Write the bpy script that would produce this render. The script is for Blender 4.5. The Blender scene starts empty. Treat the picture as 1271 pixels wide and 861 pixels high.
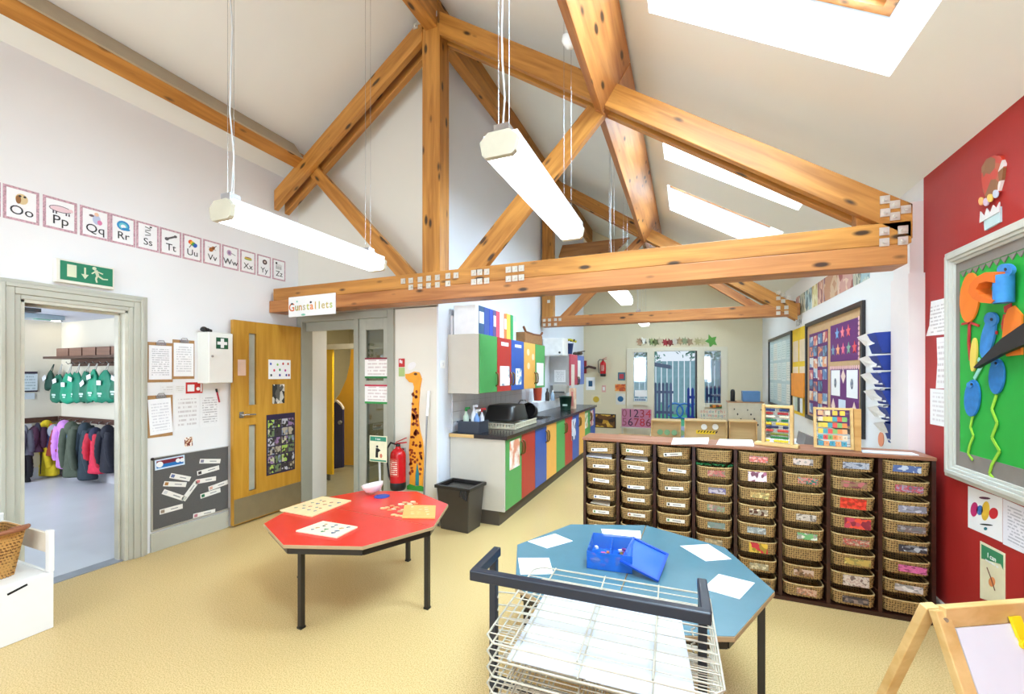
import bpy, math, random
from mathutils import Matrix, Vector
random.seed(7)
S = bpy.context.scene
COL = S.collection
# ------------------------------------------------------------------ camera
FPX, CXP, HYP, CAMH = 530.0, 635.5, 463.0, 1.5
YAW = math.atan(217.5 / FPX)
cam = bpy.data.cameras.new('camera'); co = bpy.data.objects.new('camera', cam); COL.objects.link(co)
co.location = (0, 0, CAMH); co.rotation_euler = (math.pi/2, 0, YAW)
cam.sensor_width = 36; cam.sensor_fit = 'HORIZONTAL'; cam.lens = FPX*36/1271
cam.shift_y = (HYP-430.5)/1271; cam.clip_start = .02; cam.clip_end = 200
S.camera = co
# ------------------------------------------------------------------ light
S.view_settings.view_transform = 'Standard'; S.view_settings.look = 'None'
S.view_settings.exposure = 0.68; S.view_settings.gamma = 1; S.view_settings.use_curve_mapping = False
W = bpy.data.worlds.new('world'); S.world = W; W.use_nodes = True
bgn = W.node_tree.nodes['Background']; bgn.inputs[0].default_value = (.80, .90, 1, 1); bgn.inputs[1].default_value = .6
def area(name, loc, rot, sx, sy, power, col=(1, 1, 1)):
    l = bpy.data.lights.new(name, 'AREA'); l.shape = 'RECTANGLE'; l.size = sx; l.size_y = sy; l.energy = power; l.color = col
    o = bpy.data.objects.new(name, l); COL.objects.link(o); o.location = loc; o.rotation_euler = rot; return o
SL = math.atan(.60)
# daylight through the three skylights and the cloakroom window, plus fill lamps at made-up windows behind the photographer
for nm, yy, pw in (('skylight_daylight', 2.32, 60), ('skylight_daylight', 4.34, 50), ('skylight_daylight', 5.84, 45), ('skylight_daylight', 8.4, 45), ('skylight_daylight', 0.27, 60)):
    area(nm, (.375+.12*math.sin(SL), yy, 3.393+.31+.12*math.cos(SL)), (0, SL, 0), 1.2, .8, pw*2.1, (.80, .90, 1))
area('window_daylight', (-2.9, -2.75, 1.7), (math.pi/2+.6, 0, 0), 1.9, 1.5, 72, (.74, .87, 1))  # added fill lamp, tilted up to brighten the ceiling
area('window_daylight', (.1, -2.75, 1.7), (math.pi/2+.6, 0, 0), 1.9, 1.5, 72, (.74, .87, 1))
area('cloakroom_daylight', (-7.5, .33, 1.5), (math.pi/2, 0, 0), 2.0, 1.3, 46, (.84, .92, 1))
# ------------------------------------------------------------------ pixel rays onto the real planes
TF = (-math.sin(YAW), math.cos(YAW)); TR = (math.cos(YAW), math.sin(YAW))
def ray(px, py):
    a = (px-CXP)/FPX
    return (TF[0]+a*TR[0], TF[1]+a*TR[1], -(py-HYP)/FPX)
def AZ(px, py, z=0.0):
    r = ray(px, py); t = (z-CAMH)/r[2]; return Vector((r[0]*t, r[1]*t, z))
def AX(px, py, x):
    r = ray(px, py); t = x/r[0]; return Vector((x, r[1]*t, CAMH+r[2]*t))
def AY(px, py, y):
    r = ray(px, py); t = y/r[1]; return Vector((r[0]*t, y, CAMH+r[2]*t))
# ------------------------------------------------------------------ materials
MC = {}
def lin(c): return tuple((v/255/12.92 if v/255 <= .04045 else ((v/255+.055)/1.055)**2.4) for v in c)+(1,)
def nt(name):
    m = bpy.data.materials.new(name); m.use_nodes = True
    return m, m.node_tree.nodes, m.node_tree.links, m.node_tree.nodes['Principled BSDF']
def mat(c, rough=.5, metal=0, var=.06, scale=12, bump=0, spec=.5, bscale=None):
    key = ('m', c, rough, metal, var, scale, bump, spec)
    if key in MC: return MC[key]
    m, N, L, b = nt('paint_%d_%d_%d' % c)
    tc = N.new('ShaderNodeTexCoord'); no = N.new('ShaderNodeTexNoise'); no.inputs['Scale'].default_value = scale; no.inputs['Detail'].default_value = 4
    L.new(tc.outputs['Object'], no.inputs['Vector'])
    r = N.new('ShaderNodeValToRGB'); l = lin(c)
    r.color_ramp.elements[0].position = .3; r.color_ramp.elements[1].position = .7
    r.color_ramp.elements[0].color = tuple(v*(1-var) for v in l[:3])+(1,); r.color_ramp.elements[1].color = tuple(min(1, v*(1+var)) for v in l[:3])+(1,)
    L.new(no.outputs['Fac'], r.inputs[0]); L.new(r.outputs[0], b.inputs['Base Color'])
    b.inputs['Roughness'].default_value = rough; b.inputs['Metallic'].default_value = metal; b.inputs['Specular IOR Level'].default_value = spec
    if bump:
        bp = N.new('ShaderNodeBump'); bp.inputs['Strength'].default_value = bump; bp.inputs['Distance'].default_value = .01
        n2 = N.new('ShaderNodeTexNoise'); n2.inputs['Scale'].default_value = bscale or scale*8; L.new(tc.outputs['Object'], n2.inputs['Vector'])
        L.new(n2.outputs['Fac'], bp.inputs['Height']); L.new(bp.outputs[0], b.inputs['Normal'])
    MC[key] = m; return m
def emis(c, st, key=None):
    k = ('e', c, st)
    if k in MC: return MC[k]
    m, N, L, b = nt('glow_%d' % len(MC)); b.inputs['Base Color'].default_value = lin(c)
    b.inputs['Emission Color'].default_value = lin(c); b.inputs['Emission Strength'].default_value = st
    MC[k] = m; return m
def wood(c1, c2, knots=True, rough=.45, gs=1.0):
    key = ('w', c1, c2, knots, gs)
    if key in MC: return MC[key]
    m, N, L, b = nt('timber_%d' % len(MC))
    tc = N.new('ShaderNodeTexCoord'); oi = N.new('ShaderNodeObjectInfo')
    ad = N.new('ShaderNodeVectorMath'); ad.operation = 'ADD'
    sc = N.new('ShaderNodeVectorMath'); sc.operation = 'SCALE'; sc.inputs['Scale'].default_value = 17.0
    cx = N.new('ShaderNodeCombineXYZ')
    for i in range(3): L.new(oi.outputs['Random'], cx.inputs[i])
    L.new(cx.outputs[0], sc.inputs[0]); L.new(tc.outputs['Object'], ad.inputs[0]); L.new(sc.outputs[0], ad.inputs[1])
    mp = N.new('ShaderNodeMapping'); mp.inputs['Scale'].default_value = (1.1*gs, 14*gs, 14*gs); L.new(ad.outputs[0], mp.inputs[0])
    no = N.new('ShaderNodeTexNoise'); no.inputs['Scale'].default_value = 1.4; no.inputs['Detail'].default_value = 5; no.inputs['Distortion'].default_value = .6
    L.new(mp.outputs[0], no.inputs['Vector'])
    r = N.new('ShaderNodeValToRGB'); r.color_ramp.elements[0].position = .32; r.color_ramp.elements[1].position = .68
    r.color_ramp.elements[0].color = lin(c1); r.color_ramp.elements[1].color = lin(c2); L.new(no.outputs['Fac'], r.inputs[0])
    out = r.outputs[0]
    if knots:
        mk = N.new('ShaderNodeMapping'); mk.inputs['Scale'].default_value = (3.6, 10, 10); L.new(ad.outputs[0], mk.inputs[0])
        vo = N.new('ShaderNodeTexVoronoi'); vo.inputs['Scale'].default_value = 1.0; L.new(mk.outputs[0], vo.inputs['Vector'])
        r2 = N.new('ShaderNodeValToRGB'); e = r2.color_ramp.elements; e[0].position = .11; e[0].color = (1, 1, 1, 1); e[1].position = .21; e[1].color = (0, 0, 0, 1)
        L.new(vo.outputs['Distance'], r2.inputs[0])
        mx = N.new('ShaderNodeMixRGB'); L.new(r2.outputs[0], mx.inputs[0]); L.new(out, mx.inputs[1]); mx.inputs[2].default_value = lin(tuple(int(v*.42) for v in c1))
        out = mx.outputs[0]
    L.new(out, b.inputs['Base Color']); b.inputs['Roughness'].default_value = rough
    MC[key] = m; return m
def lines_mat(bg, ink, rows=9, amt=.6, seed=0):
    key = ('l', bg, ink, rows, amt, seed)
    if key in MC: return MC[key]
    m, N, L, b = nt('printed_sheet_%d' % len(MC))
    uv = N.new('ShaderNodeTexCoord'); sp = N.new('ShaderNodeSeparateXYZ'); L.new(uv.outputs['UV'], sp.inputs[0])
    def mth(op, a, bv, c=None):
        n = N.new('ShaderNodeMath'); n.operation = op
        for i, v in enumerate((a, bv)):
            if v is None: continue
            if isinstance(v, (int, float)): n.inputs[i].default_value = v
            else: L.new(v, n.inputs[i])
        return n.outputs[0]
    fy = mth('FRACT', mth('MULTIPLY', sp.outputs['Y'], rows), None); row = mth('FLOOR', mth('MULTIPLY', sp.outputs['Y'], rows), None)
    on = mth('LESS_THAN', fy, .45)
    wn = N.new('ShaderNodeTexNoise'); wn.inputs['Scale'].default_value = 1; cb = N.new('ShaderNodeCombineXYZ')
    L.new(mth('MULTIPLY', sp.outputs['X'], 14), cb.inputs[0]); L.new(mth('MULTIPLY', row, 7.3), cb.inputs[1]); cb.inputs[2].default_value = seed
    L.new(cb.outputs[0], wn.inputs['Vector']); wd = mth('GREATER_THAN', wn.outputs['Fac'], .44)
    mg = mth('MULTIPLY', mth('GREATER_THAN', sp.outputs['X'], .12), mth('LESS_THAN', sp.outputs['X'], .88))
    mg2 = mth('MULTIPLY', mth('GREATER_THAN', sp.outputs['Y'], .1), mth('LESS_THAN', sp.outputs['Y'], .9))
    f = mth('MULTIPLY', mth('MULTIPLY', mth('MULTIPLY', on, wd), mth('MULTIPLY', mg, mg2)), amt)
    mx = N.new('ShaderNodeMixRGB'); L.new(f, mx.inputs[0]); mx.inputs[1].default_value = lin(bg); mx.inputs[2].default_value = lin(ink)
    L.new(mx.outputs[0], b.inputs['Base Color']); b.inputs['Roughness'].default_value = .5
    MC[key] = m; return m
def patch_mat(cols, scale=4.0, seed=0, rough=.5, sx=1, sy=1, soft=False):
    key = ('p', tuple(cols), scale, seed, sx, sy, soft)
    if key in MC: return MC[key]
    m, N, L, b = nt('picture_%d' % len(MC))
    uv = N.new('ShaderNodeTexCoord'); mp = N.new('ShaderNodeMapping'); mp.inputs['Scale'].default_value = (sx, sy, 1); mp.inputs['Location'].default_value = (seed*3.7, seed*1.9, seed)
    L.new(uv.outputs['UV'], mp.inputs[0])
    if soft:
        vo = N.new('ShaderNodeTexNoise'); vo.inputs['Scale'].default_value = scale; vo.inputs['Detail'].default_value = 3; L.new(mp.outputs[0], vo.inputs['Vector']); o = vo.outputs['Fac']
    else:
        vo = N.new('ShaderNodeTexVoronoi'); vo.inputs['Scale'].default_value = scale; L.new(mp.outputs[0], vo.inputs['Vector'])
        se = N.new('ShaderNodeSeparateXYZ'); L.new(vo.outputs['Color'], se.inputs[0]); o = se.outputs[0]
    r = N.new('ShaderNodeValToRGB'); r.color_ramp.interpolation = 'LINEAR' if soft else 'CONSTANT'
    e = r.color_ramp.elements; n = len(cols); e[0].position = .28 if soft else 0; e[0].color = lin(cols[0]); e[1].position = (.28+.44/n) if soft else 1.0/n; e[1].color = lin(cols[1])
    for i in range(2, n):
        q = e.new((.28+.44*i/n) if soft else i/n); q.color = lin(cols[i])
    L.new(o, r.inputs[0]); L.new(r.outputs[0], b.inputs['Base Color']); b.inputs['Roughness'].default_value = rough
    MC[key] = m; return m
def glass(tint=(235, 245, 250), amt=.12):
    key = ('g', tint, amt)
    if key in MC: return MC[key]
    m, N, L, b = nt('glass_%d' % len(MC)); N.remove(b)
    t = N.new('ShaderNodeBsdfTransparent'); t.inputs[0].default_value = lin(tint); g = N.new('ShaderNodeBsdfGlossy'); g.inputs['Roughness'].default_value = .03
    mx = N.new('ShaderNodeMixShader'); mx.inputs[0].default_value = amt; L.new(t.outputs[0], mx.inputs[1]); L.new(g.outputs[0], mx.inputs[2])
    L.new(mx.outputs[0], N['Material Output'].inputs[0]); MC[key] = m; return m
def clearplastic(c, alpha=.45, rough=.15):
    key = ('cp', c, alpha)
    if key in MC: return MC[key]
    m, N, L, b = nt('clear_plastic_%d' % len(MC)); b.inputs['Base Color'].default_value = lin(c); b.inputs['Alpha'].default_value = alpha; b.inputs['Roughness'].default_value = rough
    MC[key] = m; return m
def floor_mat():
    m, N, L, b = nt('speckled_vinyl'); tc = N.new('ShaderNodeTexCoord')
    n1 = N.new('ShaderNodeTexNoise'); n1.inputs['Scale'].default_value = 170; n1.inputs['Detail'].default_value = 2; L.new(tc.outputs['Object'], n1.inputs['Vector'])
    r = N.new('ShaderNodeValToRGB'); r.color_ramp.elements[0].position = .38; r.color_ramp.elements[0].color = lin((196, 164, 100)); r.color_ramp.elements[1].position = .56; r.color_ramp.elements[1].color = lin((228, 199, 142))
    L.new(n1.outputs['Fac'], r.inputs[0])
    n2 = N.new('ShaderNodeTexNoise'); n2.inputs['Scale'].default_value = .8; L.new(tc.outputs['Object'], n2.inputs['Vector'])
    mx = N.new('ShaderNodeMixRGB'); mx.blend_type = 'MULTIPLY'; mx.inputs[0].default_value = .12; L.new(r.outputs[0], mx.inputs[1]); L.new(n2.outputs['Fac'], mx.inputs[2])
    L.new(mx.outputs[0], b.inputs['Base Color']); b.inputs['Roughness'].default_value = .32; b.inputs['Specular IOR Level'].default_value = .35
    return m
WHITE = mat((238, 238, 238), .6, var=.015, scale=2); CREAM = mat((236, 234, 226), .7, var=.015, scale=2); BEIGE = mat((226, 214, 184), .7, var=.02, scale=2)
COOLW = mat((228, 232, 240), .6, var=.015, scale=2)
RED_W = mat((170, 34, 30), .6, var=.05, scale=3, bump=.05)
TRIMG = mat((188, 187, 172), .4, var=.02); GREYM = mat((150, 150, 150), .35, metal=.6)
PINE = wood((158, 100, 36), (200, 138, 62)); PINE2 = wood((154, 92, 42), (192, 128, 68)); PALEW = wood((206, 164, 98), (226, 190, 128), False); OAK = wood((184, 130, 34), (204, 152, 52), False)
DARKW = wood((46, 20, 12), (66, 32, 20), False, .35); BROWNTOP = wood((136, 84, 58), (160, 106, 78), False, .4)
BLACK = mat((24, 24, 26), .4); DGREY = mat((62, 62, 62), .5); PAPER = mat((246, 246, 246), .5, var=.01); STEEL = mat((190, 190, 192), .25, metal=1)
BLKM = mat((34, 30, 28), .35); FLOORM = floor_mat()
WICKW = None; STRAW = mat((180, 142, 86), .75, var=.32, scale=55, bump=.4)
WICK = mat((190, 140, 70), .6, var=.3, scale=50, bump=.3)
def C(r, g, b, rough=.5): return mat((r, g, b), rough, var=.04)
# ------------------------------------------------------------------ mesh builder
class Fr:
    """wall frame: kind L (x plane seen from +x), R (x plane seen from -x), B (y plane seen from -y), or Z (horizontal, seen from above)"""
    def __init__(s, k, c):
        s.k = k; s.c = c
    def w(s, u, v, d=0):
        if s.k == 'L': return Vector((s.c+d, u, v))
        if s.k == 'R': return Vector((s.c-d, -u, v))
        if s.k == 'B': return Vector((u, s.c-d, v))
        return Vector((u, v, s.c+d))
    def px(s, x, y):
        if s.k == 'L': p = AX(x, y, s.c); return (p.y, p.z)
        if s.k == 'R': p = AX(x, y, s.c); return (-p.y, p.z)
        if s.k == 'B': p = AY(x, y, s.c); return (p.x, p.z)
        p = AZ(x, y, s.c); return (p.x, p.y)
    def mat(s, u, v, d=0, rot=0):
        o = s.w(u, v, d); X = s.w(u+1, v, d)-o; Y = s.w(u, v+1, d)-o; Z = s.w(u, v, d+1)-o
        M = Matrix.Identity(4)
        for i in range(3): M[i][0] = X[i]; M[i][1] = Y[i]; M[i][2] = Z[i]; M[i][3] = o[i]
        return M @ Matrix.Rotation(rot, 4, 'Z')
class MF:
    """frame given by any matrix"""
    def __init__(s, M): s.M = M
    def w(s, u, v, d=0): return s.M @ Vector((u, v, d))
    def mat(s, u, v, d=0, rot=0): return s.M @ Matrix.Translation((u, v, d)) @ Matrix.Rotation(rot, 4, 'Z')
class MB:
    def __init__(s): s.v = []; s.f = []; s.m = []; s.uv = []; s.sm = []
    def add(s, vs, fs, mi=0, uvs=None, smooth=False):
        b = len(s.v); s.v += [Vector(p) for p in vs]
        for f in fs:
            s.f.append([b+i for i in f]); s.m.append(mi); s.sm.append(smooth)
            s.uv.append([uvs[i] for i in f] if uvs else [(0, 0)]*len(f))
        return s
    def box(s, x0, x1, y0, y1, z0, z1, mi=0, M=None):
        vs = [(x, y, z) for z in (z0, z1) for y in (y0, y1) for x in (x0, x1)]
        uv = [(a, c) for c in (0, 1) for b_ in (0, 1) for a in (0, 1)]
        if M is not None: vs = [M @ Vector(p) for p in vs]
        return s.add(vs, [(0, 2, 3, 1), (4, 5, 7, 6), (0, 1, 5, 4), (2, 6, 7, 3), (0, 4, 6, 2), (1, 3, 7, 5)], mi, uv)
    def poly(s, F, pts, w0, w1, mi=0):
        n = len(pts); us = [p[0] for p in pts]; vs_ = [p[1] for p in pts]
        du = (max(us)-min(us)) or 1; dv = (max(vs_)-min(vs_)) or 1
        uv = [((p[0]-min(us))/du, (p[1]-min(vs_))/dv) for p in pts]*2
        vs = [F.w(p[0], p[1], w0) for p in pts]+[F.w(p[0], p[1], w1) for p in pts]
        fs = [list(range(n))[::-1], list(range(n, 2*n))]+[(i, (i+1) % n, n+(i+1) % n, n+i) for i in range(n)]
        return s.add(vs, fs, mi, uv)
    def rect(s, F, u0, v0, u1, v1, w0=0, w1=.003, mi=0):
        u0, u1 = min(u0, u1), max(u0, u1); v0, v1 = min(v0, v1), max(v0, v1)
        return s.poly(F, [(u0, v0), (u1, v0), (u1, v1), (u0, v1)], w0, w1, mi)
    def disc(s, F, u, v, ru, rv=None, w0=0, w1=.003, mi=0, n=16, rot=0):
        rv = rv or ru; c, sn = math.cos(rot), math.sin(rot)
        return s.poly(F, [(u+ru*math.cos(a)*c-rv*math.sin(a)*sn, v+ru*math.cos(a)*sn+rv*math.sin(a)*c) for a in [2*math.pi*i/n for i in range(n)]], w0, w1, mi)
    def line(s, F, a, b, wd, w0=0, w1=.003, mi=0):
        d = Vector((b[0]-a[0], b[1]-a[1])); d.normalize(); p = Vector((-d.y, d.x))*wd/2
        return s.poly(F, [(a[0]-p.x, a[1]-p.y), (b[0]-p.x, b[1]-p.y), (b[0]+p.x, b[1]+p.y), (a[0]+p.x, a[1]+p.y)], w0, w1, mi)
    def tube(s, pts, r, n=8, mi=0, cap=True, smooth=True):
        pts = [Vector(p) for p in pts]; rs = r if isinstance(r, (list, tuple)) else [r]*len(pts)
        vs = []; up = None
        for i, p in enumerate(pts):
            t = (pts[min(i+1, len(pts)-1)]-pts[max(i-1, 0)]).normalized()
            if up is None: up = Vector((0, 0, 1)) if abs(t.z) < .9 else Vector((1, 0, 0))
            a = t.cross(up)
            if a.length < 1e-4: a = t.cross(Vector((1, .3, 0)))
            a.normalize(); b = a.cross(t).normalized(); up = b
            for k in range(n):
                an = 2*math.pi*(k+.5)/n; vs.append(p+(a*math.cos(an)+b*math.sin(an))*rs[i])
        fs = [(i*n+k, i*n+(k+1) % n, (i+1)*n+(k+1) % n, (i+1)*n+k) for i in range(len(pts)-1) for k in range(n)]
        s.add(vs, fs, mi, None, smooth)
        if cap: s.add(vs[:n], [list(range(n))[::-1]], mi); s.add(vs[-n:], [list(range(n))], mi)
        return s
    def sq(s, a, b, w, h=None, mi=0):
        a, b = Vector(a), Vector(b); h = h or w; d = (b-a); L = d.length; d.normalize()
        up = Vector((0, 0, 1)) if abs(d.z) < .95 else Vector((0, 1, 0)); y = up.cross(d).normalized(); z = d.cross(y)
        M = Matrix.Identity(4)
        for i in range(3): M[i][0] = d[i]; M[i][1] = y[i]; M[i][2] = z[i]; M[i][3] = a[i]
        return s.box(0, L, -w/2, w/2, -h/2, h/2, mi, M)
    def lathe(s, prof, c=(0, 0, 0), n=20, mi=0, sx=1, sy=1, M=None):
        c = Vector(c); vs = []
        for r, z in prof:
            for k in range(n):
                a = 2*math.pi*k/n; p = Vector((r*math.cos(a)*sx, r*math.sin(a)*sy, z)); vs.append((M @ p if M is not None else p)+c)
        m = len(prof)
        s.add(vs, [(i*n+k, i*n+(k+1) % n, (i+1)*n+(k+1) % n, (i+1)*n+k) for i in range(m-1) for k in range(n)], mi, None, True)
        if prof[0][0] > 1e-4: s.add(vs[:n], [list(range(n))[::-1]], mi)
        if prof[-1][0] > 1e-4: s.add(vs[-n:], [list(range(n))], mi)
        return s
    def blob(s, c, rx, ry, rz, n=10, mi=0, M=None):
        prof = [(math.sin(math.pi*i/(n-2))+1e-5 if 0 < i < n-2 else 1e-5, -math.cos(math.pi*i/(n-2))) for i in range(n-1)]
        c = Vector(c); vs = []
        for r, z in prof:
            for k in range(n):
                a = 2*math.pi*k/n; p = Vector((r*math.cos(a)*rx, r*math.sin(a)*ry, z*rz)); vs.append((M @ p if M is not None else p)+c)
        return s.add(vs, [(i*n+k, i*n+(k+1) % n, (i+1)*n+(k+1) % n, (i+1)*n+k) for i in range(len(prof)-1) for k in range(n)], mi, None, True)
    def mesh(s, name, mats, inv=None):
        me = bpy.data.meshes.new(name); vs = [inv @ p for p in s.v] if inv is not None else s.v
        me.from_pydata([tuple(p) for p in vs], [], s.f)
        mats = mats if isinstance(mats, (list, tuple)) else [mats]
        for m in mats: me.materials.append(m)
        ul = me.uv_layers.new(name='UVMap'); k = 0
        for i, p in enumerate(me.polygons):
            p.material_index = min(s.m[i], len(mats)-1); p.use_smooth = s.sm[i]
            for j in range(p.loop_total): ul.data[k].uv = s.uv[i][j]; k += 1
        me.validate(); me.update(); return me
    def build(s, name, mats, parent=None, M=None, bev=0):
        """verts are in world space; M = the object's own world matrix"""
        M = M or (WM[parent] if parent is not None else Matrix.Identity(4))
        me = s.mesh(name, mats, M.inverted()); o = bpy.data.objects.new(name, me); COL.objects.link(o)
        if parent is not None:
            o.parent = parent; o.matrix_local = WM[parent].inverted() @ M
        else: o.matrix_world = M
        WM[o] = M
        if bev:
            b = o.modifiers.new('bevel', 'BEVEL'); b.width = bev; b.segments = 2; b.limit_method = 'ANGLE'; b.angle_limit = .7
        return o
    def solo(s, name, mats, label, cat, group=None, bev=0, kind=None):
        mn = Vector([min(p[i] for p in s.v) for i in range(3)]); mxx = Vector([max(p[i] for p in s.v) for i in range(3)])
        o = s.build(name, mats, None, Matrix.Translation(((mn.x+mxx.x)/2, (mn.y+mxx.y)/2, mn.z)), bev)
        o['label'] = label; o['category'] = cat
        if group: o['group'] = group
        if kind: o['kind'] = kind
        return o
WM = {}
def thing(name, label, cat, loc=(0, 0, 0), rz=0, group=None):
    o = bpy.data.objects.new(name, None); COL.objects.link(o); o.location = loc; o.rotation_euler = (0, 0, rz); o.empty_display_size = .1
    o['label'] = label; o['category'] = cat
    if group: o['group'] = group
    WM[o] = Matrix.Translation(loc) @ Matrix.Rotation(rz, 4, 'Z'); return o
def struct(mb, name, mats, bev=0):
    o = mb.build(name, mats, None, None, bev); o['kind'] = 'structure'; return o
def B(*a): return MB().box(*a)
def share(src, parent, M, name=None, mats=None):
    """another part with the same mesh, at world matrix M"""
    me = src.data
    if mats: me = src.data.copy(); me.materials.clear(); [me.materials.append(q) for q in mats]
    o = bpy.data.objects.new(name or src.name.split('.')[0], me); COL.objects.link(o)
    for md in src.modifiers:
        b = o.modifiers.new('bevel', 'BEVEL'); b.width = md.width; b.segments = md.segments; b.limit_method = 'ANGLE'; b.angle_limit = .7
    if parent is not None: o.parent = parent; o.matrix_local = WM[parent].inverted() @ M
    else: o.matrix_world = M
    WM[o] = M; return o
def copytree(o, parent=None, M=None):
    c = o.copy(); COL.objects.link(c)
    if parent is not None:
        c.parent = parent; c.matrix_local = o.matrix_local; WM[c] = WM[parent] @ o.matrix_local
    else:
        c.matrix_world = M; WM[c] = M
    for ch in list(o.children): copytree(ch, c)
    return c
def text(s, F, u, v, size, m, parent, d=.004, name='lettering', rot=0, ex=.0006, align='CENTER', sx=1, off=0):
    cu = bpy.data.curves.new('t', 'FONT'); cu.body = s; cu.size = size; cu.align_x = align; cu.align_y = 'CENTER'; cu.extrude = ex; cu.resolution_u = 3; cu.offset = off
    to = bpy.data.objects.new('t', cu); COL.objects.link(to); bpy.context.view_layer.update()
    me = bpy.data.meshes.new_from_object(to.evaluated_get(bpy.context.evaluated_depsgraph_get()))
    bpy.data.objects.remove(to); me.name = name; me.materials.clear(); me.materials.append(m)
    o = bpy.data.objects.new(name, me); COL.objects.link(o)
    M = F.mat(u, v, d, rot) @ Matrix.Scale(sx, 4, (1, 0, 0))
    if parent is not None: o.parent = parent; o.matrix_local = WM[parent].inverted() @ M
    else: o.matrix_world = M
    WM[o] = M; return o
def timber(parent, name, F, pts, w0, w1, A, Bp, m, bev=.004):
    """a timber whose grain runs from A to Bp; pts polygon on frame F, thickness w0..w1"""
    a = F.w(*A); b = F.w(*Bp); d = (b-a).normalized(); n = (F.w(0, 0, 1)-F.w(0, 0, 0)); y = n.cross(d).normalized()
    M = Matrix.Identity(4)
    for i in range(3): M[i][0] = d[i]; M[i][1] = y[i]; M[i][2] = n[i]; M[i][3] = a[i]
    return MB().poly(F, pts, w0, w1).build(name, m, parent, M, bev)
def beam(parent, name, p0, p1, prof, m, bev=.004):
    """prism along y: prof = (x,z) polygon"""
    M = Matrix(((0, -1, 0, 0), (1, 0, 0, 0), (0, 0, 1, 0), (0, 0, 0, 1))); M = Matrix.Translation((prof[0][0], p0, prof[0][1])) @ M
    return MB().poly(Fr('B', 0), prof, -p0, -p1).build(name, m, parent, M, bev)
XL, XR, XK, YP, YB, YT = -4.15, 1.42, -2.27, 3.62, 10.0, 3.25
ZR, SLP, XG = 4.89, .60, -2.12
def zc(x): return ZR-SLP*abs(x-XG)
FL, FRW, FP, FB, FK = Fr('L', XL), Fr('R', XR), Fr('B', YP), Fr('B', YB), Fr('L', XK)
YF = -2.7
# ================================================================== STRUCTURE
struct(B(-5.4, 1.6, YF-.1, YB+.2, -.08, 0), 'floor', FLOORM)
struct(B(-8.9, XL-.12, .3, 3.5, -.08, .004), 'floor_cloakroom', mat((216, 220, 228), .3, var=.03, scale=3))
struct(B(-5.6, -2.35, YP+.1, 6.6, -.06, .004), 'floor_toilets', mat((150, 142, 112), .35))
# left wall with the cloakroom doorway (y 1.40..1.99, z 0..2.0)
DY0, DY1, DZ = 1.40, 2.00, 2.0
mb = MB(); T = .14
mb.box(XL-T, XL, YF, DY0, 0, 3.75).box(XL-T, XL, DY1, YP+.12, 0, 3.75).box(XL-T, XL, DY0, DY1, DZ, 3.75)
struct(mb, 'wall_left', WHITE)
# right wall: red in the near room, white beyond the pier
struct(B(XR, XR+.15, YF, 3.58, 0, 2.78), 'wall_right', RED_W)
struct(B(XR, XR+.15, 3.58, YB, 0, 2.78), 'wall_right_far', WHITE)
mb = MB().box(XR-.085, XR, 3.56, 3.82, 0, 2.15).box(XR-.07, XR, 3.58, 3.82, 2.15, 2.62)
struct(mb, 'trim_pier', mat((240, 232, 230), .5, var=.01))
# partition with the toilets doorway: opening x -4.12..-2.79
G = Fr('B', YP)
mb = MB().poly(G, [(XL-.1, 2.16), (XK-.021, 2.16), (XK-.021, zc(XK)+.1), (XL-.1, zc(XL-.1)+.1)], -.12, 0)
mb.box(-2.80, XK-.021, YP, YP+.12, 0, 2.17)
struct(mb, 'wall_partition', mat((226, 221, 208), .7, var=.015, scale=2))
struct(MB().box(XK-.1, XK, YP+.12, YB, 0, 4.85).box(XK-.02, XK, YP+.001, YP+.12, 0, 4.85), 'wall_kitchen', COOLW)
# back wall with the glazed screen opening
BX0, BX1, BZ1 = -1.26, .77, 2.06
mb = MB().poly(Fr('B', YB), [(XK, BZ1), (XR, BZ1), (XR, zc(XR)+.1), (XG, ZR+.1), (XK, ZR)], -.2, 0)
mb.box(XK-.1, BX0, YB, YB+.2, 0, BZ1).box(BX1, XR+.1, YB, YB+.2, 0, BZ1)
struct(mb, 'wall_back', BEIGE)
# wall behind the photographer, with two unseen windows added for fill light
mb = MB().poly(Fr('B', YF), [(XL, 2.45), (XR, 2.45), (XR, zc(XR)), (XG, ZR), (XL, zc(XL))], -.12, 0)
mb.box(XL, XR, YF, YF+.12, 0, .95).box(XL, -3.85, YF, YF+.12, .95, 2.45).box(-1.95, -.85, YF, YF+.12, .95, 2.45).box(1.05, XR, YF, YF+.12, .95, 2.45)
struct(mb, 'wall_front', WHITE)
# ceilings
nl = Vector((-.66, 0, 1)).normalized()
def slope_quad(mb, x0, x1, y0, y1, th=.3, mi=0):
    s = 1 if x0 >= XG-.001 else -1
    n = Vector((0, 0, 1))*th
    P = [Vector((x, y, zc(x))) for x, y in ((x0, y0), (x1, y0), (x1, y1), (x0, y1))]; Q = [p+n for p in P]
    mb.add(P+Q, [(0, 1, 2, 3), (7, 6, 5, 4), (0, 4, 5, 1), (1, 5, 6, 2), (2, 6, 7, 3), (3, 7, 4, 0)], mi)
SKY = [(-.16, .7), (1.90, 2.79), (3.92, 4.76), (5.42, 6.26), (8.0, 8.8)]
SX0, SX1 = -.22, .97
mb = MB(); slope_quad(mb, XG, SX0, YF, YB); slope_quad(mb, SX1, XR+.2, YF, YB)
ys = [YF]+[v for a in SKY for v in a]+[YB]
for i in range(0, len(ys), 2): slope_quad(mb, SX0, SX1, ys[i], ys[i+1])
struct(mb, 'ceiling_right', CREAM)
mb = MB(); slope_quad(mb, XL-.2, XG, YF, YP+.2); struct(mb, 'ceiling_left', CREAM)
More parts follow.
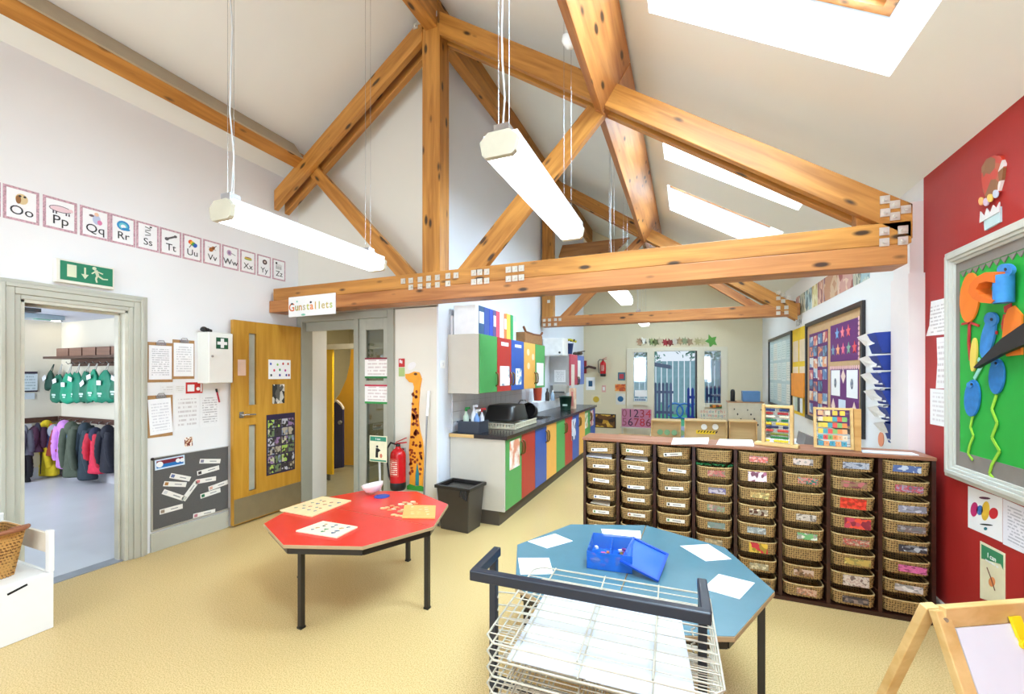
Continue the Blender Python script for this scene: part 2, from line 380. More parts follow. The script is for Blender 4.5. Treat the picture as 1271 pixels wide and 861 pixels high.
# skylights: each a roof window above its opening
for i, (a, b) in enumerate(SKY):
    t = bpy.data.objects.new('window_%d' % (i+1), None); COL.objects.link(t); t['kind'] = 'structure'; WM[t] = Matrix.Identity(4)
    MR = Matrix.Translation((SX0, a, zc(SX0)+.31)) @ Matrix.Rotation(SL, 4, 'Y'); Ls = (SX1-SX0)/math.cos(SL); Wd = b-a
    f = MB(); o = .03
    f.box(0, Ls, 0, .05, o-.03, o+.06, 0, MR).box(0, Ls, Wd-.05, Wd, o-.03, o+.06, 0, MR).box(0, .05, .05, Wd-.05, o-.03, o+.06, 0, MR).box(Ls-.05, Ls, .05, Wd-.05, o-.03, o+.06, 0, MR)
    f.build('window_frame', PINE2, t)
    g = MB(); e = .06
    g.box(e, Ls-e, e, e+.035, o, o+.045, 0, MR).box(e, Ls-e, Wd-e-.035, Wd-e, o, o+.045, 0, MR).box(e, e+.035, e, Wd-e, o, o+.045, 0, MR).box(Ls-e-.035, Ls-e, e, Wd-e, o, o+.045, 0, MR)
    g.build('sash', PINE, t)
    MB().box(e, Ls-e, e, Wd-e, o+.02, o+.026, 0, MR).build('pane', glass(), t)
    MB().box(Ls-.30, Ls-.20, Wd/2-.05, Wd/2+.05, o-.015, o, 0, MR).build('sash_bar', STEEL, t)
# cloakroom shell: walls x -8.6, y 3.32, ceiling 2.25
CW = mat((226, 220, 204), .7, var=.02, scale=2)
struct(MB().box(-8.7, -8.58, .4, 3.45, 0, 2.4), 'wall_cloakroom_left', CW)
struct(MB().box(-8.7, XL-.13, 3.32, 3.44, 0, 2.4), 'wall_cloakroom_back', CW)
struct(MB().box(-8.7, XL-T, .3, 3.44, 2.25, 2.33), 'ceiling_cloakroom', mat((214, 218, 232), .7, var=.01))
struct(MB().box(-8.57, -8.55, .4, 3.32, 0, .16).box(-8.57, XL-.15, 3.30, 3.32, 0, .16), 'baseboard_cloakroom', mat((224, 228, 236), .4, var=.01))
mb = MB().box(-8.7, XL-T, .28, .4, 0, .75).box(-8.7, -8.65, .28, .4, .75, 2.25).box(-6.4, XL-T, .28, .4, .75, 2.25)
struct(mb, 'wall_cloakroom_front', CW)
# toilets shell
TW = mat((196, 186, 150), .6, var=.02)
struct(MB().box(-6.0, XK-.1, 6.3, 6.4, 0, 2.6), 'wall_toilets_back', TW)
struct(MB().box(-6.0, -5.9, YP+.12, 6.3, 0, 2.6), 'wall_toilets_left', TW)
struct(MB().box(-6.0, XK-.1, YP+.12, 6.4, 2.4, 2.46), 'ceiling_toilets', CREAM)
struct(MB().box(-4.40, -4.09, YP+.12, 3.98, 0, 2.4), 'wall_toilets_stub', mat((236, 234, 226), .6, var=.01))
# baseboards
struct(MB().box(XL, XL+.02, 2.15, 2.80, 0, .16), 'baseboard_left', TRIMG, .004)
struct(MB().box(-2.79, XK+.02, YP-.018, YP, 0, .15).box(XK, XK+.018, YP-.018, 3.86, 0, .15), 'baseboard_partition', mat((228, 224, 212), .4))
struct(MB().box(XR-.02, XR, YF, 3.56, 0, .13), 'baseboard_right', mat((214, 210, 200), .4), .004)
struct(MB().box(XL, XR, YF+.12, YF+.14, 0, .15), 'baseboard_front', TRIMG)
# door_1: cloakroom frame (moulded architrave) — structure
d1 = bpy.data.objects.new('door_1', None); COL.objects.link(d1); d1['kind'] = 'structure'; WM[d1] = Matrix.Identity(4)
def arch(mb, y0, y1, z1, wd, x, prof):
    for (a, b, d) in prof:      # offsets from the opening, protrusion
        mb.box(x, x+d, y0-b, y0-a, 0, z1+b); mb.box(x, x+d, y1+a, y1+b, 0, z1+b); mb.box(x, x+d, y0-a, y1+a, z1+a, z1+b)
mb = MB(); arch(mb, DY0, DY1, DZ, .13, XL, [(-.0, .03, .012), (.03, .075, .024), (.075, .10, .034), (.10, .125, .02)])
mb.build('architrave', TRIMG, d1, None, .004)
mb = MB().box(XL-T-.01, XL+.002, DY0-.005, DY0+.022, 0, DZ).box(XL-T-.01, XL+.002, DY1-.022, DY1+.005, 0, DZ).box(XL-T-.01, XL+.002, DY0, DY1, DZ-.022, DZ+.005)
mb.box(XL-T+.03, XL-.06, DY0+.022, DY0+.037, 0, DZ-.022).box(XL-T+.03, XL-.06, DY1-.037, DY1-.022, 0, DZ-.022).box(XL-T+.03, XL-.06, DY0+.022, DY1-.022, DZ-.037, DZ-.022)
mb.build('jamb', mat((206, 203, 186), .4), d1, None, .003)
MB().box(XL-.12, XL-.02, DY0+.03, DY0+.11, DZ-.075, DZ-.05).build('door_closer', BLACK, d1)
MB().box(XL-T, XL-.02, DY0, DY1, 0, .006).build('threshold', mat((170, 176, 190), .3, metal=.4), d1)
# door_2: grey frame of the toilets with side light; the oak door leaf swings back on the left wall
d2 = bpy.data.objects.new('door_2', None); COL.objects.link(d2); d2['kind'] = 'structure'; WM[d2] = Matrix.Identity(4)
FG = mat((160, 160, 146), .4, var=.02); mb = MB(); y0, y1 = YP-.03, YP+.12
mb.box(-4.14, -4.06, y0, y1, 0, 2.16).box(-2.87, -2.79, y0, y1, 0, 2.16).box(-4.06, -2.87, y0, y1, 2.08, 2.16).box(-3.32, -3.26, y0+.01, y1-.01, 0, 2.08)
mb.build('frame', FG, d2, None, .005)
# glazed side light leaf
mb = MB(); a, b = -3.26, -2.87
mb.box(a, a+.09, y0+.03, y1-.06, 0, 2.08).box(b-.07, b, y0+.03, y1-.06, 0, 2.08).box(a+.09, b-.07, y0+.03, y1-.06, 1.96, 2.08).box(a+.09, b-.07, y0+.03, y1-.06, 1.22, 1.42).box(a+.09, b-.07, y0+.03, y1-.06, 0, .2)
mb.build('side_leaf', mat((172, 172, 158), .4), d2, None, .004)
for z0, z1 in ((.2, 1.22), (1.42, 1.96)): MB().box(a+.09, b-.07, YP+.018, YP+.024, z0, z1).build('pane', glass((200, 205, 195), .10), d2)
MB().box(-4.06, -3.32, YP+.03, YP+.06, 1.98, 2.08).build('head_rail', FG, d2)
# oak leaf: hinged at (XL+.06, 3.60) lying near the wall, x from -4.10
HG = Vector((-4.09, 3.585, 0)); ang = math.atan2(2.80-3.585, (-4.085)-(-4.09))
ML = Matrix.Translation(HG) @ Matrix.Rotation(ang, 4, 'Z')    # local X from hinge towards the free edge, local +Y = into room
dw = .785
leaf = bpy.data.objects.new('door_leaf', None); COL.objects.link(leaf); leaf.parent = d2; WM[leaf] = Matrix.Identity(4)
FD = MF(ML @ Matrix(((-1, 0, 0, dw), (0, 0, 1, 0), (0, 1, 0, 0), (0, 0, 0, 1))))
# FD: u from free edge (0) to hinge (dw), v = height, w = out of the door into the room
bpy.data.objects.remove(leaf)
mb = MB(); u0, u1 = .155, .235
zz = [(0.02, .32), (.98, 1.18), (1.90, 2.02)]
mb.rect(FD, 0, .02, u0, 2.02, -.02, .022).rect(FD, u1, .02, dw, 2.02, -.02, .022)
for z0, z1 in zz: mb.rect(FD, u0, z0, u1, z1, -.02, .022)
Mo = FD.mat(0, 0); leafo = mb.build('door_leaf', OAK, d2, Mo @ Matrix(((0, -1, 0, 0), (1, 0, 0, 0), (0, 0, 1, 0), (0, 0, 0, 1))), .002)
for z0, z1 in ((.32, .98), (1.18, 1.90)):
    b_ = MB(); 
    b_.rect(FD, u0-.012, z0-.012, u0, z1+.012, .0, .028).rect(FD, u1, z0-.012, u1+.012, z1+.012, 0, .028).rect(FD, u0, z0-.012, u1, z0, 0, .028).rect(FD, u0, z1, u1, z1+.012, 0, .028)
    b_.build('glazing_bead', OAK, leafo)
    MB().rect(FD, u0, z0, u1, z1, -.002, .002).build('pane', mat((176, 176, 160), .15), leafo)
MB().rect(FD, .005, .03, dw-.005, .27, .022, .025).build('kick_plate', mat((150, 138, 110), .35, metal=.5), leafo)
h = MB().rect(FD, .055, 1.06, .10, 1.12, .022, .028); h.tube([FD.w(.078, 1.09, .028), FD.w(.078, 1.09, .06), FD.w(.10, 1.09, .065), FD.w(.20, 1.085, .065)], .009); h.build('handle', STEEL, leafo)
# ================================================================== TRUSSES AND PURLINS
FT = Fr('B', YT)
WASH = mat((205, 198, 186), .35, metal=.5, var=.05)
def plate_src():
    F = Fr('B', 0); mb = MB().rect(F, -.024, -.024, .024, .024, 0, .005); mb.disc(F, 0, 0, .011, w0=.005, w1=.016, n=6); return mb
PLATE = None
def plates(par, F, pts, d=0):
    global PLATE
    for (u, v) in pts:
        p = F.w(u, v, d); M = Matrix.Translation(p)
        if PLATE is None:
            PLATE = MB(); mb = plate_src(); mb.v = [M @ q for q in mb.v]; PLATE = mb.build('bolt_plate', WASH, par, M)
        else: share(PLATE, par, M, 'bolt_plate')
tr = thing('roof_truss', 'near pine roof truss with long tie beam and wide king post spanning the whole room', 'roof truss', (-1.4, YT+.1, 2.15), 0, 'pine roof trusses')
# tie beam of two stacked timbers
timber(tr, 'tie_beam', FT, [(-4.09, 2.275), (1.235, 2.275), (1.235, 2.41), (-4.09, 2.40)], -.20, 0, (-4.1, 2.3), (1.2, 2.3), PINE)
timber(tr, 'tie_beam', FT, [(-4.145, 2.148), (1.215, 2.152), (1.215, 2.273), (-4.145, 2.273)], -.20, .004, (-4.1, 2.2), (1.2, 2.2), PINE2)
def rz_(x): return 4.765-.672*abs(x-XG)     # top of the rafters
def rafter(par, F, x0, x1, w0, w1, dp=.205):
    pts = [(x0, rz_(x0)), (x0, rz_(x0)-dp), (x1, rz_(x1)-dp), (x1, rz_(x1))]
    timber(par, 'rafter', F, pts, w0, w1, (x0, rz_(x0)), (x1, rz_(x1)), PINE)
for w0, w1 in ((-.055, 0), (-.19, -.13)):
    rafter(tr, FT, XG+.09, 1.24, w0, w1); rafter(tr, FT, XG-.09, -4.08, w0, w1)
timber(tr, 'king_post', FT, [(-2.215, 2.395), (-2.03, 2.395), (-2.03, 4.60), (-2.12, 4.66), (-2.215, 4.60)], -.17, -.01, (-2.1, 2.4), (-2.1, 4.6), PINE)
timber(tr, 'strut', FT, [(-2.53, 2.405), (-2.31, 2.405), (-3.575, 3.67), (-3.68, 3.60)], -.125, -.06, (-2.4, 2.4), (-3.6, 3.6), PINE)
timber(tr, 'strut', FT, [(-1.89, 2.405), (-1.62, 2.405), (-.585, 3.50), (-.71, 3.60)], -.125, -.06, (-1.8, 2.4), (-.65, 3.5), PINE)
timber(tr, 'packing_block', FT, [(.98, 2.41), (1.235, 2.41), (1.235, 2.47), (.98, 2.56)], -.13, -.05, (1, 2.4), (1.2, 2.4), PINE)
bp = [(501, 349), (510.5, 348.3), (510.5, 356.5), (522, 347), (522, 355.5), (532.5, 345.5), (532.5, 354.5), (543.5, 344.5), (543.5, 353.5), (556.5, 342.5), (556.5, 352), (566.5, 341.8), (588.5, 338.8), (596, 338), (604.5, 337.5), (588.5, 350), (596, 349.2), (604.5, 348.5), (631.5, 334.8), (639.5, 334), (647.5, 333), (631.5, 346.3), (639.5, 345.4), (647.5, 344.5), (1097, 287.5), (1097, 301), (1120, 285.5), (1120, 299)]
plates(tr, FT, [FT.px(*p) for p in bp], .005)
plates(tr, FT, [FT.px(*p) for p in ((1098, 248), (1110.5, 254), (1124, 260), (1098.5, 264), (1110.5, 268.5), (516, 33), (521, 27), (540, 18))], .001)
FT2 = Fr('B', 6.75)
t2 = thing('roof_truss', 'far pine roof truss over the kitchen end, seen below and behind the near tie beam', 'roof truss', (-.4, 6.85, 2.27), 0, 'pine roof trusses')
timber(t2, 'tie_beam', FT2, [(-2.24, 2.27), (1.40, 2.28), (1.40, 2.44), (-2.24, 2.43)], -.18, 0, (-2.2, 2.3), (1.3, 2.3), PINE2)
for w0, w1 in ((-.055, 0), (-.18, -.125)): rafter(t2, FT2, XG+.05, 1.37, w0, w1)
timber(t2, 'king_post', FT2, [(-2.235, 2.43), (-2.05, 2.43), (-2.05, 4.60), (-2.235, 4.60)], -.15, -.01, (-2.1, 2.4), (-2.1, 4.6), PINE)
timber(t2, 'strut', FT2, [(-1.95, 2.43), (-1.72, 2.43), (-.56, 3.55), (-.66, 3.64)], -.12, -.06, (-1.8, 2.4), (-.65, 3.5), PINE2)
timber(t2, 'strut', FT2, [(.78, 2.43), (.97, 2.43), (-.42, 3.42), (-.52, 3.36)], -.12, -.06, (.9, 2.4), (-.5, 3.4), PINE2)
timber(t2, 'collar_board', FT2, [(-2.02, 3.46), (-1.05, 3.46), (-.85, 3.66), (-1.95, 3.66)], -.30, -.24, (-2, 3.5), (-1, 3.5), wood((140, 92, 44), (170, 116, 62)))
timber(t2, 'packing_block', FT2, [(1.0, 2.43), (1.36, 2.43), (1.36, 2.47), (1.0, 2.60)], -.12, -.05, (1, 2.4), (1.2, 2.4), PINE)
plates(t2, FT2, [FT2.px(*p) for p in ((675.5, 397.5), (682, 397), (689.5, 396.5), (695, 396.3), (675.5, 403), (682, 402.7), (689.5, 402.4), (966, 382), (976, 381.4), (966, 388.5), (976, 387.8), (966, 363), (972, 366), (978, 369.5), (966, 370), (972, 373.5), (681, 374))], .001)
GREYSIDE = mat((172, 156, 130), .6, var=.03)  # even taupe colour for the left purlin's upper side
pl = thing('purlin', 'left pine purlin under the ceiling above the left wall, with a taupe painted side', 'beam', (-3.7, .3, 3.6))
beam(pl, 'timber', YF, 3.45, [(-3.769, 3.63), (-3.662, 3.701), (-3.72, 3.79), (-3.83, 3.72)], PINE)
beam(pl, 'side_board', YF, 3.25, [(-3.664, 3.703), (-3.652, 3.711), (-3.785, 3.885), (-3.82, 3.86), (-3.79, 3.80)], GREYSIDE)
pr = thing('purlin', 'right deep pine purlin running under the skylight slope from the near to the far truss', 'beam', (-.6, 3.5, 3.49))
for a, b in ((YF, YT+.02), (YT+.03, 6.78), (6.8, YB)):
    beam(pr, 'timber', a, b, [(-.66, 3.532), (-.60, 3.49), (-.39, 3.815), (-.45, 3.85)], PINE2)
rb = thing('ridge_beam', 'pine ridge beam along the top of the vaulted ceiling above the king posts', 'beam', (XG, 3.5, 4.55))
for a, b in ((YF, YT+.02), (YT+.03, 6.78), (6.8, YB)): beam(rb, 'timber', a, b, [(-2.18, 4.58), (-2.06, 4.58), (-2.06, 4.90), (-2.18, 4.90)], PINE)
# ================================================================== PENDANT STRIP LIGHTS
TUBE = emis((238, 246, 255), 3.6); ENDC = mat((186, 178, 156), .35)
def strip(x, y0, y1, z, label, ceil_x=None, rose=False):
    t = thing('strip_light', label, 'light', (x, (y0+y1)/2, z), 0, 'pendant strip lights')
    F = Fr('B', 0)
    prof = [(x-.075, z+.012), (x-.06, z), (x+.06, z), (x+.075, z+.012), (x+.085, z+.065), (x-.085, z+.065)]
    MB().poly(F, prof, -y0-.03, -y1+.03).build('diffuser', TUBE, t)
    MB().box(x-.08, x+.08, y0+.02, y1-.02, z+.066, z+.105).build('housing', mat((240, 240, 236), .4), t)
    for a, b in ((y0, y0+.028), (y1-.028, y1)):
        MB().poly(F, [(x-.078, z+.01), (x-.062, z-.004), (x+.062, z-.004), (x+.078, z+.01), (x+.089, z+.069), (x+.05, z+.105), (x-.05, z+.105), (x-.089, z+.069)], -b, -a).build('end_cap', ENDC, t, None, .003)
    for yy in (y0+.06, y1-.12):
        MB().box(x-.035, x+.035, yy-.03, yy+.03, z+.10, z+.15).build('bracket', STEEL, t)
        zt = zc(x)
        MB().tube([(x-.025, yy, z+.14), (x-.025, yy, zt)], .0013, 5).tube([(x+.025, yy, z+.14), (x+.025, yy, zt)], .0013, 5).build('suspension_wire', STEEL, t)
    zt = zc(x)
    pts = [(x+.02*math.sin(k*1.3)*(.3 if k else 0)-.01, y0+.07+.012*math.sin(k*2.1), z+.14+(zt-z-.14)*k/10) for k in range(11)]
    MB().tube(pts, .0042, 6).build('flex', mat((200, 200, 198), .4), t)
    MB().lathe([(.05, -.035), (.05, 0)], (x-.01, y0+.07, zt), 16).build('ceiling_rose', mat((245, 245, 245), .4), t)
    return t
strip(-2.30, 1.51, 2.77, 2.32, 'lit strip light hanging nearest the left wall, in front of the alphabet cards')
strip(-.745, 1.66, 2.92, 2.43, 'lit strip light hanging over the gap between the red and blue tables')
strip(-.745, 4.55, 5.82, 2.40, 'lit strip light end glimpsed between the near and far tie beams')
strip(-.72, 6.98, 8.2, 2.36, 'lit strip light beyond the far tie beam, a thin bright sliver')
strip(-2.30, -1.60, -.35, 2.32, 'lit strip light behind the camera nearer the left wall')
strip(-.745, -1.60, -.35, 2.43, 'lit strip light behind the camera nearer the right wall')
sd = thing('smoke_detector', 'small white round detector on the side of the right purlin', 'detector', tuple(AY(708, 49, 2.55)))
p = AY(708, 49, 2.60); MB().lathe([(.045, 0), (.05, .02), (.03, .045), (0.001, .05)], (0, 0, 0), 18, M=Matrix.Translation(p) @ Matrix.Rotation(math.radians(-125), 4, 'Y')).build('cover', mat((246, 246, 244), .4), sd)
MB().lathe([(.055, -.02), (.055, 0)], (0, 0, 0), 18, M=Matrix.Translation(p) @ Matrix.Rotation(math.radians(-125), 4, 'Y')).build('base_ring', mat((225, 225, 222), .4), sd)
# ================================================================== LEFT WALL
SP = FL
PINKB = mat((198, 158, 168), .5, var=.35, scale=90); INK = mat((30, 28, 30), .5)
def pic_shapes(k, cx, cy, s):
    """small flat drawings on the alphabet cards"""
    mb = MB(); F = FL; w = [.0036, .0045]
    def D(u, v, a, b=None, mi=0, r=0): w[1] += .0003; mb.disc(F, cx+u*s, cy+v*s, a*s, (b or a)*s, w[0], w[1], mi, 14, r)
    Ln = lambda a, b, wd, mi=0: mb.line(F, (cx+a[0]*s, cy+a[1]*s), (cx+b[0]*s, cy+b[1]*s), wd*s, w[0], w[1]+.0002, mi)
    if k == 'O': D(0, 0, .42, .5, 0); D(-.22, -.1, .18, .4, 1); D(-.12, .25, .1, .1, 2); D(.2, .25, .1, .1, 2); mats = [C(226, 200, 150), C(150, 98, 44), INK]
    elif k == 'P': D(0, 0, .8, .32, 1); D(0, 0, .74, .26, 0); D(.7, .05, .2, .16, 0); [Ln((a, -.25), (a, -.5), .1, 1) for a in (-.5, -.3, .4, .6)]; mats = [C(238, 208, 214), C(92, 80, 90)]
    elif k == 'Q': D(.1, -.1, .32, .5, 1); D(.1, .42, .18, .2, 0); D(.35, -.35, .2, .25, 2); D(-.3, .2, .2, .12, 3); mats = [C(238, 200, 170), C(190, 200, 226), C(222, 130, 170), C(110, 84, 90)]
    elif k == 'R': D(0, 0, .6, .55, 0); D(0, -.05, .42, .38, 1); D(0, -.1, .24, .22, 2); D(.25, -.35, .4, .16, 0); mats = [C(40, 140, 196), C(110, 200, 214), C(250, 250, 250)]
    elif k == 'S': [Ln((-.3+.6*(i % 2), .6-.3*i), (.3-.6*(i % 2), .45-.3*i), .09, 0) for i in range(4)]; D(.3, .68, .14, .1, 0); mats = [INK]
    elif k == 'T': Ln((-.55, -.25), (.55, .35), .22, 0); D(-.45, -.2, .22, .2, 0); D(.5, .32, .18, .16, 0); mats = [C(88, 84, 86)]
    elif k == 'U':
        for i, m in enumerate(range(4)): D(-.25+.2*i, .2-.12*i, .24, .3, i, -.6)
        Ln((-.1, -.1), (-.4, -.6), .07, 4); mats = [C(230, 90, 40), C(240, 190, 40), C(80, 170, 80), C(50, 100, 190), INK]
    elif k == 'V': D(-.15, -.1, .28, .34, 0, -.7); D(.12, .15, .22, .26, 0, -.7); Ln((0, 0), (.55, .55), .08, 1); Ln((-.6, .2), (.5, -.1), .03, 1); mats = [C(176, 106, 44), INK]
    elif k == 'W': D(-.2, .1, .35, .42, 0); D(-.2, .1, .2, .26, 1); Ln((.1, .1), (.7, -.1), .06, 2); mats = [C(206, 176, 200), C(150, 120, 160), INK]
    elif k == 'X': D(0, -.15, .6, .12, 0); D(0, -.02, .6, .12, 1); D(0, .1, .5, .08, 2); mats = [C(110, 160, 60), C(224, 190, 90), C(150, 104, 60)]
    elif k == 'Y': D(.1, .1, .4, .4, 0); D(.1, .1, .15, .15, 1); mats = [C(84, 64, 60), C(220, 200, 190)]
    else: [Ln((-.5+.28*i, .2), (-.5+.28*i, -.5), .09, 0) for i in range(4)]; D(0, .15, .55, .2, 1); D(-.5, .45, .16, .2, 0); mats = [INK, C(226, 222, 222)]
    return mb, mats
cards = [('O', 3.5, 48.5, 226, 257, 268, 286, 'an owl'), ('P', 53, 95.5, 240, 253, 285, 295, 'a pig'), ('Q', 99, 136, 253, 264, 297, 304, 'a queen'), ('R', 136.5, 168, 264, 272, 304, 310, 'a blue rainbow'), ('S', 169, 197, 274, 281, 312, 319, 'a snake'), ('T', 198, 225, 280, 287, 320, 326, 'a dark tube shape'), ('U', 226.5, 250, 288, 294, 325, 331, 'a rainbow umbrella'), ('V', 252, 274, 295, 300, 331, 336, 'a violin'), ('W', 275.5, 296, 300, 306, 335, 340, 'a grey-pink picture'), ('X', 298, 317, 306, 311, 340, 344, 'a green-yellow picture'), ('Y', 319, 336, 311, 316, 344, 347, 'a dark ball of yarn'), ('Z', 338, 354, 317, 320, 347, 350, 'a zebra')]
for (k, xa, xb, ta, tb, ba, bb, what) in cards:
    u0, v1 = FL.px(xa, ta); u1, v1b = FL.px(xb, tb); _, v0 = FL.px(xa, ba+2); v1 = 2.745 if k != 'O' else 2.745; v0 = 2.52
    t = thing('alphabet_card', 'laminated alphabet card reading %s%s with %s, high on the left wall' % (k, k.lower(), what), 'card', tuple(FL.w((u0+u1)/2, v0, 0)), 0, 'alphabet cards along the left wall')
    MB().rect(FL, u0, v0, u1, v1, 0, .002).build('border', PINKB, t)
    iw = (u1-u0)*.09
    MB().rect(FL, u0+iw, v0+iw, u1-iw, v1-iw, .002, .0035).build('sheet', PAPER, t)
    cx = (u0+u1)/2; wd = u1-u0
    m_, mm = pic_shapes(k, cx, v0+(v1-v0)*.67, wd*.42); m_.build('picture', mm, t)
    text(k+k.lower(), FL, cx, v0+(v1-v0)*.30, wd*.50, INK, t, .005)
# sliver of the previous card
u0, v1 = FL.px(-8, 224); MB().rect(FL, 1.18, 2.52, 1.312, 2.745, 0, .002).solo('alphabet_card', PINKB, 'alphabet card cut off by the left edge of the photo, pink border only', 'card', 'alphabet cards along the left wall')
# exit sign
u0, v1 = FL.px(70, 322); u1, v0 = FL.px(135, 358); v0 = 2.165; v1 = 2.30
t = thing('exit_sign', 'green emergency exit sign box with running man above the cloakroom doorway', 'sign', tuple(FL.w((u0+u1)/2, v0-.02, 0)))
MB().rect(FL, u0-.02, v0-.02, u1+.012, v1+.012, 0, .05).build('box', mat((232, 228, 214), .4), t, None, .003)
MB().rect(FL, u0, v0, u1, v1, .05, .053).build('panel', C(0, 122, 84), t)
mb = MB(); LUM = mat((216, 222, 190), .4); uw = u1-u0; vh = v1-v0; U = lambda a: u0+a*uw; V = lambda b: v0+b*vh
mb.rect(FL, U(.12), V(.2), U(.29), V(.85), .053, .055); mb.build('door_symbol', LUM, t)
mb = MB(); mb.line(FL, (U(.45), V(.82)), (U(.45), V(.4)), .01, .053, .055); mb.poly(FL, [(U(.38), V(.45)), (U(.45), V(.2)), (U(.52), V(.45))], .053, .055); mb.build('arrow', LUM, t)
mb = MB(); mb.disc(FL, U(.63), V(.86), .012, None, .053, .055)
for a, b, wd in (((.66, .78), (.70, .45), .018), ((.66, .72), (.58, .55), .008), ((.68, .72), (.80, .62), .008), ((.70, .48), (.80, .34), .011), ((.80, .34), (.90, .36), .009), ((.69, .48), (.66, .3), .011), ((.66, .3), (.68, .1), .010)):
    mb.line(FL, (U(a[0]), V(a[1])), (U(b[0]), V(b[1])), wd, .053, .055)
mb.build('running_man', LUM, t)
# clipboards
CLIPB = mat((170, 128, 80), .6, var=.1, scale=30)
def clipboard(pts, pap, label, tilt=0):
    (xa, ya), (xb, yb) = pts; u0, v1 = FL.px(xa, ya); u1, v0 = FL.px(xb, yb); u0, u1 = min(u0, u1), max(u0, u1)
    cx, cy = (u0+u1)/2, (v0+v1)/2; w, h = (u1-u0)/2, (v1-v0)/2
    t = thing('clipboard', label, 'clipboard', tuple(FL.w(cx, v0, 0)), 0, 'clipboards on the left wall')
    F = MF(FL.mat(cx, cy)); MB().rect(F, -w, -h, w, h, 0, .005).build('board', CLIPB, t, None, .001)
    Fp = MF(FL.mat(cx, cy, 0, tilt)); MB().rect(Fp, -w*.93, -h*.86, w*.9, h*.84, .006, .008).build('paper', pap, t)
    mb = MB().rect(F, -w*.4, h*.86, w*.4, h*1.0, .006, .016); mb.tube([F.w(-w*.3, h, .012), F.w(-w*.2, h*1.09, .016), F.w(w*.2, h*1.09, .016), F.w(w*.3, h, .012)], .003, 6); mb.build('clip', STEEL, t)
LP = lines_mat((246, 246, 248), (90, 96, 110), 16, .45, 1)
clipboard(((183, 424), (214, 474)), LP, 'brown clipboard with a white form, upper left of the three on the left wall')
clipboard(((214, 421), (241, 470)), lines_mat((246, 247, 248), (120, 124, 136), 14, .4, 2), 'brown clipboard with a white sheet, upper right of the three, beside the first aid cabinet')
clipboard(((183, 491), (214, 540)), lines_mat((246, 246, 248), (150, 150, 165), 12, .35, 3), 'brown clipboard with a tilted white sheet, hanging below the other two', .06)
# first aid cabinet
u0, v0 = FL.px(243, 473); u1, v1 = FL.px(290, 412); ya, yb = 2.50, 2.79
ca = AX(289, 475, XL+.16); cb = AX(259, 472, XL+.16); ct = AX(289, 414, XL+.16)
t = thing('first_aid_cabinet', 'white metal first aid cabinet with a green and white cross on the left wall', 'cabinet', (XL, (cb.y+ca.y)/2, ca.z))
MB().box(XL, XL+.15, cb.y, ca.y, ca.z, ct.z).build('body', mat((238, 238, 230), .35, var=.01), t, None, .004)
F2 = Fr('L', XL+.15); dn = MB().rect(F2, cb.y+.004, ca.z+.004, ca.y-.004, ct.z-.004, 0, .014).build('door', mat((243, 243, 237), .3, var=.01), t, None, .003)
gx, gy = F2.px(274.5, 426); MB().rect(F2, gx-.055, gy-.052, gx+.055, gy+.052, .014, .016).build('green_panel', C(10, 84, 52), dn)
MB().rect(F2, gx-.045, gy-.014, gx+.045, gy+.014, .016, .0175).rect(F2, gx-.015, gy-.043, gx+.015, gy+.043, .0162, .018).build('cross', PAPER, dn)
kx, ky = F2.px(262, 442); MB().disc(F2, kx, ky, .010, None, .014, .022).build('lock', STEEL, dn)
p = AX(253, 411, XL+.08); mb = MB(); p.z = ct.z
for dx, dy, r in ((0, 0, .025), (0, .03, .02), (.02, -.02, .02), (0, .055, .016)): mb.blob(p+Vector((dx, dy, r)), r*1.1, r*1.2, r, 8)
mb.solo('black_gadget', BLACK, 'small black gadget lying on top of the first aid cabinet', 'gadget')
# papers under the cabinet
def sheet(F, xa, ya, xb, yb, m, name, label, cat, group=None, d=.002, rot=0, w=None, h=None):
    a = F.px(xa, ya); b = F.px(xb, yb); cx, cy = (a[0]+b[0])/2, (a[1]+b[1])/2
    w = w or abs(b[0]-a[0]); h = h or abs(b[1]-a[1]); Fq = MF(F.mat(cx, cy, .0005, rot))
    return MB().rect(Fq, -w/2, -h/2, w/2, h/2, 0, d).solo(name, m, label, cat, group)
t = sheet(FL, 217, 491, 247, 531, lines_mat((240, 240, 240), (150, 130, 130), 8, .4, 5), 'wall_sheet', 'white printed form below the red call point sign, left of the table of names', 'paper', 'printed sheets on the left wall')
sheet(FL, 248, 489, 272, 528, lines_mat((240, 240, 240), (120, 110, 120), 14, .5, 6), 'wall_sheet', 'white sheet with a small table of rows beneath the first aid cabinet', 'paper', 'printed sheets on the left wall')
sheet(FL, 199, 478, 216, 487, lines_mat((236, 236, 234), (170, 160, 150), 3, .4, 7), 'wall_sheet', 'small faint strip of paper between the two clipboard rows, left piece', 'paper', 'printed sheets on the left wall')
sheet(FL, 217, 478, 230, 487, lines_mat((236, 236, 234), (170, 160, 150), 4, .4, 8), 'wall_sheet', 'small faint strip of paper just left of the red call point sign', 'paper', 'printed sheets on the left wall')
t = thing('call_point_sign', 'red fire call point sign with a white panel below the first aid cabinet', 'sign', tuple(FL.w(*FL.px(240, 487))))
a = FL.px(230.5, 474.5); b = FL.px(251, 487.5); MB().rect(FL, a[0], b[1], b[0], a[1], 0, .004).build('plate', C(196, 36, 32), t)
MB().rect(FL, a[0]+.012, b[1]+.018, a[0]+.07, a[1]-.02, .004, .005).rect(FL, b[0]-.018, b[1]+.012, b[0]-.006, a[1]-.012, .004, .005).disc(FL, b[0]-.038, (a[1]+b[1])/2-.01, .016, None, .004, .005).build('symbols', PAPER, t)
mb = MB(); a = FL.px(268, 484); b = FL.px(271.5, 499); mb.tube([FL.w(a[0], a[1], .01), FL.w((a[0]+b[0])/2, (a[1]+b[1])/2, .01), FL.w(b[0], b[1], .01)], .007, 8)
